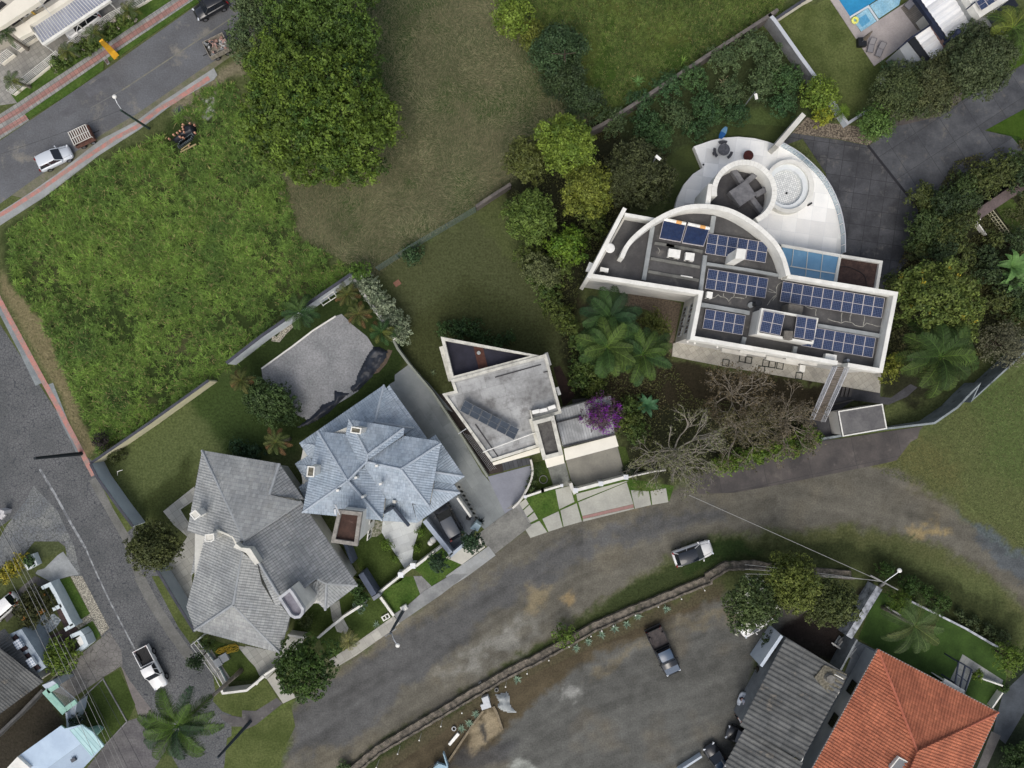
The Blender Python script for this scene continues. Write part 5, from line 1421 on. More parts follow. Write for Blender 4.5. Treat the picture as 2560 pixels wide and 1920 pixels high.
# lower tier
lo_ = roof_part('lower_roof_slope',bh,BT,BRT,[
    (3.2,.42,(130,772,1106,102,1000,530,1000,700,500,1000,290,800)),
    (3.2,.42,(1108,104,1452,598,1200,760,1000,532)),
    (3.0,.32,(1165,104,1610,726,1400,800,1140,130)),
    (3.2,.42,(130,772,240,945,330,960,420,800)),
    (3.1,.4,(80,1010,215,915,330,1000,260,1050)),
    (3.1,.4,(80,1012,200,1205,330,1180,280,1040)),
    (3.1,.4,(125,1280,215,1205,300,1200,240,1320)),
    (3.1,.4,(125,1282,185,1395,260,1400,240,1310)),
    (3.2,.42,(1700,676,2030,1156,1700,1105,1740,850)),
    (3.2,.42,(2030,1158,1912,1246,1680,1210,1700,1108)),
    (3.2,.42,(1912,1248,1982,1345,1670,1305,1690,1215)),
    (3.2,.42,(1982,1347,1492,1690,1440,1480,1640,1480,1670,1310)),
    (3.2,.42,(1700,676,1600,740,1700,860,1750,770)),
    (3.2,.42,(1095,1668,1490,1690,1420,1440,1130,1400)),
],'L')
# upper tier
k1,k2,k3,k4 = (690,1205),(905,985),(920,905),(1300,1072)
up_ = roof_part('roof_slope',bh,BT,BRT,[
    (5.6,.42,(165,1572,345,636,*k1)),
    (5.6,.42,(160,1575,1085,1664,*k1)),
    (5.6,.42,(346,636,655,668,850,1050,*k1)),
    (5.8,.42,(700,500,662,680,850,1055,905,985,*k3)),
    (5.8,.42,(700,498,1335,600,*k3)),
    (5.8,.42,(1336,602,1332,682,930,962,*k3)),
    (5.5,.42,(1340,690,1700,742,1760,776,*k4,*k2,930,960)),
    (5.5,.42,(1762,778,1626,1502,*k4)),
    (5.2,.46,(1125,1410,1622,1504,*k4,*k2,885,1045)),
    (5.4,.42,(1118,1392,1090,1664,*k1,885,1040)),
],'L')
def hi(w,i): return tuple(w[i])
u = up_
ridges(bh,BRT,[(hi(u[0],0),hi(u[0],2)),(hi(u[0],1),hi(u[0],2)),(hi(u[1],1),hi(u[1],2)),(hi(u[0],2),hi(u[3],3)),(hi(u[3],3),hi(u[3],4)),
                 (hi(u[4],0),hi(u[4],2)),(hi(u[4],1),hi(u[4],2)),(hi(u[6],2),hi(u[6],3)),(hi(u[6],3),hi(u[6],4)),(hi(u[7],1),hi(u[7],2)),
                 (hi(lo_[0],1),hi(lo_[0],2)),(hi(lo_[1],1),hi(lo_[1],3)),(hi(lo_[8],1),hi(lo_[8],2)),(hi(lo_[10],1),hi(lo_[10],2))])
WB = mat('house_render',c(196,196,188),c(180,180,172),scale=.5,speck=.05)
m = MB();m.prism(inset(wp('L',3.1,130,772,1106,104,1608,726,1700,680,2028,1156,1912,1246,1980,1345,1490,1688,1090,1664,160,1572,80,1012),.55),-.02,3.15);m.obj('walls',WB,bh)
m = MB();m.prism(inset(wp('L',5.4,345,640,700,500,1332,600,1340,690,1755,780,1622,1500,1125,1415,1090,1660,165,1570),.7),3.15,5.35);m.obj('upper_walls',WB,bh)
# entrance gable
g_ = roof_part('gable_slope',bh,BT,BRT,[(3.9,.5,(1102,1570,1395,1722,1218,1505))],'L')
DT = mat('dark_verge',c(64,72,84),c(50,58,70),scale=2,speck=.1)
m = MB()
gx0,gx1,gx2 = g_[0][0],g_[0][2],g_[0][1]
m.tube([tuple(gx0 + Vector((0,0,.1))),tuple(gx1 + Vector((0,0,.15)))],.2,5);m.tube([tuple(gx1 + Vector((0,0,.15))),tuple(gx2 + Vector((0,0,.1)))],.2,5);m.obj('gable_verge',DT,bh)
m = MB();m.prism(wp('L',5.6,1205,1430,1240,1435,1238,1470,1205,1465),3.5,5.6);m.obj('chimney',OFFW,bh)
def chim(parent,view,a,z0,z1,topm,wm=COPING,lip=.0,name='chimney'):
    p = wp(view,z1,*a);m = MB();m.prism(inset(p,.06),z0,z1 - .02);ch_ = m.obj(name,wm,parent)
    m = MB();m.ring(ccw(p),inset(p,.12),z1 - .25,z1 + .06);m.obj('rim',COPING,ch_)
    m = MB();m.poly(inset(p,.1),z1 - .01);m.obj('lid',topm,ch_)
MOSS = mat('mossy_lid',c(116,112,98),c(86,82,70),scale=4,speck=.3,contrast=.08)
chim(bh,'L',(730,580,850,600,835,672,715,655),6,9.0,MOSS)
chim(bh,'L',(228,1035,312,1045,300,1165,212,1160),5,8.6,MOSS)
for x,y in ((585,1312),(793,1166),(872,1386),(1030,1030),(1075,1238)):
    m = MB();a = one('L',x,y,7.0);m.box(a[0],a[1],6.2,.28,.22,1.35,.3);m.obj('roof_vent',ACW,bh)
tp = wp('A',9.4,1870,800,2145,832,2092,1222,1785,1178)
tow = thing('water_tower','white water tank tower with a rust-stained flat top in front of the blue roof','tower',(tp[0][0],tp[0][1],0))
m = MB();m.prism(inset(tp,.2),-.02,9.0);tw2 = m.obj('shaft',COPING,tow)
m = MB();m.ring(ccw(tp),inset(tp,.38),8.9,9.5);m.obj('parapet',mat('tower_edge',c(150,146,138),c(122,118,112),scale=2,speck=.12),tow)
m = MB();m.poly(inset(tp,.35),9.1);m.obj('roof_basin',mat('rust_basin',c(72,52,44),c(58,42,36),scale=1,speck=.2,stain=(.9,c(128,108,100),.6,.8)),tow)
ta = Vector(P(q('A',2145,832)[0],9.3));tb2 = Vector(P(q('A',2092,1222)[0],9.3));ut = (tb2 - ta).normalized();nt_ = Vector((ut.y,-ut.x));nt_ = nt_ if nt_.x > 0 else -nt_
for s in (.25,.6): window(tow,ta + ut*(5.0*s) - nt_*.2,ta + ut*(5.0*s + 1.1) - nt_*.2,1.6,3.6,nt_,.05,1)
m = MB();m.tube([(*one('A',1885,855,10.2),10.2),(*one('A',1835,745,11.4),11.4)],.07,5);m.tube([(*one('A',1830,790,10.6),10.6),(*one('A',1835,850,10.2),10.2)],.12,5);m.tube([(*one('A',1885,855,10.2),10.2),(*one('A',1880,860,9.2),9.2)],.05,5)
tag(m.obj('antenna',ALU),'pale metal antenna mast on the corner of the white tank tower','antenna')
# carport wall, front walls and gates of the blue house
m = MB();m.wall(wp('t12',1.8,1455,1180,1690,1475),.5,0,1.8);m.wall(wp('t12',1.8,1672,1492,1800,1385),.35,0,1.8);tag(m.obj('carport_wall',mat('bluish_wall',c(176,186,196),c(160,170,182),scale=.8,speck=.04)),'thick bluish-white wall round the carport of the blue house','wall')
m = MB();m.wall(wp('t12',1.9,1738,985,1855,1150),.22,0,1.9);tag(m.obj('side_wall',COPING),'short white wall beside the stepping slabs','wall')
m = MB();m.prism(wp('t12',2.0,1850,1250,1900,1195,1945,1225,1915,1275),0,2.0);tag(m.obj('gate_pillar',mat('aqua_wall',c(176,196,200),speck=.04)),'pale aqua gate pillar above the clipped tree at the carport corner','pillar')
slide_gate('white slatted front gate below the white stone path of the blue house',(1250,1650,1355,1572),1.4,view='t12',t=.4)
m = MB();m.wall(wp('t12',1.3,1380,1575,1600,1405),.28,0,1.3);tag(m.obj('front_wall',COPING),'low white front wall between the slatted gate and the carport','wall')
m = MB();m.wall(wp('t13',1.3,1040,165,1240,5),.26,0,1.3);tag(m.obj('front_wall',COPING),'low white front wall left of the slatted gate','wall')
m = MB();m.prism(wp('t13',2.0,1000,185,1060,148,1078,172,1018,215),0,2.0);tag(m.obj('gate_pillar',mat('grey_post',c(122,126,132),speck=.08)),'dark grey capped pillar at the left end of the blue house front wall','pillar')
m = MB();m.wall(wp('A',2.2,1940,1190,2030,1420),.3,0,2.2);m.wall(wp('t13',2.2,905,-20,1020,165),.62,0,2.2);tag(m.obj('party_wall',mat('slate_wall',c(84,92,108),c(72,80,94),scale=.8,speck=.06)),'dark slate-blue wall between the grey and the blue house','wall')
for i,(x,y,r) in enumerate(((1530,1348,.38),(1508,1372,.34))):
    m = MB();a = one('t12',x,y,.4);m.ball(a[0],a[1],.38,r,14);tag(m.obj('stone_ball',ACW,smooth=True),'white garden ball on the lawn by the carport, %s one' % ('upper' if i == 0 else 'lower'),'garden ball','white balls on the lawn')

# ---------------------------------------------------------------- grey-tiled house
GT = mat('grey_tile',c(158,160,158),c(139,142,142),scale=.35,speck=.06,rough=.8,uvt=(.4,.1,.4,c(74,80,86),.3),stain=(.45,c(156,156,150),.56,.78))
GTR = mat('grey_ridge',c(156,160,162),c(142,146,148),scale=1,speck=.06)
GTD = mat('grey_tile_shaded',c(134,137,138),c(112,116,118),scale=.4,speck=.08,rough=.85,uvt=(.4,.12,.5,c(62,66,70),.3),stain=(.6,c(150,150,144),.58,.78))  # grey tile darkened: shade of slopes facing right and up put into colour
gh_ = thing('grey_house','large house with a grey tiled hipped roof and a rounded white tower','house',one('A',900,1100,0))
O_ = 1105.9
def gb(*a): return [v + (O_ if i % 2 else 0) for i,v in enumerate(a)]
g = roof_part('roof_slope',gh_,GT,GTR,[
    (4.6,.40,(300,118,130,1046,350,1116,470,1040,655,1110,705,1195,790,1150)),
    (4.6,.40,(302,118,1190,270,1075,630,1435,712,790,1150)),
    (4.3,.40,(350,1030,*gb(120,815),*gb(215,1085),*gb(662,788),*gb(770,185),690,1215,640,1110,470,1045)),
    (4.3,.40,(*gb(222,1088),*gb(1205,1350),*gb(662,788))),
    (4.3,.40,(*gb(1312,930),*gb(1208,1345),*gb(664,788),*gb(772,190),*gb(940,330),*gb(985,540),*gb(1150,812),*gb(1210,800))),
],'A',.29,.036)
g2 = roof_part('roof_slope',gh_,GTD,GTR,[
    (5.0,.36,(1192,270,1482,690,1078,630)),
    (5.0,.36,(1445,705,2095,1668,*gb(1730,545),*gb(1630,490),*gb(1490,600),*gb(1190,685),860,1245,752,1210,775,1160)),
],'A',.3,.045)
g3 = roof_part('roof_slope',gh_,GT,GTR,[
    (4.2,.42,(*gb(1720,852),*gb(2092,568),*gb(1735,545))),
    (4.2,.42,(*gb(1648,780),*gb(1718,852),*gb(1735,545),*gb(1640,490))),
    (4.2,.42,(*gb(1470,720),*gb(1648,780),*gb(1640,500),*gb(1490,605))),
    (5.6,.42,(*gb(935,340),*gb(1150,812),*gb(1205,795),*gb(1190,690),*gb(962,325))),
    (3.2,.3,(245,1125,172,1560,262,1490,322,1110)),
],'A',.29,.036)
ridges(gh_,GTR,[(hi(g[0],0),hi(g[0],6)),(hi(g[2],1 + 1),hi(g[2],3)),(hi(g[3],1),hi(g[3],2)),(hi(g[2],3),hi(g[2],4)),(hi(g2[0],0),hi(g2[0],2)),(hi(g2[1],0),hi(g2[1],8)),(hi(g2[1],5),hi(g2[1],6)),
                  (hi(g3[0],0),hi(g3[0],2)),(hi(g3[0],1),hi(g3[0],2)),(hi(g2[1],3),hi(g3[0],2))],.19)
m = MB();m.prism(inset(wp('A',4.4,300,118,1190,272,1480,690,2092,1666,*gb(1720,850),*gb(1300,900),*gb(1205,1345),*gb(220,1085),*gb(122,815),130,1046),.8),-.02,4.35);m.obj('walls',WB,gh_)
m = MB();m.prism(inset(wp('A',5.8,800,1190,1230,930,1560,1450,1250,1700,900,1290),.3),4.3,5.8);m.obj('upper_walls',WB,gh_)
FL = mat('white_flashing',c(218,216,204),c(196,194,184),scale=1.5,speck=.06)
m = MB();m.prism(wp('A',8.3,688,1190,748,1240,855,1250,962,1416,912,1440,805,1300,662,1238),5.6,8.3);m.obj('gable_wall',FL,gh_)
m = MB();m.wall(wp('A',6.6,470,1040,655,1112,695,1195),.2,5.6,6.7);m.obj('step_wall',FL,gh_)
chim(gh_,'A',(155,850,225,800,290,870,215,925),3.5,7.2,FL,ACW)
chim(gh_,'A',(335,1085,440,1075,445,1150,400,1178,330,1165),3.5,7.6,FL,ACW)
tpx = gb(1172,712,1312,602,1345,640,1475,840,1468,900,1430,948,1365,955,1310,925)
tw3 = wp('A',9.6,*tpx)
m = MB();m.prism(inset(tw3,.05),2,9.15);tq = m.obj('tower',COPING,gh_)
m = MB();m.ring(ccw(tw3),inset(tw3,.28),9.0,9.6);m.obj('parapet',mat('tower_rim',c(186,188,190),c(160,162,164),scale=1.5,speck=.08),tq)
m = MB();m.poly(inset(tw3,.25),9.25);m.obj('tower_roof',mat('tower_lid',c(132,130,138),c(116,114,122),scale=1.4,speck=.08,stain=(1.5,c(172,170,172),.6,.75)),tq)
# perimeter of the grey house
CREAM = mat('cream_wall',c(206,200,168),c(190,186,158),scale=.6,speck=.04,stain=(1.0,c(150,150,128),.62,.8))
BLW = mat('bluegrey_wall',c(188,197,205),c(174,184,194),scale=.5,speck=.04)
DKC = mat('dark_coping',c(72,74,82),c(60,62,70),scale=1,speck=.08)
def lot_wall(label,view,a,z,wm,cm,t=.2,side=0,name='garden_wall',top=.35):
    root = thing(name,label,'wall',P(q(view,*a)[0],0));p = PW(q(view,*a),z)
    m = MB();m.wall(p,t,-.02,z - .06);m.obj('wall',wm,root)
    m = MB();m.wall(p,t*1.1 + top*.2,z - .06,z);m.obj('coping',cm,root);return root
lot_wall('long cream garden wall with a dark coping along the tall grass','t02',(778,688,1270,350,1765,-5,1800,-30),2.3,CREAM,DKC)
lot_wall('blue-grey garden wall along the cobbled street beside the lawn','t02',(780,690,840,810,1010,1050,1148,1232),2.5,BLW,DKC)
lot_wall('blue-grey garden wall along the cobbled street beside the tiled eaves','t02',(1310,1540,1385,1659,1530,1900,1680,2140),2.3,BLW,DKC)
lot_wall('white-faced wall behind the gravel court with a grey coping','R',(68,655,300,475,640,240,890,68),2.6,mat('bright_wall',c(198,204,206),c(182,188,192),scale=.7,speck=.05),DKC,.25)
lot_wall('thin white wall right of the gravel court by the pale hedge','R',(888,66,960,180,1085,350,1180,500),1.8,OFFW,COPING,.25)
def rail_fence(name,label,view,a,z0,z1,nb=4,post=1.6,m_=COPING,t=.04,base=None,group=None):
    root = thing(name,label,'fence',P(q(view,*a)[0],0),group);p = PW(q(view,*a),z1)
    if base: m = MB();m.wall(p,.18,-.02,z0);m.obj('plinth',base,root)
    for k in range(nb):
        m = MB();m.wall(p,t,z0 + .06 + (z1 - z0 - .1)*k/(nb - 1),z0 + .1 + (z1 - z0 - .1)*k/(nb - 1) + (.03 if k == nb - 1 else 0));m.obj('rail',m_,root)
    for i in range(len(p) - 1):
        A,B_ = Vector(p[i]),Vector(p[i + 1]);n = max(1,int((B_ - A).length/post))
        for k in range(n + (i == len(p) - 2)):
            s = A.lerp(B_,k/n);m = MB();m.box(s.x,s.y,z0 - .02,.07,.07,z1 - z0 + .05);m.obj('post',m_,root)
    return root
GMSH = mat('gate_mesh',c(168,182,182),c(150,166,166),scale=1,speck=.04,rough=.4)
rail_fence('glass_fence','white framed fence at the lower left corner of the grey house','t03',(1735,528,1648,600,1760,740,1850,860,1905,968),.3,1.9,3,2.0,COPING,.06,GMSH)
lot_wall('white front wall under the leaning royal palm trunk','t03',(1905,975,1925,1015,2130,990,2212,925,2280,870),1.6,OFFW,COPING,.16)
lot_wall('white entry wall left of the dark street tree','t13',(0,940,40,880,165,795),1.5,OFFW,COPING,.14)
lot_wall('white stepped front wall between two narrow lawns','t13',(530,540,660,430,760,350,870,280,940,235),1.4,WHITE,COPING,.18)
lot_wall('thin pale divider wall between the two front lawns','t13',(1075,185,1190,345),.5,CREAM,COPING,.2)
lot_wall('short white yard wall with a grille under the dark tree','t13',(275,510,430,535),1.6,OFFW,COPING,.1)

# ---------------------------------------------------------------- red-tiled house and the long sheds
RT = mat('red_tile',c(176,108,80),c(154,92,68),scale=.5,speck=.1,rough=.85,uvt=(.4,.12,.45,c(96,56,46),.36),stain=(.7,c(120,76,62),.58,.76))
RTR = mat('red_ridge',c(186,112,88),c(170,98,76),scale=1,speck=.1)
rh = thing('red_house','house with a large orange-red tiled hipped roof in the corner','house',one('t33',1290,1515,0))
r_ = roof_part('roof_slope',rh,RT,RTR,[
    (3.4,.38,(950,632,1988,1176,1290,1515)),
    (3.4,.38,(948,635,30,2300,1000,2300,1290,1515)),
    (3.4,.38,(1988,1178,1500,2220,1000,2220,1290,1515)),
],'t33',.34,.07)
ridges(rh,RTR,[(hi(r_[0],0),hi(r_[0],2)),(hi(r_[0],1),hi(r_[0],2)),(hi(r_[1],3),hi(r_[1],2))],.17)
rw = wp('t33',3.4,950,632,1988,1176,1500,2220,30,2300)
m = MB();m.prism(inset(rw,.7),-.02,3.5);m.obj('walls',mat('grey_render',c(168,174,178),c(152,158,164),scale=.5,speck=.04),rh)
m = MB();m.wall(rw + rw[:1],.1,3.22,3.42);m.obj('gutter',mat('gutter_grey',c(150,146,142),speck=.05),rh)
chim(rh,'t33',(1130,1560,1300,1650,1230,1760,1050,1660),4.2,6.0,mat('skylight_grey',c(120,122,124),speck=.05),COPING,name='roof_light')
wa_,wb_ = Vector(P(q('t33',948,640)[0],3.4)),Vector(P(q('t33',30,2300)[0],3.4));uw = (wb_ - wa_).normalized();nw = Vector((uw.y,-uw.x));nw = nw if nw.x < 0 else -nw
for s in (4.4,8.6): window(rh,wa_ + uw*s - nw*.66,wa_ + uw*(s + 1.5) - nw*.66,1.0,2.3,nw,.06,1,BLACK,DPANE)
m = MB();m.prism(wp('t33',.06,770,560,950,650,380,1720,180,1720,440,1230,620,950),-.02,.06);struct('side_path',m,mat('side_concrete',c(118,124,128),c(100,106,110),scale=.5,speck=.08,grid=(2.2,2.2,R(-61),.03,c(82,86,90))))
m = MB();m.wall(wp('t33',2.4,770,550,560,940,290,1430,150,1700),.2,0,2.4);tag(m.obj('party_wall',mat('mossy_grey_wall',c(130,136,138),c(108,112,114),scale=.8,speck=.1)),'narrow grey wall between the corrugated shed and the red-roofed house','wall')
m = MB();m.wall(wp('t33',2.0,965,100,700,530),.75,0,2.0);tag(m.obj('thick_wall',mat('streaked_wall',c(176,180,186),c(118,122,126),scale=1.6,speck=.15,stain=(1.6,c(80,82,84),.56,.7))),'thick weathered white wall running up from the red roof to the power pole','wall')
m = MB();m.wall(wp('t33',1.0,1225,215,1480,340,1720,460,1995,620),.22,0,1.0);tag(m.obj('low_wall',mat('worn_white',c(196,200,204),c(140,144,150),scale=2.5,speck=.1)),'low flaking white wall below the round bushes','wall')
m = MB();m.wall(wp('t33',.9,1840,885,2030,950),.16,0,.9);m.wall(wp('t33',.9,2030,1010,1940,1140),.16,0,.9);tag(m.obj('garden_edge',COPING),'thin white edging wall by the pale terrace and the side lane','wall')
m = MB();m.wall(wp('t33',.5,1020,265,1150,345),.25,0,.5);tag(m.obj('low_curb',CONC),'short low concrete curb beside the coconut palm','kerb')
m = MB()
pg = wp('t33',2.6,1650,745,1765,810,1700,1010,1620,930)
for k in range(3):
    a = Vector(pg[0]).lerp(Vector(pg[1]),k/2);b = Vector(pg[3]).lerp(Vector(pg[2]),k/2);m.wall([a,b],.12,2.45,2.6)
for t in (0,.55,1): m.wall([Vector(pg[0]).lerp(Vector(pg[3]),t),Vector(pg[1]).lerp(Vector(pg[2]),t)],.1,2.35,2.5)
for p in pg: m.box(p[0],p[1],0,.12,.12,2.4)
tag(m.obj('pergola',mat('navy_timber',c(42,50,64),speck=.05)),'dark pergola frame over the pale terrace beside the red roof','pergola')
m = MB();m.wall(wp('t33',2.6,1520,905,1700,1010),.5,2.4,2.6);m.wall(wp('t33',2.4,1520,905,1700,1010),.1,0,2.4);m.obj('porch_canopy',COPING,rh)
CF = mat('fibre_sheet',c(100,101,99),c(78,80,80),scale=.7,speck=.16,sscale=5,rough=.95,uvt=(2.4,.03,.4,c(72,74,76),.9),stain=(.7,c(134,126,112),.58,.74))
sd = thing('corrugated_shed','long shed with a dark grey corrugated roof beside the red-roofed house','shed',one('t33',250,1000,0))
s_ = roof_part('roof_sheets',sd,CF,GTR,[(3.4,.08,(155,528,-245,1292,290,1592,640,950,685,852))],'t33',.54,.1)
m = MB();m.prism(inset(wp('t33',3.4,155,528,-245,1292,290,1592,685,852),.3),-.02,3.3);m.obj('walls',mat('block_wall',c(120,124,126),c(104,108,110),scale=.8,speck=.1),sd)
m = MB();m.wall(wp('t33',3.3,120,515,-60,780),.35,0,3.3);m.obj('end_wall',BLW,sd)
s2 = thing('corrugated_lean_to','lower lean-to with a grey corrugated roof over the dark parked cars','shed',one('t33',0,1500,0))
roof_part('roof_sheets',s2,CF,GTR,[(2.7,.08,(-200,1308,-560,1960,40,2250,300,1612))],'t33',.54,.1)
m = MB()
for x,y in ((-185,1330),(-370,1640),(280,1600),(-540,1930)): a = one('t33',x,y,2.7);m.box(a[0],a[1],0,.15,.15,2.75)
m.obj('post',STEEL,s2)
m = MB();m.prism(wp('t33',4.0,490,770,685,850,640,960,520,1010,400,880),3.0,4.0);m.obj('tank_slab',MOSS,sd)
m = MB();a = one('t33',540,890,4.4);m.cyl(a[0],a[1],4.0,4.5,.55,18,.45);m.obj('tank_hatch',mat('mottled_cap',c(128,126,120),c(96,94,88),scale=3,speck=.2),sd)
m = MB();m.tube([(*one('t33',575,850,4.3),4.3),(*one('t33',590,855,4.4),4.4),(*one('t33',650,890,4.3),4.3)],.06,6);tag(m.obj('white_pipe',ACW),'bent white pipe on the mossy tank slab of the corrugated shed','pipe')
m = MB();m.tube([(*one('t33',660,860,3.6),3.6),(*one('t33',600,990,3.5),3.5),(*one('t33',440,1210,3.4),3.4),(*one('t33',290,1600,3.3),3.3)],.06,5)
tag(m.obj('downpipe',ACW),'long thin white pipe running along the eave of the corrugated shed','pipe')
m = MB();m.prism(wp('t33',3.2,560,1010,620,1000,480,1225,420,1200),0,3.2);m.obj('side_block',OFFW,sd)
m = MB();rj = random.Random(4)
root = thing('scrap_pile','pile of pale timber and scrap at the end of the thick weathered wall','scrap pile',one('t33',640,650,0))
for i in range(26):
    a = one('t33',rj.uniform(590,740),rj.uniform(560,720),.5);m = MB();m.box(a[0],a[1],rj.uniform(0,.5),rj.uniform(.6,1.6),rj.uniform(.1,.3),.08,rj.choice((1.05,1.0,2.5)) + rj.uniform(-.1,.1))
    m.obj('plank',rj.choice((OFFW,BEAM,STEEL,CONC)),root)

# ---------------------------------------------------------------- buildings in the lower left corner
bl = thing('bungalow','old house with a dark ribbed roof at the left edge above the mint building','house',one('t03',100,900,0))
roof_part('roof_slope',bl,CF,GTR,[(3.2,.3,(378,912,-60,1235,-300,1000,-60,560,20,640)),(3.2,.3,(44,455,378,910,90,860,-20,640,-60,500))],'t03',.34,.07)
m = MB();m.prism(inset(wp('t03',3.2,44,455,378,912,-60,1235,-300,900),.5),-.02,3.15);m.obj('walls',OFFW,bl)
m = MB();m.prism(wp('t03',3.0,75,505,180,462,392,790,320,842),-.02,2.9);m.obj('veranda_roof',mat('pale_slats',c(174,186,194),c(158,170,180),scale=1,grid=(8,.3,R(-57),.02,c(130,140,150))),bl)
for k,a in enumerate(((85,555,130,505,240,630,185,665),(195,690,240,665,350,800,295,830))):
    m = MB();m.prism(wp('t03',3.04,*a),2.9,3.04);m.obj('roof_opening',mat('maroon_dark',c(48,34,36),speck=.1),bl)
    m = MB();cxx = one('t03',sum(a[0::2])/4,sum(a[1::2])/4,3.3);m.box(cxx[0],cxx[1],3.05,.75,1.0,.35,R(-57) + 1.57);m.obj('roof_light',mat('window_pale',c(150,162,176),speck=.08,grid=(.3,.3,R(33),.05,c(220,224,228))),bl)
struct('yard',MB().poly(wp('t03',.0,190,460,250,440,350,560,560,450,480,280,540,250,680,470,640,520,700,690,380,760),.02),mat('maroon_yard',c(86,70,68),c(66,56,56),scale=1.2,speck=.2))
struct('marble_patch',MB().poly(wp('t03',.0,245,440,400,310,440,300,530,380,480,450,330,560),.028),mat('veined_marble',c(176,186,192),c(112,122,128),scale=3,speck=.15,contrast=.06))
m = MB()
for a in ((360,105,430,72,475,150,620,430),(455,290,530,255),(560,465,640,420),(610,525,690,490,715,520),(715,520,745,590,660,660)): m.wall(wp('t03',1.5,*a),.42,0,1.5)
tag(m.obj('planter_wall',mat('aqua_white',c(204,214,216),c(186,198,202),scale=1,speck=.06)),'wide white stepped wall round the yard of the old bungalow','wall')
m = MB();m.ring(ccw(wp('D',.8,400,290,655,190,740,410,545,520)),ccw(scale_poly(wp('D',.8,400,290,655,190,740,410,545,520),.68)),0,.8);tag(m.obj('planter',mat('planter_white',c(206,214,216),speck=.05)),'square white planter beside the yellowing hedge','planter')
m = MB();m.wall(wp('t03',1.6,665,655,540,800,405,932),.16,0,1.6);tag(m.obj('garden_wall',CREAM),'cream wall slanting down from the clipped bush to the green gateway','wall')
rail_fence('hedge_rail','short white rail fence above the dark bush by the parked white car','t03',(210,190,350,100),.3,1.2,3,1.0)
m = MB();m.box(*one('t03',705,560,1.4),0,1.1,.9,1.4,R(-58));tag(m.obj('meter_box',ACW),'white meter box at the corner of the cracked driveway','meter box')
MINT = mat('mint_paint',c(150,190,174),c(132,172,158),scale=1,speck=.1)
gw = thing('gateway','mint-green roofed gateway with a white slatted gate','gateway',one('t03',560,1180,0))
m = MB();m.wall(wp('t03',2.8,385,990,560,1180),.75,2.6,2.8);m.wall(wp('t03',2.8,410,1000,500,945),.5,2.6,2.8);m.wall(wp('t03',2.8,570,1150,655,1085),.5,2.6,2.8);m.obj('beam',MINT,gw)
m = MB();m.prism(wp('t03',2.9,355,948,450,910,500,950,410,1002),0,2.75);m.obj('pillar',BLW,gw)
a,b,c3,d3 = [Vector(P(p,1.5)) for p in q('t03',430,1005,500,950,655,1080,580,1140)]
for k in range(22):
    t = k/21;p0 = a.lerp(d3,t);p1 = b.lerp(c3,t);m = MB();m.tube([(p0.x,p0.y,1.9),(p1.x,p1.y,1.3)],.025,4);m.obj('slat',ALU,gw)
m = MB();m.tube([(b.x,b.y,1.3),(c3.x,c3.y,1.3)],.05,5);m.tube([(a.x,a.y,1.9),(d3.x,d3.y,1.9)],.05,5);m.obj('frame',ALU,gw)
m = MB();m.wall(wp('t03',2.4,572,1180,590,1330),.2,0,2.4);m.prism(wp('t03',2.0,575,1180,665,1095,650,1200,600,1310,575,1310),0,2.0);m.obj('side_room',BLW,gw)
mb_ = thing('mint_building','flat-roofed pale blue building with mint edges at the bottom','building',one('t03',450,1500,0))
mw = wp('t03',4.0,150,1562,522,1296,556,1322,700,1288,800,1350,896,1470,700,1680,400,2000,0,1800)
m = MB();m.prism(inset(mw,1.7),-.02,3.85);m.obj('walls',MINT,mb_)
m = MB();m.prism(mw,3.75,3.91,True);m.obj('roof_edge',MINT,mb_)
m = MB();m.poly(mw,3.92);m.obj('roof',mat('pale_blue_roof',c(178,196,212),c(166,184,202),scale=.5,speck=.03,grid=(14,3.1,R(36),.02,c(142,160,170))),mb_)
m = MB();m.poly(wp('t03',3.94,600,1330,700,1290,800,1350,896,1470,790,1560),3.94);m.obj('ribbed_roof',mat('mint_slats',c(176,206,206),c(160,194,196),scale=.6,speck=.04,grid=(9,.42,R(-49),.04,c(134,168,170))),mb_)
m = MB();a = one('t03',635,1588,4.1);m.box(a[0],a[1],3.93,.5,.4,.25,.5);m.obj('roof_hatch',PANE,mb_)
m = MB();m.prism(wp('t03',4.3,60,1659,150,1562,260,1660,100,1850),3.8,4.3);m.obj('roof_box',COPING,mb_)
m = MB();m.wall(wp('t03',1.6,365,985,180,1180,0,1350,-80,1430),.3,0,1.6);tag(m.obj('dark_wall',mat('dark_old_wall',c(92,92,90),c(74,74,74),scale=1,speck=.15)),'old dark grey wall between the bungalow and the mint building','wall')

# ---------------------------------------------------------------- white apartment block, upper left
ap = thing('apartment_block','white apartment building with a striped carport roof in the top corner','building',one('F',300,200,0))
AW = mat('warm_white',c(228,222,206),c(220,214,198),scale=.5,speck=.02)
m = MB();m.prism(wp('F',3.2,-400,640,60,440,120,400,1170,-20,1500,-400,-400,-400),-.02,3.0);m.obj('walls',mat('apartment_wall',c(190,184,170),c(172,166,154),scale=.6,speck=.06),ap)
for a,z in (((-300,430,0,210,320,-60,760,-60,690,20,480,160,300,275,40,450,-200,560),5.2),((165,530,420,390,540,300,870,110,1060,-20,1200,-60,1260,-60,1100,60,900,190,560,410,510,440,560,540,325,665),3.4)):
    m = MB();m.prism(wp('F',z,*a),z - .5,z,True);m.obj('roof_ledge',AW,ap)
for a in ((145,400,345,245,415,300,215,445),(690,0,760,-60,900,-60,880,0,770,70),(-60,100,30,20,120,75,0,175)):
    m = MB();m.prism(wp('F',3.0,*a),2.9,3.06);m.obj('window',mat('window_screen',c(52,48,48),c(44,42,42),scale=2,grid=(.3,.3,R(36),.04,c(30,30,30))),ap)
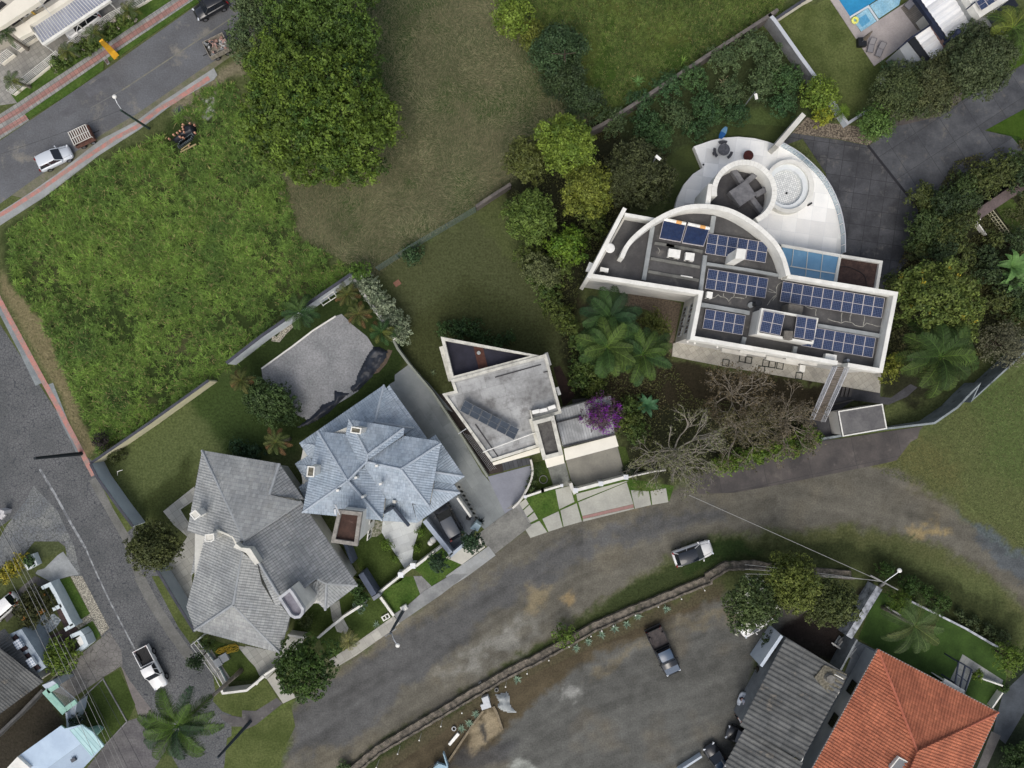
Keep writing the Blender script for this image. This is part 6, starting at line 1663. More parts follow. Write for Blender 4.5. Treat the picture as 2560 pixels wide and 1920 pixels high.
m = MB();m.prism(wp('F',3.3,480,155,505,150,590,225,565,240),2.5,3.4);m.obj('yellow_fin',mat('yellow_fin',c(222,184,84),speck=.05),ap)
for x,y in ((470,215),(640,100)):
    a = one('F',x,y,3.3);o = dup(acp,(a[0],a[1],3.02),R(33));o['label'] = 'air conditioner on the apartment ledge, %s the yellow fin' % ('left of' if x < 500 else 'right of');o['group'] = 'air conditioners of the apartment building'
for a in ((290,270,415,400),(680,15,890,260)):
    m = MB();m.tube([(*one('F',a[0],a[1],5.25),5.25),(*one('F',a[2],a[3],3.5),3.5)],.035,4);tag(m.obj('cable',ALU),'thin white cable over the apartment ledge, %s one' % ('left' if a[0] < 500 else 'right'),'cable')
cp_ = thing('carport','translucent striped carport roof with a white gutter over a parked white car','carport',one('F',800,400,0))
CPL = wp('F',3.0,512,432,728,745,1900,-40,1640,-280,1200,0)
m = MB();m.poly(CPL,2.9);m.add([(x,y,2.88) for x,y in ccw(CPL)],[tuple(range(len(CPL)))[::-1]]);m.obj('sheet',mat('stained_polycarb',c(156,160,172),c(138,142,156),scale=1.2,speck=.1,rough=.35,stain=(2,c(176,178,180),.6,.8)),cp_)
A0,A1,B0_,B1_ = [Vector(P(p,3.0)) for p in q('F',530,440,1640,-260,750,760,1900,-20)]
n = 27
for i in range(n):
    t = i/(n - 1);a,b = A0.lerp(A1,t),B0_.lerp(B1_,t);m = MB();m.tube([(a.x,a.y,2.95),(b.x,b.y,2.95)],.035,4);m.obj('rafter',ACW,cp_)
m = MB();m.wall(wp('F',3.0,505,440,735,765),.14,2.75,3.0);m.wall(wp('F',3.05,735,762,1900,-10),.28,2.75,3.05);m.obj('gutter',COPING,cp_)
m = MB()
for x,y in ((740,770),(1300,400),(1850,20)): a = one('F',x,y,2.8);m.box(a[0],a[1] + .1,0,.1,.1,2.8)
m.obj('post',COPING,cp_)
ft = mat('forecourt',c(150,148,140),c(130,128,122),scale=.4,speck=.08,grid=(.5,.5,R(33),.02,c(112,110,104)),stain=(.5,c(96,97,98),.56,.72))
struct('forecourt',MB().poly(wp('F',0,-600,1900,-600,600,300,300,1600,-400,2700,-400,2500,-60,2230,110,1300,780,220,1600,300,1780),.004),ft)
for i,(a,w_) in enumerate((((110,1560,960,880),'lowest'),((1155,740,1520,490),'middle'),((1560,465,1870,235,2080,130),'upper'),((2180,60,2400,-60,2700,-250),'topmost'),((-100,1020,0,940,120,850),'leftmost'),((190,790,370,650,540,545),'carport-side'))):
    rail_fence('rail_fence','white steel rail fence on a low white wall before the apartments, %s section' % w_,'F',a,.35,1.5,6,1.5,COPING,.035,AW,'white rail fences of the apartments')

# ---------------------------------------------------------------- pool villa, upper right
vl = thing('pool_villa','modern white house with ribbed white roofs next to the swimming pool','house',one('G',1500,300,0))
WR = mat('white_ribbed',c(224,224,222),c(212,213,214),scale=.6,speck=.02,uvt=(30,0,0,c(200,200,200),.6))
for ze,a in ((3.8,(1010,-20,1360,480,1560,560,1720,340,1450,-60)),(2.9,(945,408,1150,700,1330,500,1165,268))):
    m = MB();facet(m,q('G',*a),ze,.06,.62,.05);m.obj('roof_slope',WR,vl)
    m = MB();m.prism(inset(wp('G',ze,*a),.9),-.02,ze - .1);m.obj('walls',OFFW,vl)
NAVY = mat('navy_trim',c(36,44,66),c(28,34,50),scale=1,speck=.06)
m = MB();m.wall(wp('G',3.75,970,-40,1350,490),.5,3.3,3.75);m.obj('box_gutter',NAVY,vl)
m = MB();m.wall(wp('G',3.1,900,430,1110,700),.75,2.4,3.1);m.obj('side_gutter',BLACK,vl)
m = MB();m.wall(wp('G',3.2,765,562,900,445,1170,262),.16,2.9,3.3);m.obj('front_fascia',NAVY,vl)
m = MB();m.wall(wp('G',3.6,1168,262,1330,520),.2,2.8,3.6);m.obj('upper_wall',mat('brown_fascia',c(120,96,88),speck=.06),vl)
m = MB();m.prism(wp('G',2.9,775,562,890,460,1080,700,945,810),-.02,2.9);m.obj('flat_wing',mat('flat_grey_roof',c(150,154,156),c(142,146,148),scale=.6,speck=.03),vl)
m = MB();m.prism(wp('G',4.6,1450,-60,1620,220,1790,330,1850,290,1640,-60),-.02,4.5);m.obj('mid_roof',mat('mid_grey_roof',c(160,162,160),c(146,148,146),scale=1,speck=.06),vl)
m = MB();m.prism(wp('G',5.6,1560,-60,1720,190,2060,-20,2060,-60),-.02,5.4);m.obj('solar_wing',COPING,vl)
m = MB();m.prism(wp('G',.4,1730,210,1800,300,2150,60,2080,-40),-.02,.4);m.obj('dark_base',mat('navy_court',c(26,32,42),speck=.1),vl)
m = MB();x,y = one('G',1468,350,6.3);x2,y2 = one('G',1385,430,5.2);m.tube([(x2,y2,3.8),(x2 + .02,y2,5.2),(x,y,6.0)],.16,10);m.ball(x,y,6.0,.3,12);tag(m.obj('stove_flue',NAVY),'black stove flue pipe on the large white ribbed roof','flue')
m = MB();m.tube([(*one('G',1545,110,5.2),5.2),(*one('G',1650,20,5.7),5.7)],.07,6);m.obj('roof_bracket',NAVY,vl)
array('G',3,(1655,20,1900,-135,1960,-40,1720,128),5.75,'cluster on the pool villa','solar panels of the pool villa')
DK = mat('pool_deck',c(168,160,156),c(156,149,146),scale=.6,speck=.1,sscale=6)
m = MB();dpo = wp('G',.12,-55,-60,60,-60,330,368,1060,-110,1300,-200,1200,250,765,560,488,760)
m.prism(dpo,-.02,.12);struct('pool_deck',m,DK)
struct('terrace_floor',MB().poly(wp('G',.12,790,90,960,-20,1180,260,985,350),.13),mat('brown_boards',c(118,112,104),c(104,98,92),scale=1,speck=.1,grid=(3,.2,R(33),.02,c(84,80,74))))
WAT = mat('pool_water',c(50,140,184),c(40,128,174),scale=.5,speck=.12,sscale=4,rough=.08,spec=.5)
WAT2 = mat('shallow_water',c(150,190,206),c(128,174,196),scale=.8,speck=.2,sscale=5,rough=.08,spec=.5)
sheet('pool_water',wp('G',.12,40,-60,208,192,415,62,520,-10,560,-60),WAT,.14)
sheet('pool_water',wp('G',.12,432,62,740,-130,800,-40,770,60,538,215),WAT2,.142)
sheet('pool_water',wp('G',.12,225,215,410,92,512,245,335,366),WAT2,.144)
sheet('pool_water',wp('G',.12,290,225,388,163,442,245,345,312),mat('spa_water',c(96,160,192),c(84,148,184),scale=1,speck=.15,rough=.08),.148)
m = MB();m.wall(wp('G',.2,208,200,420,72,530,235),.2,.13,.22);m.wall(wp('G',.2,780,-40,850,-100),.35,.13,.3);struct('pool_edge',m,mat('pool_edge',c(196,204,208),speck=.04))
ri = MB();cx_,cy_ = one('G',264,234,.25);pts = [(cx_ + .3*math.cos(t*.4488),cy_ + .3*math.sin(t*.4488),.27) for t in range(15)];ri.tube(pts,.13,8,False)
tag(ri.obj('swim_ring',mat('yellow_ring',c(222,224,120),speck=.05),smooth=True),'pale yellow swim ring floating in the small spa pool','swim ring')
def lounger(a,b,label,w=.65):
    A,B_ = Vector(one('G',*a,.3)),Vector(one('G',*b,.3));L = (B_ - A).length;u = (B_ - A)/L;s = Vector((-u.y,u.x));root = thing('sun_lounger',label,'sun lounger',(A.x,A.y,.12),'sun loungers on the pool deck')
    fr = MB()
    for k in (-1,1):
        fr.tube([(*(A + s*k*w/2),.85),(*(A + u*L*.38 + s*k*w/2),.45),(*(B_ + s*k*w/2),.45)],.035,5)
        fr.tube([(*(A + u*L*.2 + s*k*w/2),.12),(*(A + u*L*.2 + s*k*w/2),.5)],.03,4);fr.tube([(*(A + u*L*.9 + s*k*w/2),.12),(*(A + u*L*.9 + s*k*w/2),.45)],.03,4)
    for t,z in ((0,.85),(.38,.45),(1,.45)): fr.tube([(*(A + u*L*t + s*w/2),z),(*(A + u*L*t - s*w/2),z)],.03,4)
    fr.obj('frame',mat('lounger_frame',c(92,92,96),speck=0) if 'lounger_frame' not in bpy.data.materials else bpy.data.materials['lounger_frame'],root)
    sl2 = MB();sl2.add([(*(A + s*w*.46),.84),(*(A - s*w*.46),.84),(*(A + u*L*.38 - s*w*.46),.45),(*(A + u*L*.38 + s*w*.46),.45),(*(B_ - s*w*.46),.45),(*(B_ + s*w*.46),.45)],[(0,1,2,3),(3,2,4,5)])
    sl2.obj('sling',mat('lounger_sling',c(132,130,132),speck=.05) if 'lounger_sling' not in bpy.data.materials else bpy.data.materials['lounger_sling'],root)
lounger((460,462),(430,608),'grey sun lounger nearest the black box on the pool deck')
lounger((575,512),(520,656),'grey sun lounger farther from the black box, right of the other')
lounger((960,-20),(850,95),'pale sun chair half under the villa roof at the top edge',.8)
m = MB();a = one('G',352,478,.6);m.box(a[0],a[1],.12,.95,.95,.5,.05);tag(m.obj('umbrella_base',BLACK),'square black umbrella base box on the corner of the pool deck','umbrella base')
um = thing('closed_parasol','closed beige parasol leaning above the black base box','parasol',one('G',372,450,.6))
m = MB();A,B_ = one('G',352,478,.6),one('G',465,358,3.3);m.tube([(A[0],A[1],.6),(B_[0],B_[1],3.3)],.04,6);m.obj('pole',STEEL,um)
m = MB();Cc = Vector((A[0],A[1],.6)).lerp(Vector((B_[0],B_[1],3.3)),.3);m.tube([tuple(Cc),tuple(Cc.lerp(Vector((B_[0],B_[1],3.3)),.4)),(B_[0],B_[1],3.3)],[.26,.2,.06],8);m.obj('canopy',mat('parasol_cloth',c(120,110,100),speck=.1),um)
# villa walls
GW = mat('grey_garden_wall',c(136,138,140),c(116,118,120),scale=.9,speck=.1)
lot_wall('grey wall with a pale coping on the left side of the villa lawn','t30',(10,120,60,175,290,500,470,745),2.0,GW,ALU,.3)
lot_wall('thin pale wall at the top of the villa lawn','t30',(55,170,340,-20,420,-60),1.4,AW,DKC,.22)
lot_wall('pale blue-grey wall round the bottom corner of the villa lawn','t30',(480,745,550,850,690,1065,1065,820),1.1,BLW,ALU,.2)
m = MB();m.wall(wp('t30',.8,1065,570,1145,515,1165,545),.2,0,.8);m.wall(wp('t30',.5,980,640,1020,690),.9,0,.5);tag(m.obj('planter_edge',COPING),'white planter edging on the villa lawn','planter')
STW = mat('old_stone_wall',c(112,106,100),c(86,82,80),scale=1,speck=.16)
lot_wall('old grey block wall crossing the green field to the bright tree','t20',(660,1135,800,1065,1250,770,1700,470,2212,140,2300,80),2.0,STW,STW,.28)
lot_wall('old grey block wall between the dry field and the dark gap','t11',(2200,-70,2050,25,1900,125),1.6,STW,STW,.25)
# mesh fence of the back lawn
mf = rail_fence('mesh_fence','faint green mesh fence between the dry field and the back lawn','t11',(1035,650,1380,430,1890,130),.02,2.2,7,2.6,mat('fence_green',c(88,104,98),speck=.05),.025)
# walls on the far right
m = MB();m.wall(wp('t31',1.2,1745,240,2120,-10,2300,-120),1.1,0,1.2);tag(m.obj('old_wall',mat('mauve_wall',c(104,92,90),c(88,78,76),scale=1,speck=.14)),'broad brownish old wall among the right-hand shrubs','wall')
rail_fence('wooden_trellis','weathered picket trellis beside the small fenced pit on the right','t31',(1945,160,2085,345),.1,1.2,3,.35,CREAM,.05)
m = MB();m.wall(wp('t31',.7,1890,370,1805,255,1840,232),.12,0,.7);tag(m.obj('pit_fence',COPING),'thin white frame round the dark planting pit on the right','fence')
sheet('lawn',wp('t31',0,1960,130,2090,30,2212,180,2400,300,2300,500,2140,410),LAWND,.01)
# long curb wall of the parking plot
RET = mat('rubble_wall',c(122,114,102),c(76,72,64),scale=1.8,speck=.3,sscale=4,bump=.8,stain=(1.2,c(66,68,48),.55,.68))
cwl = q('t13',780,1720,1050,1500,1520,1220,1960,960,2212,815) + q('t23',200,720,420,600,720,430,1050,290,1350,170,1700,25) + q('t22',1700,1659,1850,1570,2100,1560,2212,1580) + q('t32',150,1590,430,1620,760,1650)
cw2 = []
for i in range(len(cwl) - 1):
    A,B_ = Vector(P(cwl[i],.5)),Vector(P(cwl[i + 1],.5));n = max(1,int((B_ - A).length/.5))
    for k in range(n): cw2.append(A.lerp(B_,k/n) + Vector((rnd.uniform(-.05,.05),rnd.uniform(-.05,.05))))
m = MB();m.wall(cw2,.8,-.02,[.5 + rnd.uniform(-.06,.06) for _ in cw2]);m.wall([(v.x + .25,v.y - .42) for v in cw2],.22,-.02,[.75 + rnd.uniform(-.04,.04) for _ in cw2]);tag(m.obj('rubble_wall',RET),'long low rubble wall bordering the gravel parking plot','wall')
# ---------------------------------------------------------------- trees and shrubs
DG,DA = c(54,66,28,1.5),c(92,104,40,1.25)        # olive green crown
YG,YA = c(78,100,34,1.25),c(122,138,50,1.08)       # yellow-green crown
BG,BA = c(52,56,32,1.3),c(76,80,46,1.2)          # dark brownish green
def pp(view,x,y): return q(view,x,y)[0]
# the great tree, three crowns
tree('broad_tree','huge rounded tree with lumpy bright green crown, the largest in the picture',pp('O',672,232),8,8,lobes=
     [(pp('O',x,y),z,r) for x,y,z,r in ((640,160,10.0,3.2),(590,200,9.2,2.6),(700,165,9.6,2.8),(770,180,8.6,3.0),(660,235,11.0,3.3),(735,245,10.2,3.0),(810,235,7.6,2.6),(580,270,8.6,2.8),
      (640,310,9.2,3.0),(710,310,9.4,3.1),(780,305,8.0,2.9),(600,110,8.6,2.3),(565,225,7.2,2.0),(572,160,7.2,2.1),(730,360,6.6,2.6),(660,365,6.4,2.2),(790,360,5.6,2.2),(560,290,6.2,1.8),(600,335,6.4,2.2),(820,290,6,2.2))],
     dens=34,leaf=.15,clump=.4,per=16,base=c(44,70,26,1.15),alt=c(100,118,40,1.15),seed=3)
tree('broad_tree','dark green tree at the top edge just above the largest tree',pp('O',700,60),7,7,lobes=
     [(pp('O',x,y),z,r) for x,y,z,r in ((620,20,7.5,2.8),(680,40,8.6,3.2),(750,30,8.2,3.0),(700,95,8.2,2.8),(770,90,7.4,2.8),(640,80,7.2,2.4),(790,140,5.6,2.2),(700,-20,7.5,3.2),(780,-30,6.5,2.6))],
     dens=34,leaf=.14,clump=.38,base=c(46,68,28,1.25),alt=c(84,104,38,1.15),seed=5)
tree('broad_tree','dull grey-green tree by the street left of the largest tree',pp('O',550,60),5,4,lobes=[(pp('O',x,y),z,r) for x,y,z,r in ((555,20,5.5,2.2),(545,70,5.5,2.3),(590,50,5.6,2.2),(530,110,4.6,1.7),(535,-10,4.5,2))],
     dens=30,leaf=.14,base=c(58,74,44,1.3),alt=c(88,100,60,1.2))
# middle row by the black gap
tree('leafy_tree','bright yellow-green round tree, topmost of the row above the palms',pp('O',1218,308),6,3.4,base=YG,alt=YA,dens=44,leaf=.13,clump=.3,per=12,nl=10,seed=11)
tree('leafy_tree','green tree overlapping the lower right of the bright yellow-green tree',pp('O',1272,410),5,3.2,base=c(84,94,36,1.4),alt=c(118,122,46,1.2),dens=40,leaf=.13,clump=.3,per=12,seed=12)
tree('leafy_tree','dull olive tree left of the bright yellow-green tree',pp('O',1140,345),4.5,2.7,base=c(72,78,36,1.35),alt=c(98,102,48,1.15),dens=38,leaf=.13,clump=.3,seed=13)
tree('leafy_tree','mid-green lumpy tree below the dull olive tree',pp('O',1142,468),4.5,3.1,base=c(66,84,34,1.4),alt=c(96,112,46,1.2),dens=38,leaf=.13,clump=.32,seed=14)
tree('leafy_tree','small vivid green tree in the gap left of the white house',pp('O',1225,530),3.5,2.4,base=c(62,88,26,1.5),alt=c(104,126,38,1.25),dens=38,leaf=.13,clump=.34,seed=15)
tree('leafy_tree','grey-green bushy tree at the lower end of the row by the back lawn',pp('O',1172,585),3,2.4,base=c(74,82,48,1.3),alt=c(102,106,64,1.15),dens=38,leaf=.12,clump=.3,seed=16)
tree('dark_tree','large very dark brownish-green tree left of the white terrace',pp('O',1375,380),4.5,4.4,base=BG,alt=BA,dens=40,leaf=.12,clump=.28,per=10,nl=12,lobe_r=(.3,.42),seed=17)
tree('dark_tree','dark green tree at the top of the old grey wall above the bright tree',pp('O',1262,225),3,2.4,base=c(44,56,36,1.3),alt=c(72,88,50,1.1),dens=38,leaf=.12,seed=18)
tree('dark_tree','dark bluish-green tree in the green field with a bare stick on top',pp('O',1205,110),3,3.4,base=c(44,62,38,1.35),alt=c(72,92,54,1.1),dens=38,leaf=.12,nl=11,seed=19)
tree('dark_tree','dark bushy tree between the dry field and the green field',pp('O',1215,175),2.6,2.6,base=c(46,60,36,1.3),alt=c(70,84,48,1.1),dens=38,leaf=.12,seed=20)
tree('leafy_tree','small yellow-green tree at the top edge beside the dry field',pp('O',1105,35),3.5,2.3,base=YG,alt=YA,dens=36,leaf=.14,seed=21)
tree('leafy_tree','olive bush below the small yellow-green tree at the top',pp('O',1150,75),2.4,1.8,base=c(80,88,34,1.3),alt=c(108,112,44,1.1),dens=38,leaf=.12,seed=22)
m = MB();a = one('t20',455,470,5);m.tube([(a[0],a[1],0),(a[0],a[1],5)],.07,5);m.tube([(a[0] - 1.4,a[1] + .1,5),(a[0],a[1],5.05),(a[0] + 1.2,a[1] + .15,5.1)],.04,4);m.tube([(a[0],a[1] + .5,5),(a[0] + .1,a[1] - .8,4.8)],.05,4)
tag(m.obj('bare_stick',BARK),'bare dead stem with crossed twigs rising out of the dark bush','dead plant')
# scrub between the old wall and the villa lawn
hl = [('O',1330,262,1.5,1.4),('O',1380,225,1.4,1.5),('O',1440,190,1.6,1.6),('O',1500,170,1.6,1.5),('O',1560,130,1.8,1.7),('O',1620,100,1.8,1.7),('O',1660,130,1.8,1.6),('O',1700,170,1.7,1.6),('O',1640,180,1.6,1.7),('O',1575,200,1.5,1.5),
      ('O',1520,230,1.5,1.6),('O',1460,250,1.5,1.5),('O',1420,300,1.6,1.5),('O',1500,280,1.2,1.2),('O',1590,245,1.2,1.3),('O',1690,225,1.4,1.5),('O',1400,270,1.3,1.3),('O',1540,250,1.0,1.1)]
words = ['lowest at the old wall','second up the old wall','third up the old wall','left of the pale dead stalks','against the old wall at mid height','near the top of the old wall','beside the grey villa wall, upper','beside the grey villa wall, middle','centre of the patch','above the leaning lamp post',
         'round and dark above the terrace lawn','between the wall and the terrace lawn','next to the very dark tree','low one by the terrace lawn','foot of the leaning lamp post','by the end of the thin white wall','low one near the wall foot','small one above the round bush']
for i,(v,x,y,z,r) in enumerate(hl):
    g_ = rnd.choice(((c(56,82,46,1.25),c(84,110,60,1.1)),(c(66,84,50,1.25),c(94,108,66,1.05)),(c(46,72,42,1.25),c(72,98,56,1.1))))
    shrub('wild_shrub','wild green shrub %s' % words[i],pp(v,x,y),z*.8,r*1.3,base=g_[0],alt=g_[1],group='wild shrubs below the old wall',leaf=.1,dens=40)
rosette('dead_stalks','clump of pale dead stalks among the wild shrubs',pp('t20',1825,710),.9,9,c(190,178,140),w=.09)
rosette('flax_clump','long-leaved green clump in the field above the old wall',pp('t20',1090,705),1.0,20,c(96,130,72,1.2),w=.08)
rosette('flax_clump','small fan-leaved clump touching the old wall in the green field',pp('t20',1480,520),.7,12,c(110,140,62,1.2),w=.08)
# right side
tree('leafy_tree','yellow-green small tree where the thin white wall meets the shrubs',pp('t30',440,820),2.5,2.3,base=YG,alt=YA,dens=38,leaf=.13,seed=31)
shrub('wild_shrub','bright yellow-flecked bush below the small tree by the white wall',pp('t30',450,990),1.3,1.6,base=c(88,100,30,1.4),alt=c(150,150,46,1.2))
palm('fan_palm','small spiky palm at the corner of the villa lawn wall',pp('t30',640,970),1.8,1.2,nf=18,col=c(86,110,36,1.4),wid=.9,nl=14,el=(.15,1.1),rt=.1)
tree('leafy_tree','small round green tree on the rock bed edge',pp('t30',935,1080),2.8,2.2,base=c(54,76,34,1.4),alt=c(90,112,50,1.2),dens=40,leaf=.12,seed=32)
tree('bushy_tree','wide olive bush tree below the planter of the pool villa',pp('t30',1150,800),3.4,3.6,base=c(62,74,44,1.2),alt=c(90,98,56,1.05),dens=42,leaf=.1,clump=.26,per=10,nl=12,seed=33)
tree('bushy_tree','olive bush tree right of the widest one under the villa',pp('t30',1420,740),3.6,3.5,base=c(66,74,46,1.2),alt=c(96,98,60,1.05),dens=42,leaf=.1,clump=.26,per=10,nl=12,seed=34)
tree('bushy_tree','large rounded olive tree overlapping the white ribbed roof',pp('t30',1780,530),5,4.4,base=c(62,74,46,1.2),alt=c(88,96,60,1.05),dens=42,leaf=.11,clump=.28,per=10,nl=13,seed=35)
shrub('wild_shrub','green shrub at the foot of the planter edging',pp('t30',1040,600),1.2,1.0,base=c(62,84,52,1.3),alt=c(90,112,70,1.1))
palm('feather_palm','coconut palm with yellowish fronds in the upper right corner',pp('t30',2110,240),6,3.8,nf=16,col=c(96,108,44,1.35),col2=c(70,92,40,1.35),droop=1.7)
sr = [('t30',1700,1630,1.8,2.0),('t30',1850,1560,2,2.0),('t30',2010,1480,2,2.0),('t30',2150,1420,1.8,1.7),('t31',1330,60,1.6,1.9),('t31',1500,120,2.2,2.2),('t31',1700,40,1.8,1.9),('t31',1340,330,2.4,2.4),('t31',1560,330,2.4,2.3),('t31',1480,500,2.2,2.1),
      ('t31',1300,480,1.6,1.6),('t31',1700,560,1.4,1.6),('t31',1920,700,1.6,1.8),('t31',2080,820,1.6,1.8),('t31',2000,940,1.3,1.7),('t31',1080,800,1.2,1.3),('t31',2180,1000,1.6,1.9),('t31',1960,410,1.2,1.1),('t30',2180,1560,2,1.8),('t31',1880,560,1.4,1.6),('t31',1720,220,1.5,1.5),('t31',2150,430,1.5,1.6)]
wr = ['lowest left of the drive hedge','second of the drive hedge','third of the drive hedge','at the right end of the drive hedge','by the pale stones','with a yellow spot','against the brownish wall','dark one beside the paving, upper','dark one beside the paving, right','dark one beside the paving, lower','at the paving edge',
      'in the brown clearing','left of the banana plants','under the banana plants','low and grey','tucked between the annex and the lumpy tree','at the right edge by the twigs','inside the dark planting pit','in the corner above the brownish wall','below the brownish wall end','left of the pit frame','at the right edge below the trellis']
for i,(v,x,y,z,r) in enumerate(sr):
    g_ = rnd.choice(((c(48,64,34,1.2),c(78,92,46,1.1)),(c(58,70,36,1.2),c(92,98,48,1.1)),(c(42,56,34,1.2),c(66,80,44,1.1))))
    shrub('garden_shrub','dense shrub on the right side, %s' % wr[i],pp(v,x,y),z,r*1.12,base=g_[0],alt=g_[1],group='shrubs along the right side')
tree('lumpy_tree','tree with rounded bright leaf clumps and yellow new leaves right of the white house',pp('O',2030,632),6,4.6,lobes=
     [(pp('O',x,y),z,r) for x,y,z,r in ((1960,610,5.5,1.5),(2000,590,6.2,1.4),(2045,585,6,1.5),(1990,640,7.2,1.6),(2035,630,7.4,1.6),(2080,620,6.4,1.4),(2060,670,6.8,1.5),(2010,680,6.6,1.5),(1965,655,5.6,1.3),(2100,655,5.4,1.3),(2060,715,5.4,1.3),(2025,720,5,1.2),(2090,690,5.2,1.2),(1955,680,4.6,1.1),(2085,725,4.4,1.1))],
     dens=38,leaf=.15,clump=.36,per=14,base=c(68,84,34,1.3),alt=c(104,114,50,1.15),yel=(c(196,172,56),.02),seed=41)
palm('feather_palm','big feather palm right of the gatehouse with arching green fronds',pp('t31',1490,1420),6.5,4.9,nf=18,col=c(72,92,40,1.3),col2=c(56,78,36,1.25),wid=.95,droop=1.5,nl=30,wl=.06)
tree('bare_bush','greyish twiggy tree on the right edge above the boundary wall',pp('t31',2040,1310),3,3.0,base=c(88,88,62,1.15),alt=c(110,106,80,1.1),dens=16,leaf=.09,clump=.3,per=8,seed=42)
for x,y,w in ((1080,1480,'upper'),(1040,1560,'lower')):
    shrub('garden_shrub','yellowish-green bush at the right foot of the white house, %s' % w,pp('t31',x,y),1.5,1.3,base=c(84,92,30,1.35),alt=c(120,122,44,1.15),group='bushes at the foot of the white house')
def banana(label,view,x,y,z,r,n=11,col=c(70,98,50,1.3)):
    a = pp(view,x,y);X0,Y0 = P(a,z);root = thing('banana_plant',label,'banana plant',(X0,Y0,0));mb = MB();mb.tube([(X0,Y0,0),(X0,Y0,z*.8)],.13,7);mb.obj('stem',BARK,root)
    lf = MB();cols = []
    for i in range(n):
        an = i*2.4 + rnd.uniform(-.2,.2);d = Vector((math.cos(an),math.sin(an),0));s = Vector((-d.y,d.x,0));L = r*rnd.uniform(.8,1.1);p = Vector((X0,Y0,z*.8));pts = []
        for k in range(6): t = k/5;pts.append(p + d*L*t + Vector((0,0,L*(.55*math.sin(t*2.4) - .1*t))))
        st0 = len(lf.v)
        for k in range(6):
            w = .36*math.sin(math.pi*min(1,.12 + k/5*.84))*r/2;lf.v += [tuple(pts[k] - s*w + Vector((0,0,w*.3))),tuple(pts[k]),tuple(pts[k] + s*w + Vector((0,0,w*.3)))]
        for k in range(5): a0 = st0 + 3*k;lf.f += [(a0,a0 + 3,a0 + 4,a0 + 1),(a0 + 1,a0 + 4,a0 + 5,a0 + 2)]
        g = rnd.uniform(.75,1.25);cols += [(col[0]*g,col[1]*g,col[2]*g,1)]*18
    lf.col = cols;lf.obj('leaves',LEAF,root);return root
banana('broad-leaved banana plant in the right-hand garden, upper','t31',2130,640,2.5,2.0)
banana('broad-leaved banana plant in the right-hand garden, lower','t31',2110,760,2.2,1.6)
banana('feathery cycad-like plant below the bougainvillea lawn edge','t22',1160,180,.8,1.4,14,c(52,84,56,1.3))
# royal palms in the middle garden
palm('queen_palm','palm on the upper left of the three tall palms by the white house',pp('t21',850,1090),7,4.0,nf=15,col=c(40,64,38,1.4),col2=c(52,76,38,1.35),wid=.85,nl=34,wl=.06,droop=1.35)
palm('queen_palm','palm on the lower left of the three tall palms by the white house',pp('t21',820,1340),7.5,4.1,nf=19,col=c(56,80,38,1.4),col2=c(78,98,44,1.3),wid=.85,nl=34,wl=.06,droop=1.4)
palm('queen_palm','palm on the right of the three tall palms by the white house',pp('t21',1130,1400),7,3.8,nf=18,col=c(48,72,38,1.4),col2=c(70,92,40,1.3),wid=.8,nl=34,wl=.06,droop=1.4)
tree('bushy_tree','bushy olive tree between the palms and the gravel strip',pp('t21',1220,1170),2.6,2.0,base=c(70,80,34,1.3),alt=c(104,108,46,1.1),dens=38,leaf=.12,seed=51)
sm = [('t21',300,850,1.6,1.5),('t21',340,960,1.6,1.4),('t21',420,1060,1.6,1.6),('t21',500,1160,1.4,1.3),('t21',230,700,2,1.8),('t21',560,1300,1.2,1.2),('t21',620,1500,1.5,1.6),('t21',580,1620,1.5,1.5),('t21',720,1600,1.6,1.5),('t21',150,560,2,1.8),
      ('t22',1020,190,1.2,1.2),('t22',980,340,1.4,1.4),('t22',1080,420,1.5,1.4),('t22',1040,300,1.2,1.1),('t22',700,60,1.4,1.2),('t21',400,640,2.5,1.9),('t21',700,260,2,1.9)]
ws = ['beside the back lawn, third from the top','beside the back lawn, fourth from the top','beside the back lawn, fifth from the top','beside the palms, upper','beside the back lawn, second from the top','beside the palms, middle','beside the palms, lower','under the palms, left','above the bougainvillea','beside the back lawn, topmost',
      'right of the bougainvillea, top','right of the bougainvillea, middle','left of the big bare tree','right of the bougainvillea, small','left above the bougainvillea','in the dark gap left of the white house','in the dark gap under the end wall']
for i,(v,x,y,z,r) in enumerate(sm):
    g_ = rnd.choice(((c(50,70,32,1.3),c(82,98,42,1.15)),(c(62,76,34,1.3),c(94,104,44,1.1))))
    shrub('hedge_shrub','dark green shrub %s' % ws[i],pp(v,x,y),z,r*1.1,base=g_[0],alt=g_[1],group='shrubs between the lawn and the palms')
for i,(x,y,r) in enumerate(((1790,700,1.0),(1880,690,1.1),(1990,640,1.1),(2090,620,1.0),(2170,600,1.0),(2290,560,1.1),(2400,530,1.2),(2530,470,1.3),(2600,450,1.1))):
    shrub('hedge_bush','leafy green bush in the row over the dark apron, %s from the left' % ORD[i],pp('t22',x,y),1.2,r*1.2,base=c(62,86,30,1.35),alt=c(104,124,40,1.2),group='bushes along the dark apron')
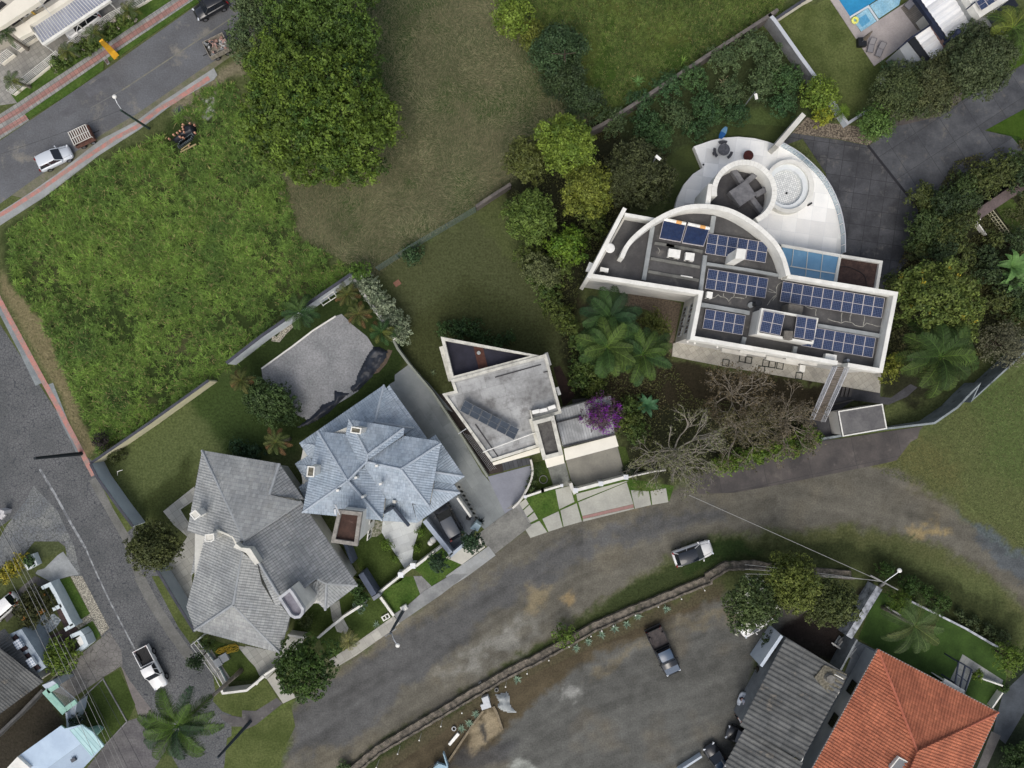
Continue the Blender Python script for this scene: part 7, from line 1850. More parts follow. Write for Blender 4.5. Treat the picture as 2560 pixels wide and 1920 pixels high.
# bare trees
bare_tree('bare_tree','pale leafless tree with radiating branches beside the gravel road',pp('t22',1430,590),2.2,4.9,nb=13,thick=.2,levels=4,nleaf=2600,col=mat('silver_bark',c(166,160,148),c(128,122,110),scale=2),leafc=c(96,100,66,1.2),leafsz=.1)
GBK = mat('grey_bark',c(164,156,142),c(132,124,112),scale=2)
bare_tree('bare_tree','greyish twiggy tree below the patio of the white house',pp('X',640,1130),2,4.0,nb=10,thick=.13,nleaf=2200,leafc=c(88,78,56,1.1),col=GBK)
bare_tree('bare_tree','twiggy olive-grey tree nearest the pale leafless one',pp('X',700,1420),2,3.8,nb=10,thick=.13,nleaf=2600,leafc=c(84,80,52,1.1),col=GBK)
bare_tree('bare_tree','dense greyish twiggy tree left of the roof stair',pp('X',1080,1370),2,3.5,nb=11,thick=.12,nleaf=2600,leafc=c(92,84,66,1.1),col=GBK)
shrub('hedge_bush','yellow-flecked bush hanging over the garden wall end near the roof stair',pp('t32',300,500),1.6,1.7,base=c(56,72,30,1.3),alt=c(100,106,44,1.1),yel=(c(150,136,50),.04))
# bougainvillea
tree('bougainvillea','purple flowering bougainvillea sprawling over the garage roof',pp('K',1810,910),4.4,2.5,cat='flowering shrub',base=c(70,52,58,1.2),alt=c(96,72,78,1.1),dens=44,leaf=.1,clump=.3,per=10,yel=(c(128,44,140,1.1),.38),nl=11,lobe_r=(.3,.42),hz=.45,seed=61)
# concrete house garden
for i,(x,y,r) in enumerate(((1640,1190,1.3),(1760,1180,1.4),(1880,1190,1.3),(1960,1270,1.1),(2090,1300,1.1),(2180,1250,.9))):
    shrub('garden_shrub','dark shrub behind the triangular roof, %s from the left' % ORD[i],pp('t11',x,y),1.0,r,base=c(40,60,30,1.35),alt=c(66,88,44,1.15),group='shrubs behind the triangular roof')
shrub('garden_shrub','lone dark shrub on the back lawn by the mesh fence',pp('t11',1345,540),1.2,1.5,base=c(46,66,38,1.3),alt=c(74,96,56,1.1))
rosette('small_palm','tiny star-shaped plant at the left edge of the back lawn',pp('t11',1528,1565),.5,12,c(86,98,70,1.2),w=.06)
palm('spiky_palm','short spiky palm in front of the pale leafless tree',pp('t22',1110,900),1.2,1.2,nf=18,col=c(84,98,50,1.35),nl=12,wid=.5,rt=.08,el=(.15,1.2))
palm('spiky_palm','spiky clump inside the curved wall of the lilac driveway',pp('t22',215,740),.9,1.1,nf=14,col=c(54,70,38,1.3),nl=12,wid=.6,rt=.07,el=(.1,1.1))
for x,y,w in ((160,900,'lower'),(175,830,'upper')):
    shrub('garden_shrub','small dark shrub by the curved driveway wall, %s' % w,pp('t22',x,y),.6,.6,base=c(46,60,30,1.3),alt=c(74,86,44,1.1),group='shrubs by the curved driveway wall')
shrub('garden_shrub','dark grass clump at the right end of the sliding gate',pp('t22',1010,740),.5,.75,base=c(34,42,28,1.2),alt=c(58,66,44,1.1))
m = MB();a = one('t22',271,825,.1);pts = [(a[0] + .45*math.cos(t*.3142),a[1] + .45*math.sin(t*.3142),.12) for t in range(21)];m.tube(pts,.05,6,False)
tag(m.obj('ring_planter',CONC,smooth=True),'concrete ring planter on the small front lawn of the concrete house','planter')
# pale hedge and garden by the gravel court
hp_ = ((950,50,1.3,1.5),(960,110,1.3,1.4),(1010,150,1.4,1.5),(1060,210,1.4,1.5),(1110,280,1.4,1.5),(1150,350,1.4,1.6),(1200,400,1.4,1.6),(1225,460,1.3,1.4),(1160,440,1.2,1.3))
for i,(x,y,z,r) in enumerate(hp_):
    fresh = i in (0,)
    shrub('hedge_section','clump of the hedge right of the gravel court, %s from the top' % ORD[i],pp('R',x,y),z + .4,r,base=c(72,98,36,1.3) if fresh else c(84,98,66,1.3),alt=c(100,126,50,1.2) if fresh else c(150,156,122,1.15),group='pale hedge by the gravel court',leaf=.1,dens=50,clump=.2,nl=7)
palm('feather_palm','dark green palm over the white-faced wall left of the gravel court',pp('R',555,315),3.6,2.6,nf=15,col=c(48,74,42,1.4),col2=c(62,84,40,1.35),nl=24,wl=.08)
palm('feather_palm','twisted olive palm at the top corner of the gravel court',pp('R',870,200),3.2,1.8,nf=14,col=c(76,84,40,1.3),col2=c(96,92,50,1.2),nl=22,wl=.08,dead=3)
palm('feather_palm','brownish palm in the middle of the court corner clump',pp('R',940,330),3.2,1.8,nf=14,col=c(92,90,50,1.25),col2=c(80,88,44,1.25),nl=22,wl=.08,dead=4)
palm('feather_palm','green palm at the lower end of the court corner clump',pp('R',1095,450),3.4,1.9,nf=15,col=c(46,74,36,1.4),col2=c(86,92,42,1.3),nl=22,wl=.08,dead=1)
palm('feather_palm','orange-tipped olive palm left of the gravel court by the garden wall',pp('R',165,770),3.2,1.8,nf=15,col=c(84,84,44,1.25),col2=c(70,78,36,1.3),nl=22,wl=.08,dead=3)
palm('feather_palm','palm with brown hanging fronds between the grey and blue roofs',pp('t12',175,500),4.6,1.9,nf=15,col=c(86,94,48,1.25),col2=c(74,86,42,1.3),nl=24,wl=.08,dead=5)
for i,(x,y,z,r) in enumerate(((290,840,1.8,1.8),(330,900,2.2,2.0),(400,880,2.0,1.8),(440,930,1.8,1.8),(250,900,1.4,1.4),(370,970,1.8,1.8),(480,980,1.4,1.4),(290,960,1.2,1.3))):
    shrub('garden_shrub','dark shrub in the clump below the gravel court, %s of the group' % ORD[i],pp('R',x,y),z,r*1.15,base=c(44,62,32,1.3),alt=c(76,94,48,1.1),group='dark shrubs below the gravel court')
shrub('garden_shrub','dark shrub touching the top eave of the grey house',pp('A',740,110),1.4,1.4,base=c(36,58,34,1.3),alt=c(62,86,50,1.1))
shrub('garden_shrub','dark shrub right of the one at the grey house eave',pp('A',900,150),1.2,1.2,base=c(34,52,32,1.3),alt=c(56,78,46,1.1))
shrub('garden_shrub','low dark shrub in the bottom corner of the cream garden wall',pp('t02',990,600),.5,1.4,base=c(52,60,30,1.3),alt=c(76,82,42,1.1))
tpx = [(1040,548),(1075,545),(1132,575),(1120,625),(1070,690),(1010,770),(950,830),(905,850),(880,815),(920,790),(930,740),(970,660),(1000,600)]
def cloth(name,label,cat,pts,z,m_,view='R',amp=.12,seed=1,st=.14):
    poly = ccw(wp(view,z,*[v for p in pts for v in p]));xs = [p[0] for p in poly];ys = [p[1] for p in poly];mb = MB()
    gx_ = np.arange(min(xs),max(xs) + st,st);gy_ = np.arange(min(ys),max(ys) + st,st);idx = {}
    XX,YY = np.meshgrid(gx_,gy_);ins = sdf(poly,XX.ravel(),YY.ravel()).reshape(XX.shape)
    hh = (fbm(XX.ravel(),YY.ravel(),1.3,seed) - .3).reshape(XX.shape)
    for j in range(len(gy_)):
        for i in range(len(gx_)):
            if ins[j,i] < st*.55: idx[(i,j)] = len(mb.v);k = max(0,min(1,-ins[j,i]/.4));mb.v.append((gx_[i],gy_[j],.03 + z*k + amp*2*max(0,hh[j,i])*k))
    for (i,j),a in list(idx.items()):
        if all(t in idx for t in ((i + 1,j),(i,j + 1),(i + 1,j + 1))): mb.f.append((a,idx[(i + 1,j)],idx[(i + 1,j + 1)],idx[(i,j + 1)]))
    return tag(mb.obj(name,m_,smooth=True),label,cat)
TARP = mat('dark_tarp',c(40,46,56),c(28,33,42),scale=1.5,speck=.12,rough=.45)
cloth('tarpaulin','crumpled dark tarpaulin at the upper right edge of the gravel court','tarpaulin',tpx,.15,TARP,amp=.3)
cloth('tarpaulin','narrow dark tarpaulin strip along the lower edge of the gravel court','tarpaulin',[(785,838),(880,858),(840,890),(800,930),(740,990),(620,1060),(520,1090),(640,1000),(700,930),(780,900)],.12,TARP,amp=.3)
m = MB();m.wall(wp('R',.15,300,692,510,540,640,440,790,345),.16,0,.15);tag(m.obj('court_edge',COPING),'white stone edging along the upper side of the gravel court','kerb')
m = MB();
for a in ((680,248,780,180),(705,275,798,215),(690,250,712,278),(738,215,758,240),(775,185,795,212)): m.tube([(*one('R',a[0],a[1],1.2),1.2),(*one('R',a[2],a[3],1.2),1.2)],.045,5)
tag(m.obj('goal_frame',COPING),'white metal frame leaning by the white-faced wall above the court','frame')
m = MB();m.box(*one('t11',1220,788,.1),0,.75,.6,.1,.6);tag(m.obj('inspection_cover',mat('brick_cover',c(128,92,76),speck=.15)),'small reddish square cover on the back lawn','cover')
# front gardens of the blue and grey houses
for (x,y,r,z,l) in ((1860,1360,1.35,3.0,'dark clipped conifer over the white driveway at the carport corner'),(1575,1530,1.3,3.0,'dark pointed conifer on the lawn below the front wall')):
    tree('conifer',l,pp('t12',x,y),z,r,base=c(30,48,30,1.4),alt=c(52,74,44,1.2),dens=60,leaf=.1,clump=.2,per=12,hz=1.3,nl=6)
for i,(x,y,r) in enumerate(((1420,1282,.6),(1390,1415,.45),(1130,1385,.75),(1198,1505,.5))):
    shrub('round_bush','small round green bush beside the white stone path, %s' % ['upper right','lower right','upper left','lower left'][i],pp('t12',x,y),.5,r,base=c(58,80,24,1.4),alt=c(90,112,34,1.2),group='round bushes by the white stone path',leaf=.08,dens=70)
for i,(x,y,r) in enumerate(((890,130,.9),(910,200,.8),(860,90,.6))):
    shrub('garden_shrub','green shrub at the right corner of the grey roof, %s' % ['middle','lower','upper'][i],pp('t13',x,y),1.2,r*1.2,base=c(44,66,30,1.35),alt=c(72,96,44,1.1),group='shrubs at the right corner of the grey roof')
tree('dark_tree','dark glossy tree on the pavement in front of the grey house',pp('t13',410,850),4.5,3.4,lobes=[(pp('t13',x,y),z,r) for x,y,z,r in ((300,600,4.5,.9),(430,640,4.6,1.2),(240,790,4.4,1.2),(400,760,5.4,1.7),(550,740,4.6,1.2),(280,930,4.4,1.2),(420,900,5.2,1.6),(560,880,4.6,1.2),(640,800,4.0,.9),(350,700,5,1.3),(430,1010,4,1.0),(520,980,4.2,1.0),(640,620,3.6,1.0),(470,540,3.6,.8),(250,660,3.8,.8))],
     base=c(40,58,26,1.4),alt=c(70,92,34,1.2),dens=50,leaf=.13,clump=.24,per=12,hz=.8,seed=71)
palm('spiky_palm','pale fringed palm spilling over the white pavement',pp('t13',800,560),1.8,1.6,nf=26,col=c(150,148,96,1.15),col2=c(112,118,78,1.2),nl=16,wid=.7,rt=.1,el=(-.1,1.0),droop=1.9)
rosette('agave','small grey-green agave in the front lawn by the white pavement',pp('t13',1040,420),.55,14,c(112,130,110,1.2),w=.08)
shrub('garden_shrub','small spindly shrub in the inner front lawn of the grey house',pp('t13',430,390),.7,1.0,base=c(52,64,30,1.3),alt=c(78,88,44,1.1),dens=16)
shrub('garden_shrub','grey-green shrub at the right end of the stepped front wall',pp('t13',900,260),.8,.8,base=c(70,88,66,1.3),alt=c(104,120,96,1.1))
tree('round_tree','round dark olive tree beside the cobbled street',pp('t02',1320,1410),4,3.35,base=c(58,64,32,1.3),alt=c(84,88,44,1.15),dens=44,leaf=.12,clump=.26,per=10,nl=12,lobe_r=(.3,.42),seed=72)
tree('dark_bush','nearly black bush at the left corner of the tall grass',pp('t02',880,490),1.4,.9,cat='shrub',base=c(44,36,34,1.2),alt=c(56,48,44,1.1),dens=40,leaf=.1)
palm('royal_palm','big royal palm with a long leaning trunk over the street corner',pp('t03',1540,1290),9.5,4.9,nf=18,col=c(44,68,40,1.35),col2=c(66,90,32,1.3),wid=.75,nl=40,wl=.055,base_px=pp('t03',2085,815),rt=.2,droop=1.45)
tree('dark_bush','dark bush at the foot of the royal palm fronds by the glass fence',pp('t03',1690,740),3.0,.9,cat='shrub',base=c(38,54,30,1.3),alt=c(62,80,42,1.1),dens=50,leaf=.11)
shrub('garden_shrub','green shrub under the bottom eave of the grey house',pp('t03',1800,590),.8,1.0,base=c(56,76,34,1.3),alt=c(90,104,44,1.1))
YH = MB();hc = one('B',590,1310,.12);rr_ = random.Random(5);pts = []
for i in range(90):
    a = i*.42;r_1 = .5 + .45*math.sin(i*.9);pts.append((hc[0] + (r_1 + .35)*math.cos(a) + rr_.uniform(-.1,.1),hc[1] + (r_1*.8)*math.sin(a*1.03) + rr_.uniform(-.1,.1),.08 + .002*i))
YH.tube(pts,.03,5);tag(YH.obj('garden_hose',mat('yellow_hose',c(176,150,48),speck=.05),smooth=True),'tangled yellow garden hose under the bottom eave of the grey house','hose')
m = MB();a = one('B',545,1410,.4);m.box(a[0],a[1],0,1.0,.9,.35,.5);a = one('B',480,1460,.4);m.box(a[0],a[1],0,.8,.9,.45,.5);tag(m.obj('pump_boxes',mat('pump_grey',c(146,150,152),speck=.1)),'pale utility boxes in the lower left yard of the grey house','utility box')
# small palms and hedge before the apartments
for i,(x,y,z,w) in enumerate(((110,700,2.6,'lowest'),(585,440,2.6,'second'),(810,290,2.4,'third'),(1110,90,2.4,'top'))):
    bpx = q('t00',(265,690,890,1180)[i],(755,485,330,130)[i])[0]
    palm('small_palm','small palm in the apartment hedge, %s of the row' % w,pp('t00',x,y),z,1.5,nf=14,col=c(66,82,44,1.35),col2=c(92,98,44,1.25),nl=16,wl=.1,rt=.14,group='small palms before the apartments',base_px=bpx,droop=1.6)
palm('small_palm','palm at the left edge against the white apartment wall',pp('t00',50,290),3.5,1.6,nf=13,col=c(44,68,38,1.35),col2=c(64,84,40,1.3),nl=18,wl=.1)
for i,(x,y,r) in enumerate(((490,560,.9),(560,520,.9),(680,440,.9),(760,400,1.0),(860,340,.9),(950,260,.9),(1040,190,.8),(1120,150,.8))):
    shrub('flower_bush','flowering bush in the apartment strip, %s from the lower left' % ORD[i],pp('t00',x,y),.6,r*1.1,base=c(60,82,34,1.35),alt=c(98,112,50,1.2),yel=(c(196,180,160),.06),group='flowering bushes before the apartments')
# yard plants bottom left
shrub('garden_shrub','dark bush with orange flecks by the parked white car',pp('t03',300,260),1.5,2.4,base=c(46,54,28,1.3),alt=c(74,74,34,1.1),dens=40,nl=10,yel=(c(150,96,40),.02))
shrub('clipped_bush','rounded bright green bush beside the cream slanting wall',pp('t03',525,690),1.8,2.2,base=c(66,88,28,1.4),alt=c(112,128,44,1.2),dens=44,nl=9,hz=.6)
for i,(x,y,r) in enumerate(((40,1640,1.2),(120,1580,1.2),(180,1520,1.0))):
    shrub('yellow_hedge','yellowing bush of the hedge left of the square planter, %s' % ['left','middle','right'][i],pp('t02',x,y),.9,r,base=c(110,116,34,1.35),alt=c(170,152,48,1.1),group='yellowing hedge')
shrub('garden_shrub','small plant growing in the square white planter',pp('D',570,330),.9,.7,base=c(50,76,40,1.3),alt=c(84,108,60,1.1),trunk=False)
shrub('garden_shrub','dark shrub above the ribbed mint roof',pp('t03',660,1250),2.0,.9,base=c(30,44,34,1.3),alt=c(50,66,46,1.1))
# trees by the parking plot and the lower right
tree('leafy_tree','tree with white blossom flecks, leftmost by the parking plot',pp('O',1625,1300),5,3.6,base=c(54,68,36,1.35),alt=c(84,96,50,1.15),dens=40,leaf=.12,clump=.28,per=11,yel=(c(200,196,170),.035),nl=11,lobe_r=(.3,.44),seed=81)
tree('leafy_tree','lighter green rounded tree, middle of the three by the parking plot',pp('O',1708,1255),5.5,3.3,base=c(72,84,34,1.35),alt=c(104,110,46,1.15),dens=42,leaf=.12,clump=.28,per=11,seed=82)
tree('leafy_tree','dark olive tree, rightmost of the three by the parking plot',pp('O',1795,1300),4.6,3.3,base=c(58,68,34,1.3),alt=c(86,92,46,1.15),dens=42,leaf=.12,clump=.26,per=11,seed=83)
for i,(v,x,y,r,z,l) in enumerate((('t33',1130,215,1.7,2.0,'bright green clipped bush beside the coconut palm'),('t33',1210,90,1.55,1.6,'dark round bush, first right of the street lamp'),('t33',1330,150,1.45,1.5,'dark round bush, second right of the street lamp'),('t33',1480,230,1.65,1.6,'dark round bush, third right of the street lamp'),
      ('t33',2090,710,2.2,2.4,'tall bright green bush at the right end of the flaking white wall'),('t32',1010,1610,1.3,1.2,'dark round bush left of the street lamp'),('t33',1810,860,.8,.9,'tiny round bush on the terrace edge'),('t33',2040,975,.6,.6,'tiny dark bush at the end of the edging wall'))):
    shrub('round_bush',l,pp(v,x,y),z,r*.95,base=c(44,64,24,1.35) if 'dark' in l else c(66,88,26,1.35),alt=c(68,90,36,1.15) if 'dark' in l else c(100,118,38,1.2),leaf=.09,dens=60,clump=.18,nl=7)
for i,(x,y,r) in enumerate(((1750,400,1.1),(1900,470,1.0),(2020,540,1.1),(1640,330,.8))):
    shrub('wild_shrub','low wild shrub outside the flaking white wall, %s' % ['second','third','rightmost','leftmost'][i],pp('t33',x,y),.5,r,base=c(48,60,32,1.3),alt=c(76,86,48,1.1),group='low shrubs outside the flaking wall')
palm('coconut_palm','coconut palm with long thin fronds over the deep green lawn',pp('t33',1265,430),6.5,4.3,nf=14,col=c(70,86,50,1.3),col2=c(92,100,58,1.2),wid=.6,nl=30,wl=.045,droop=1.6,dead=1)
tree('dark_bush','dense green bushes in the lower right corner',pp('t33',2180,1620),2,2.6,cat='shrub',base=c(40,58,30,1.3),alt=c(68,88,42,1.1),dens=40,leaf=.12)
shrub('garden_shrub','yellow-green plant at the corner of the blue-grey end wall',pp('t23',2205,712),.9,.8,base=c(110,124,40,1.3),alt=c(160,160,56,1.1))
shrub('garden_shrub','dark plant below the yellow-green one by the shed',pp('t23',2140,830),.5,.7,base=c(40,44,34,1.2),alt=c(70,60,44,1.1))
shrub('wild_shrub','dark bush at the upper left corner of the shed roof',pp('t33',30,560),1.4,1.2,base=c(44,58,32,1.3),alt=c(70,84,44,1.1))
shrub('wild_shrub','light green bush straddling the long rubble wall',pp('t23',450,520),1.3,1.45,base=c(66,86,34,1.35),alt=c(100,118,44,1.15))
for i,(v,x,y) in enumerate((('t23',1335,285),('t23',1090,350),('t23',990,415),('t23',885,458),('t23',775,505),('t23',660,568),('t23',555,625),('t23',45,895),('t13',1840,1275),('t13',1775,1320),('t13',1900,1195))):
    rosette('agave','grey-green agave inside the long rubble wall, %s from the right' % ORD[i],pp(v,x,y),.62,16,c(112,132,112,1.2),group='agaves along the rubble wall',w=.1,cat='agave')
shrub('wild_shrub','small bush at the bottom edge by the rubble wall',pp('t13',760,1640),.5,.7,base=c(54,70,40,1.3),alt=c(84,100,56,1.1))
# ---------------------------------------------------------------- vehicles
put_px(make_car('parked_car','white car with a dark glass roof on the grass edge of the gravel road',W_PAINT,4.2,1.78,1.55,True,GLASS),pp('t22',1562,1462),.8,pp('t22',1700,1415),1.08)
put_px(make_car('parked_car','silver-white hatchback parked on the street behind the slatted cart',S_PAINT,4.0,1.72,1.45),pp('t00',462,1362),.8,pp('t00',590,1300))
put_px(make_car('parked_car','black hatchback at the top edge of the street',K_PAINT,4.0,1.75,1.5),pp('t00',1812,50),.8,pp('t00',1720,100))
put_px(make_car('parked_car','white car under the striped carport of the apartments',W_PAINT,4.5,1.8,1.6,True),pp('t00',700,195),.8,pp('t00',600,265))
put_px(make_car('parked_car','white car at the left edge beside the dark flecked bush',W_PAINT,4.3,1.76,1.45),pp('D',20,1290),.8,pp('D',-200,1480))
put_px(make_car('parked_car','white car half hidden under the blossom-flecked tree in the parking plot',W_PAINT,4.2,1.75,1.45),pp('t23',2110,400),.8,pp('t23',2050,450))
put_px(make_car('parked_car','black off-road car with a slate roof in the carport of the blue house',K_PAINT,4.4,1.85,1.75,True,G_PAINT),pp('t12',1655,1175),.9,pp('t12',1605,1085),1.05)
put_px(make_car('parked_car','dark car poking out from under the grey lean-to roof at the bottom',K_PAINT,4.2,1.75,1.45,False,N_PAINT),pp('t23',1790,1600),.8,pp('t23',1740,1530))
put_px(make_car('parked_car','dark car almost fully under the edge of the lean-to roof',K_PAINT,4.2,1.75,1.45),pp('t23',2010,1400),.8,pp('t23',1950,1380))
put_px(make_car('parked_car','pale car with its nose out from under the corrugated shed roof',S_PAINT,4.2,1.75,1.45),pp('M',780,560),.8,pp('M',700,530))
put_px(make_pickup('pickup_truck','white double-cab pickup with an open black bed on the cobbled street',W_PAINT,5.1,1.8),pp('t03',1300,795),.9,pp('t03',1380,950))
put_px(make_pickup('pickup_truck','old blue-black pickup with an empty wooden bed in the gravel plot',K_PAINT,5.6,2.0,mat('bed_planks',c(82,76,74),c(62,58,58),scale=3,speck=.15),N_PAINT,TRIM,True),pp('t23',1312,655),.9,pp('t23',1380,800))
m = MB();m.box(1.9,0,.9,1.35,1.62,.05);m.obj('bonnet',N_PAINT,[o for o in C.objects if o.get('label','').startswith('old blue-black')][0])
# cart with a slatted cage and rubble trailer
def trailer(name,label,cat,p,head,L,W,h,body,z=.55):
    root = thing(name,label,cat);m = MB();t = .06
    m.box(0,0,z,L,W,.08);m.obj('bed',body,root)
    for a in ((L/2 - t/2,0,t,W - .002),(-L/2 + t/2,0,t,W - .002),(0,W/2 + t/2,L,t),(0,-W/2 - t/2,L,t)):
        m = MB();m.box(a[0],a[1],z + .02,a[2],a[3],h);m.obj('side_board',body,root)
    wheels(root,L,W + .1,.3,.25,-.25)
    m = MB();m.tube([(L/2,0,z),(L/2 + .7,0,z - .05)],.05,5);m.obj('drawbar',TRIM,root)
    return put_px(root,p,.8,head)
t1 = trailer('cage_cart','small cart with pale slatted cage and rusty side parked behind the silver-white car','cart',pp('t00',715,1180),pp('t00',820,1130),2.3,1.7,.5,mat('rusty_frame',c(110,76,64),c(88,64,56),scale=3,speck=.2))
for i in range(9):
    m = MB();m.box(-1.05 + i*.26,.05,1.35,.1,1.5,.05);m.obj('slat',OFFW,t1)
for s in (-.75,0,.8): m = MB();m.box(0,s,1.29,2.25,.06,.055);m.obj('cross_bar',OFFW,t1)
for sx in (-1,1):
    for sy in (-.75,.8): m = MB();m.box(sx*1.1,sy,.6,.06,.06,.7);m.obj('corner_post',OFFW,t1)
t2 = trailer('rubble_trailer','open box trailer loaded with pale rubble at the kerb near the big tree','trailer',pp('t00',1880,405),pp('t00',1770,460),2.5,1.8,.7,mat('trailer_side',c(150,144,132),c(120,114,104),scale=3,speck=.15))
rj = random.Random(9);RB = [mat('rubble_%s' % n_,k,speck=.2) for n_,k in (('pale',c(170,170,166)),('dark',c(58,62,66)),('pink',c(160,130,120)),('grey',c(120,122,122)))]
for i in range(46):
    m = MB();a,b = rj.uniform(-1.1,1.1),rj.uniform(-.75,.75);m.box(a,b,.62 + rj.uniform(0,.5),rj.uniform(.12,.55),rj.uniform(.1,.35),rj.uniform(.05,.2),rj.uniform(0,3));m.obj('rubble_piece',rj.choice(RB),t2)
# ---------------------------------------------------------------- street furniture
def pole(label,view,base,z,arm=None,top=None,mt=None,xarm=None,name='street_lamp',cat='street lamp',r=.13):
    """base and top close-up points of the pole; arm: where the lamp head is seen"""
    b = Vector(one(view,*base,0));t = Vector(one(view,*top,z)) if top else b;root = thing(name,label,cat,(b.x,b.y,0))
    m = MB();m.tube([(b.x,b.y,0),(t.x,t.y,z)],[r*1.2,r*.75],8);m.obj('pole',mt or CONC,root)
    if arm:
        h = Vector(one(view,*arm,z + .7));m = MB();m.tube([(t.x,t.y,z - .5),(t.x + (h.x - t.x)*.5,t.y + (h.y - t.y)*.5,z + .35),(h.x,h.y,z + .6)],.045,6);m.obj('arm',ALU,root)
        m = MB();m.ball(h.x,h.y,z + .55,.24,10,.55);m.obj('lamp_head',ACW,root,True)
    if xarm:
        for dz,L,an in xarm: m = MB();m.box(t.x,t.y,z - dz,L,.12,.1,an);m.obj('cross_arm',CONC,root)
    return (t.x,t.y,z)
GP = mat('green_pole',c(58,76,68),c(46,60,56),scale=1,speck=.08)
tpA = pole('tall dark green lamp post leaning over the upper street','t00',(1290,1112),6.6,(982,830),(1042,952),GP)
tpB = pole('black utility pole on the red-edged corner of the cobbled street','t02',(702,602),7.6,None,(300,642),mat('dark_pole',c(38,44,48),speck=.1),None,'utility_pole','utility pole',.2)
tpC = pole('street lamp with a transformer box in front of the grey house','t13',(1272,300),8.4,(1222,604),(1160,495),mat('dusk_pole',c(70,76,82),speck=.1),((.3,1.4,R(35)),),r=.17)
m = MB();a = one('t13',1280,275,.3);m.box(a[0],a[1],0,.72,.55,.5,R(30));m.box(a[0],a[1],.5,.5,.34,.06,R(30));tag(m.obj('white_cabinet',ACW),'white cabinet with dark openings at the foot of the street lamp pole','cabinet')
m = MB();a = one('t13',1122,355,.2);m.ring(ccw([(a[0] + x*.866 - y*.5,a[1] + x*.5 + y*.866) for x,y in ((-.45,-.28),(.45,-.28),(.45,.28),(-.45,.28))]),ccw([(a[0] + x*.866 - y*.5,a[1] + x*.5 + y*.866) for x,y in ((-.33,-.18),(.33,-.18),(.33,.18),(-.33,.18))]),0,.3);m.box(a[0],a[1],.1,.1,.4,.2,R(30));tag(m.obj('waste_basket',ACW),'white frame box standing on the narrow front lawn','box')
tpD = pole('dark utility pole on the grass at the lower left street corner','t03',(2165,1255),5.8,None,(1880,1570),mat('slate_pole',c(52,60,66),speck=.1),None,'utility_pole','utility pole',.17)
tpE = pole('street lamp at the top of the thick weathered wall','t33',(970,85),7.6,None,(1010,60),CONC,((.2,3.2,R(-28)),(.8,2.0,R(-28))),r=.17)
h = one('t32',1145,1615,8.2);m = MB();m.tube([(tpE[0],tpE[1],7.4),(h[0] - .1,h[1] - .1,8.1)],.04,6);m.obj('arm',ALU,[o for o in C.objects if o.get('label') == 'street lamp at the top of the thick weathered wall'][0])
m = MB();m.ball(h[0],h[1],8.0,.25,10,.55);m.obj('lamp_head',ACW,[o for o in C.objects if o.get('label') == 'street lamp at the top of the thick weathered wall'][0],True)
pole('thin garden lamp post leaning among the wild shrubs by the terrace lawn','t20',(1990,938),3.0,None,(2100,795),STEEL,None,'garden_lamp','garden lamp',.07)
m = MB();a = one('t20',2110,832,3.0);m.box(a[0],a[1],2.9,.3,.62,.12,.2);m.obj('lamp_head',ACW,[o for o in C.objects if o.name == 'garden_lamp'][0])
g2_ = thing('garden_lamp','pale lamp head poking out of the very dark tree','garden lamp',(*one('t20',1262,1365,4),0));a = one('t20',1262,1365,8.0)
m = MB();m.tube([(a[0] - .2,a[1] + .1,0),(a[0] - .2,a[1] + .1,8.1)],.06,6);m.obj('pole',STEEL,g2_);m = MB();m.box(a[0],a[1],8.0,.62,.28,.12,R(-40));m.obj('lamp_head',ACW,g2_)
WIRE = mat('wire',c(60,62,64),speck=0);WIREP = mat('pale_wire',c(150,150,146),speck=0)
def wire(label,a,b,sag=.5,m_=WIRE,r=.018,grp=None):
    a,b = Vector(a),Vector(b);m = MB();m.tube([a.lerp(b,t/10) - Vector((0,0,sag*4*(t/10)*(1 - t/10))) for t in range(11)],r,4);tag(m.obj('power_line',m_),label,'power line',grp)
wire('long dark wire crossing the upper street from the lamp post to the left edge',tpA,(*one('t00',-300,1430,6.0),6.0),.3)
wire('pale sagging wire from the street lamp at the thick wall across the gravel road',tpE,(*one('t22',1530,960,5.0),5.0),.4,WIREP,.028)
for i in range(3): wire('pale wire between the lamp pole and the trees by the parking plot, %s' % ['upper','middle','lower'][i],(tpE[0],tpE[1],7.2 - .3*i),(*one('t32',-200,1560 + 40*i,6),6),.4,WIREP,.02,'wires towards the parking plot trees')
ps = ((20,1150,1240,1920),(5,1250,1120,1940),(0,1180,1080,1940),(-5,1240,1040,1950),(-10,1300,980,1980),(-60,1400,900,2000))
for i,a in enumerate(ps): wire('thin power line over the lower left yards, %s from the right' % ORD[i],(*one('t02',a[0],a[1],7.2),7.2),(*one('t03',a[2],a[3] - 250,7.2),7.2),.35,WIRE if i < 2 else WIREP,.02,'power lines over the lower left yards')
m = MB();a = one('t02',40,1097,.6);m.box(a[0],a[1],0,.75,.4,1.2,R(-15));m.box(*one('t02',20,1140,.2),0,.5,.7,.3,R(-40));tag(m.obj('letter_box',mat('pale_box',c(186,184,184),speck=.15)),'small pale box on a plinth at the left edge of the grass island','box')
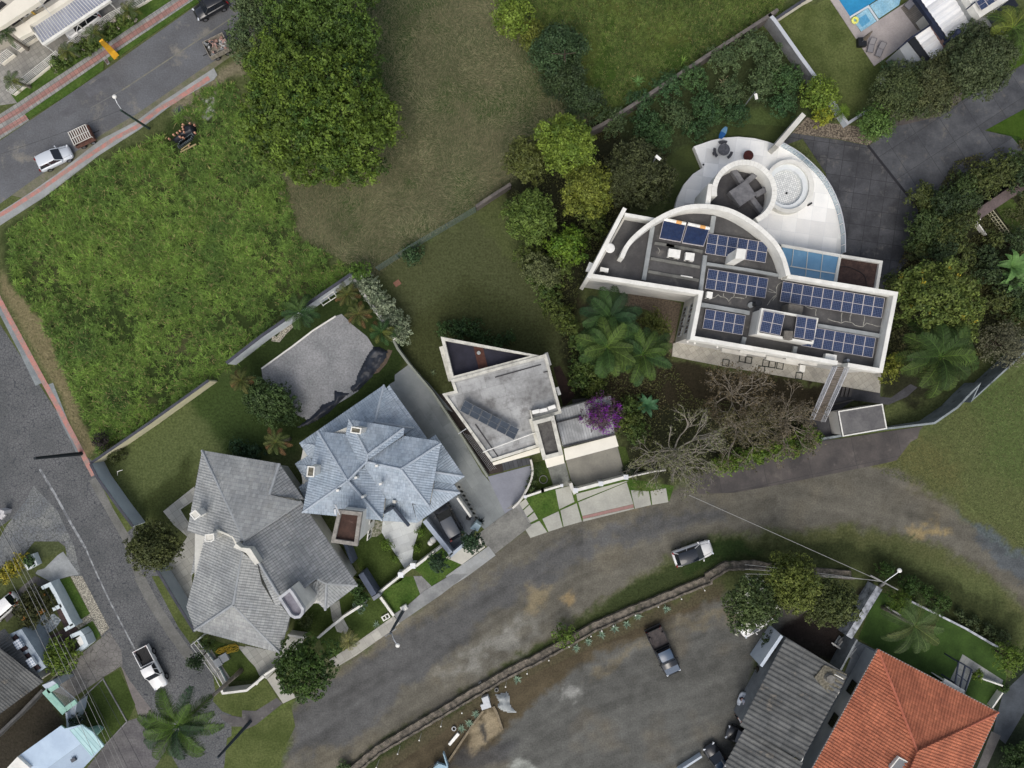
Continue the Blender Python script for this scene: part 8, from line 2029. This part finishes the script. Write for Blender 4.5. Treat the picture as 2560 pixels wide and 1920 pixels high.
# yellow totem
m = MB();tq_ = [(1012,500,0),(965,448,.9),(925,405,1.9),(895,378,2.8),(877,356,3.6)]
L_ = [Vector((*one('t00',x,y,z),z)) for x,y,z in tq_]
sd_ = Vector((.32,.22,0))
for i in range(4):
    a,b = L_[i],L_[i + 1];k0,k1 = 1 - .1*i,.9 - .1*i
    d = Vector((-.1,.15,0));m.add([a - sd_*k0,a + sd_*k0,b + sd_*k1,b - sd_*k1,a - sd_*k0 + d,a + sd_*k0 + d,b + sd_*k1 + d,b - sd_*k1 + d],[(0,1,2,3),(7,6,5,4),(1,5,6,2),(4,0,3,7),(4,5,1,0),(3,2,6,7)])
tag(m.obj('yellow_totem',mat('totem_yellow',c(224,172,48),c(208,152,36),scale=2,speck=.04)),'curved yellow totem sign standing on the grass strip by the street','sign')
m = MB();pz_ = wp('t00',0.1,898,515,925,500,948,545,925,560);m.ring(ccw(pz_),ccw(scale_poly(pz_,.75)),0,.12);o = tag(m.obj('drain_cover',CONC),'small framed drain cover interrupting the kerbside grass strip','drain cover')
m = MB();m.poly(scale_poly(pz_,.74),.09);m.obj('grate',mat('grate_brown',c(96,80,76),speck=.1),o)
# black sheet, bricks and tiles in the tall grass
cloth('black_sheet','black plastic sheet over a heap in the tall grass, held down by bricks','plastic sheet',[(225,345),(300,290),(370,230),(400,150),(480,135),(560,160),(565,270),(500,300),(420,330),(380,385),(280,385)],.55,mat('black_plastic',c(28,31,38),c(20,22,28),scale=3,speck=.1,rough=.35),'S',.25,4,.15)
BRK = mat('orange_brick',c(196,150,124),c(172,126,104),scale=4,speck=.08)
wb = ['top left','second of the left column','third of the left column','left of the middle','second from the left tip','third from the left tip','centre','lower middle','small lower middle','left tip','top middle','top right corner','right edge','lone one below the tiles']
for i,(x,y) in enumerate(((408,165),(403,197),(411,228),(370,250),(284,300),(331,276),(423,265),(369,327),(412,340),(225,354),(499,150),(560,172),(564,272),(476,441))):
    z = .75 if i < 9 else .5;a = one('S',x,y,z);m = MB();m.box(a[0],a[1],z - (.25 if i < 13 else .5),.19,.15,.34,rnd.uniform(0,1.5));tag(m.obj('brick',BRK),'orange brick on the black sheet, %s' % wb[i] if i < 13 else 'orange brick, lone one below the stacked tiles','brick','bricks holding down the black sheet')
TS = mat('stacked_tile',c(96,106,108),c(62,70,72),scale=4,speck=.2)
rt = thing('tile_stack','rows of stacked dark grey roof tiles beside the black sheet','tile stack',one('S',430,400,0))
for r in range(3):
    for k in range(9):
        a = one('S',345 + k*20 + r*12,445 - k*14 - r*28 + 12,.4);m = MB();m.box(a[0],a[1],0,.3,.12,.42,R(-60));m.obj('tile',TS,rt)
m = MB();a,b = one('S',375,530,.3),one('S',590,430,.3);m.tube([(a[0],a[1],.3),(b[0],b[1],.45)],.09,5);m.tube([(a[0] + .1,a[1] + .25,.35),(b[0] - .6,b[1] + .1,.5)],.06,5);tag(m.obj('wooden_pole',mat('straw_wood',c(146,132,96),speck=.15)),'pale wooden poles lying below the stacked tiles','pole')
# terrace furniture
tb_ = thing('garden_table','round dark garden table on the white terrace','table',one('W',1203,240,.8));x,y = one('W',1203,240,1.5)
ST = mat('dark_stone',c(104,104,108),c(78,78,82),scale=3,speck=.2)
m = MB();m.cyl(x,y,1.45,1.55,.66,24);m.obj('tabletop',ST,tb_);m = MB();m.cyl(x,y,.8,1.45,.2,12);m.obj('leg',ST,tb_)
for a0,a1,w in ((65,120,'above'),(165,225,'left of'),(-60,-10,'right of')):
    m = MB();o1 = [];i1 = []
    for k in range(9):
        t = R(a0 + (a1 - a0)*k/8);o1.append((x + 1.12*math.cos(t),y + 1.12*math.sin(t)));i1.append((x + .82*math.cos(t),y + .82*math.sin(t)))
    m.prism(o1 + i1[::-1],1.2,1.28,True);m.prism([o1[3],o1[5],i1[5],i1[3]],.8,1.2);tag(m.obj('curved_bench',mat('bench_dark',c(70,70,74),speck=.15) if 'bench_dark' not in bpy.data.materials else bpy.data.materials['bench_dark']),'curved dark bench %s the round garden table' % w,'bench','curved benches round the garden table')
fp = thing('fire_pit','round rust-red fire bowl on the white terrace above the turret','fire pit',one('W',1402,288,.8));x,y = one('W',1402,288,1.5)
RU = mat('rust_red',c(78,34,30),c(58,28,26),scale=3,speck=.15)
m = MB();m.tube([(x,y,1.0),(x,y,1.25),(x,y,1.55)],[.3,.5,.56],20);m.obj('bowl',RU,fp);m = MB();m.cyl(x,y,.8,1.0,.3,12);m.obj('foot',RU,fp)
kb = MB();a,b = Vector((*one('W',1172,150,1.0),1.0)),Vector((*one('W',1222,58,1.2),1.2));n_k = (b - a).normalized();s_k = Vector((-n_k.y,n_k.x,0)).normalized()
def board(t0,t1,nm,m_,par=None):
    mb = MB();vs = []
    for k in range(7):
        t = t0 + (t1 - t0)*k/6;w = .33*math.sin(math.pi*min(.97,max(.06,.12 + t*.8)))**.6;p = a.lerp(b,t);vs += [tuple(p - s_k*w),tuple(p + Vector((0,0,.12))),tuple(p + s_k*w),tuple(p - Vector((0,0,.06)))]
    for k in range(6):
        for j in range(4): i0_ = 4*k + j;i1_ = 4*k + (j + 1) % 4;mb.f.append((i0_,i1_,i1_ + 4,i0_ + 4))
    mb.v = vs;mb.f += [(0,3,2,1),(24,25,26,27)];return mb.obj(nm,m_,par)
kr_ = thing('paddle_board','blue paddle board propped at the upper edge of the white terrace','paddle board',(a.x,a.y,.8));board(0,.52,'deck_pad',mat('deep_blue',c(30,84,140),speck=.05),kr_);board(.521,1,'hull',mat('light_blue',c(96,138,168),speck=.05),kr_)
for i,(x,y) in enumerate(((1890,692),(1037,362))): a_ = one('W',x,y,.9);m = MB();m.cyl(a_[0],a_[1],.8,.86 if i else 1.72,.11,10);tag(m.obj('floor_drain',BLACK),'small black round fitting %s' % ('at the left notch of the white terrace' if i else 'on the rim of the round plunge pool'),'fitting')
# parking plot small things
for i,(v,x,y,sx,sy) in enumerate((('t23',1665,125,1640,85),('t23',1465,200,1440,155),('t23',1265,268,1262,262),('t23',1066,340,1062,330),('t23',876,432,866,395),('t23',775,475,768,440),('t23',683,522,676,480),('t23',493,612,492,606),('t23',318,730,318,728),('t23',130,845,135,810),
     ('t13',2156,958,2165,910),('t13',1779,1185,1778,1178),('t13',1597,1300,1610,1240),('t13',1410,1420,1430,1355),('t13',1224,1538,1245,1465),('t13',1040,1655,1065,1585))):
    a_,b_ = one(v,x,y,1.1),one(v,sx,sy,0);m = MB();m.tube([(b_[0],b_[1],0),(a_[0],a_[1],1.1)],.022,4);m.cyl(a_[0],a_[1],1.05,1.16,.075,8)
    tag(m.obj('marker_stake',COPING),'thin white-topped stake inside the rubble wall, %s from the right' % (ORD[i] if i < 15 else 'last'),'stake','white-topped stakes along the rubble wall')
m = MB();a,b,d,e = wp('N',.3,490,524,512,545,418,655,398,636);m.prism([a,b,d,e],0,.3);tag(m.obj('white_plank',ACW),'bright white oblong slab on the brown verge of the parking plot','slab')
m = MB();m.wall(wp('N',.25,750,305,640,450,400,810),.24,0,.25);m.wall(wp('N',.25,845,265,880,330,935,495),.3,0,.25);tag(m.obj('ramp_kerb',mat('timber_kerb',c(130,118,96),c(108,98,80),scale=2,speck=.15)),'pair of pale kerbs flaring from the well to the gravel plot','kerb')
m = MB();x,y = one('N',770,200,.8);m.box(x,y,0,.75,.7,.8,R(20));m.box(x,y - .9,0,1.1,.6,.3,R(18));tag(m.obj('well_box',mat('pale_metal',c(190,194,196),speck=.1)),'white square well box at the narrow end of the kerbs','box')
m = MB();x,y = one('N',878,102,.5);o_ = [(x + .24*math.cos(k*.5236),y + .24*math.sin(k*.5236)) for k in range(12)];m.ring(o_,scale_poly(o_,.62),0,.45);tag(m.obj('concrete_pipe',CONC),'short upright concrete pipe by the rubble wall','pipe')
x,y = one('N',455,487,.3);o_ = [(x + .26*math.cos(k*.5236),y + .26*math.sin(k*.5236)) for k in range(12)];m = MB();m.ring(o_,scale_poly(o_,.7),0,.25);tag(m.obj('wire_ring',STEEL),'small round wire frame near the bright white slab','ring')
m = MB();m.box(*one('N',733,55,.2),0,.35,.95,.25,R(35));tag(m.obj('concrete_block',CONC),'grey concrete block lying on the grass above the well box','block')
cloth('plastic_heap','heap of pale grey plastic sheeting beside the kerbs of the parking plot','plastic sheet',[(865,155),(930,140),(990,128),(1015,180),(1000,225),(1040,290),(1078,335),(1000,335),(930,310),(880,270),(910,230),(880,190)],.3,mat('pale_plastic',c(166,170,168),c(128,134,136),scale=2,speck=.12,rough=.4),'N',.3,8,.15)
cy = thing('handcart','pale blue metal handcart with a dark rail frame at the bottom edge','cart',one('N',310,860,0));m = MB();m.prism(wp('N',.7,250,870,290,825,395,860,400,920,260,930),.3,.7,True);m.obj('tray',mat('pale_cyan',c(150,176,188),speck=.1),cy)
m = MB();m.prism(wp('N',1.0,345,728,356,735,398,860,386,866),.4,1.0,True);m.obj('panel',bpy.data.materials['pale_cyan'],cy)
m = MB();m.tube([(*one('N',345,762,.9),.9),(*one('N',160,900,.9),.9)],.03,4);m.tube([(*one('N',345,800,.9),.9),(*one('N',220,890,.9),.9)],.03,4)
for i in range(4): m.tube([(*one('N',345 - 45*i,762 + 33*i,.9),.9),(*one('N',352 - 30*i,800 + 22*i,.9),.9)],.025,4)
m.obj('rail',BLACK,cy)
m = MB();m.wall(wp('t23',.8,1440,1690,1640,1560),.22,0,.8);tag(m.obj('low_wall',BLW),'short pale wall at the bottom edge before the dark cars','wall')
# ---------------------------------------------------------------- people beside the shed
def person(label,loc,head_dir,shirt,pants,hair,lean=.5,hgt=1.7):
    x0,y0 = loc;d = Vector((math.cos(head_dir),math.sin(head_dir),0));s = Vector((-d.y,d.x,0));root = thing('person',label,'person',(x0,y0,0));o = Vector((x0,y0,0));up = Vector((0,0,1))
    k = hgt/1.7;bp = lambda f,sd,z: o + d*f*k + s*sd*k + up*z*k
    J = [bp(0,0,.92),bp(.22*lean,0,1.12),bp(.5*lean,0,1.34),bp(.66*lean,0,1.46),bp(.76*lean,0,1.56),bp(.84*lean,0,1.68)];rad = [.15,.14,.16,.06,.085,.06];E = [(i,i + 1) for i in range(5)]
    def chain(st,pts):
        for p,r in pts: J.append(p);rad.append(r);E.append((st,len(J) - 1));st = len(J) - 1
        return st
    for sg in (-1,1):
        chain(0,[(bp(0,sg*.1,.84),.1),(bp(.06*sg,sg*.13,.48),.07),(bp(-.05 + .1*sg,sg*.14,.1),.05),(bp(.1 + .1*sg,sg*.15,.05),.045)])
        w = chain(2,[(bp(.5*lean,sg*.2,1.36),.065),(bp(.62*lean,sg*.27,1.08),.05),(bp(.62*lean + .22,sg*.2,.98),.038),(bp(.62*lean + .3,sg*.19,.97),.032)])
        for f in range(4): chain(w,[(bp(.62*lean + .36,sg*.19 + (f - 1.5)*.022,.965),.011),(bp(.62*lean + .41 - abs(f - 1.5)*.01,sg*.19 + (f - 1.5)*.024,.945),.009)])
        chain(w,[(bp(.62*lean + .33,sg*.19 - sg*.045,.97),.012),(bp(.62*lean + .36,sg*.19 - sg*.06,.955),.01)])
    def skin(nm,J_,E_,r_,m_,sub=1):
        me = bpy.data.meshes.new(nm);me.from_pydata([tuple(v - o) for v in J_],E_,[]);ob = bpy.data.objects.new(nm,me);C.objects.link(ob);ob.parent = root;me.materials.append(m_)
        md = ob.modifiers.new('s','SKIN');
        for v,r in zip(me.skin_vertices[0].data,r_): v.radius = (r,r)
        me.skin_vertices[0].data[0].use_root = True;ob.modifiers.new('d','SUBSURF').render_levels = sub;ob.modifiers['d'].levels = sub;return ob
    skin('body',J,E,rad,SKIN)
    skin('shirt',[J[0] + up*.03,J[1],J[2],bp(.5*lean,.21,1.35),bp(.6*lean,.26,1.16),bp(.5*lean,-.21,1.35),bp(.6*lean,-.26,1.16)],[(0,1),(1,2),(2,3),(3,4),(2,5),(5,6)],[.17,.165,.185,.085,.075,.085,.075],shirt)
    skin('trousers',[J[0],bp(0,.1,.84),bp(.06,.13,.5),bp(.05,.14,.2),bp(0,-.1,.84),bp(-.06,-.13,.5),bp(-.15,-.14,.2)],[(0,1),(1,2),(2,3),(0,4),(4,5),(5,6)],[.165,.115,.085,.07,.115,.085,.07],pants)
    m = MB();h = bp(.8*lean,0,1.62);m.ball(h.x,h.y,h.z,.108,10,1.1);m.obj('hair',hair,root,True)
    m = MB();f = h + d*.1 - up*.02
    for sg in (-1,1): m.ball(*(f + s*sg*.035 + up*.02),.014,6)
    m.ball(*(f + d*.012 - up*.01),.016,6);m.obj('face',SKIN,root)
    return root
SKIN = mat('skin',c(188,138,116),speck=0,rough=.6)
HR = mat('dark_hair',c(34,28,26),speck=0)
person('person in a pale grey shirt standing beside the pale car nose at the shed',one('M',612,490,1.0),R(-50),mat('grey_shirt',c(176,178,186),speck=0),mat('dark_trousers',c(60,58,66),speck=0),HR,.7)
person('person in a white top and dark trousers at the gap between the two shed roofs',one('M',575,700,1.0),R(-35),mat('white_shirt',c(206,202,200),speck=0),mat('black_trousers',c(32,32,38),speck=0),mat('brown_hair',c(92,60,50),speck=0),.5)
m = MB();a = one('t12',1835,1160,.8);m.ball(a[0],a[1],.5,.32,8);m.tube([(a[0],a[1],0),(a[0],a[1],.5)],.2,8);tag(m.obj('dark_pot',BLACK),'small dark potted plant at the end of the short white wall','pot')
rosette('dark_shrublet','dark spiky potted shrub at the foot of the smooth driveway',pp('t12',1940,1185),.8,22,c(36,44,44,1.2),w=.08)
m = MB();a = one('t02',1010,765,1.2);m.tube([(a[0] - .6,a[1] - .45,0),(a[0],a[1] + .1,1.1),(a[0] + .7,a[1] + .3,1.3)],.045,5);tag(m.obj('white_sapling',COPING),'pale forked bare stick on the lawn by the blue-grey wall','stick')
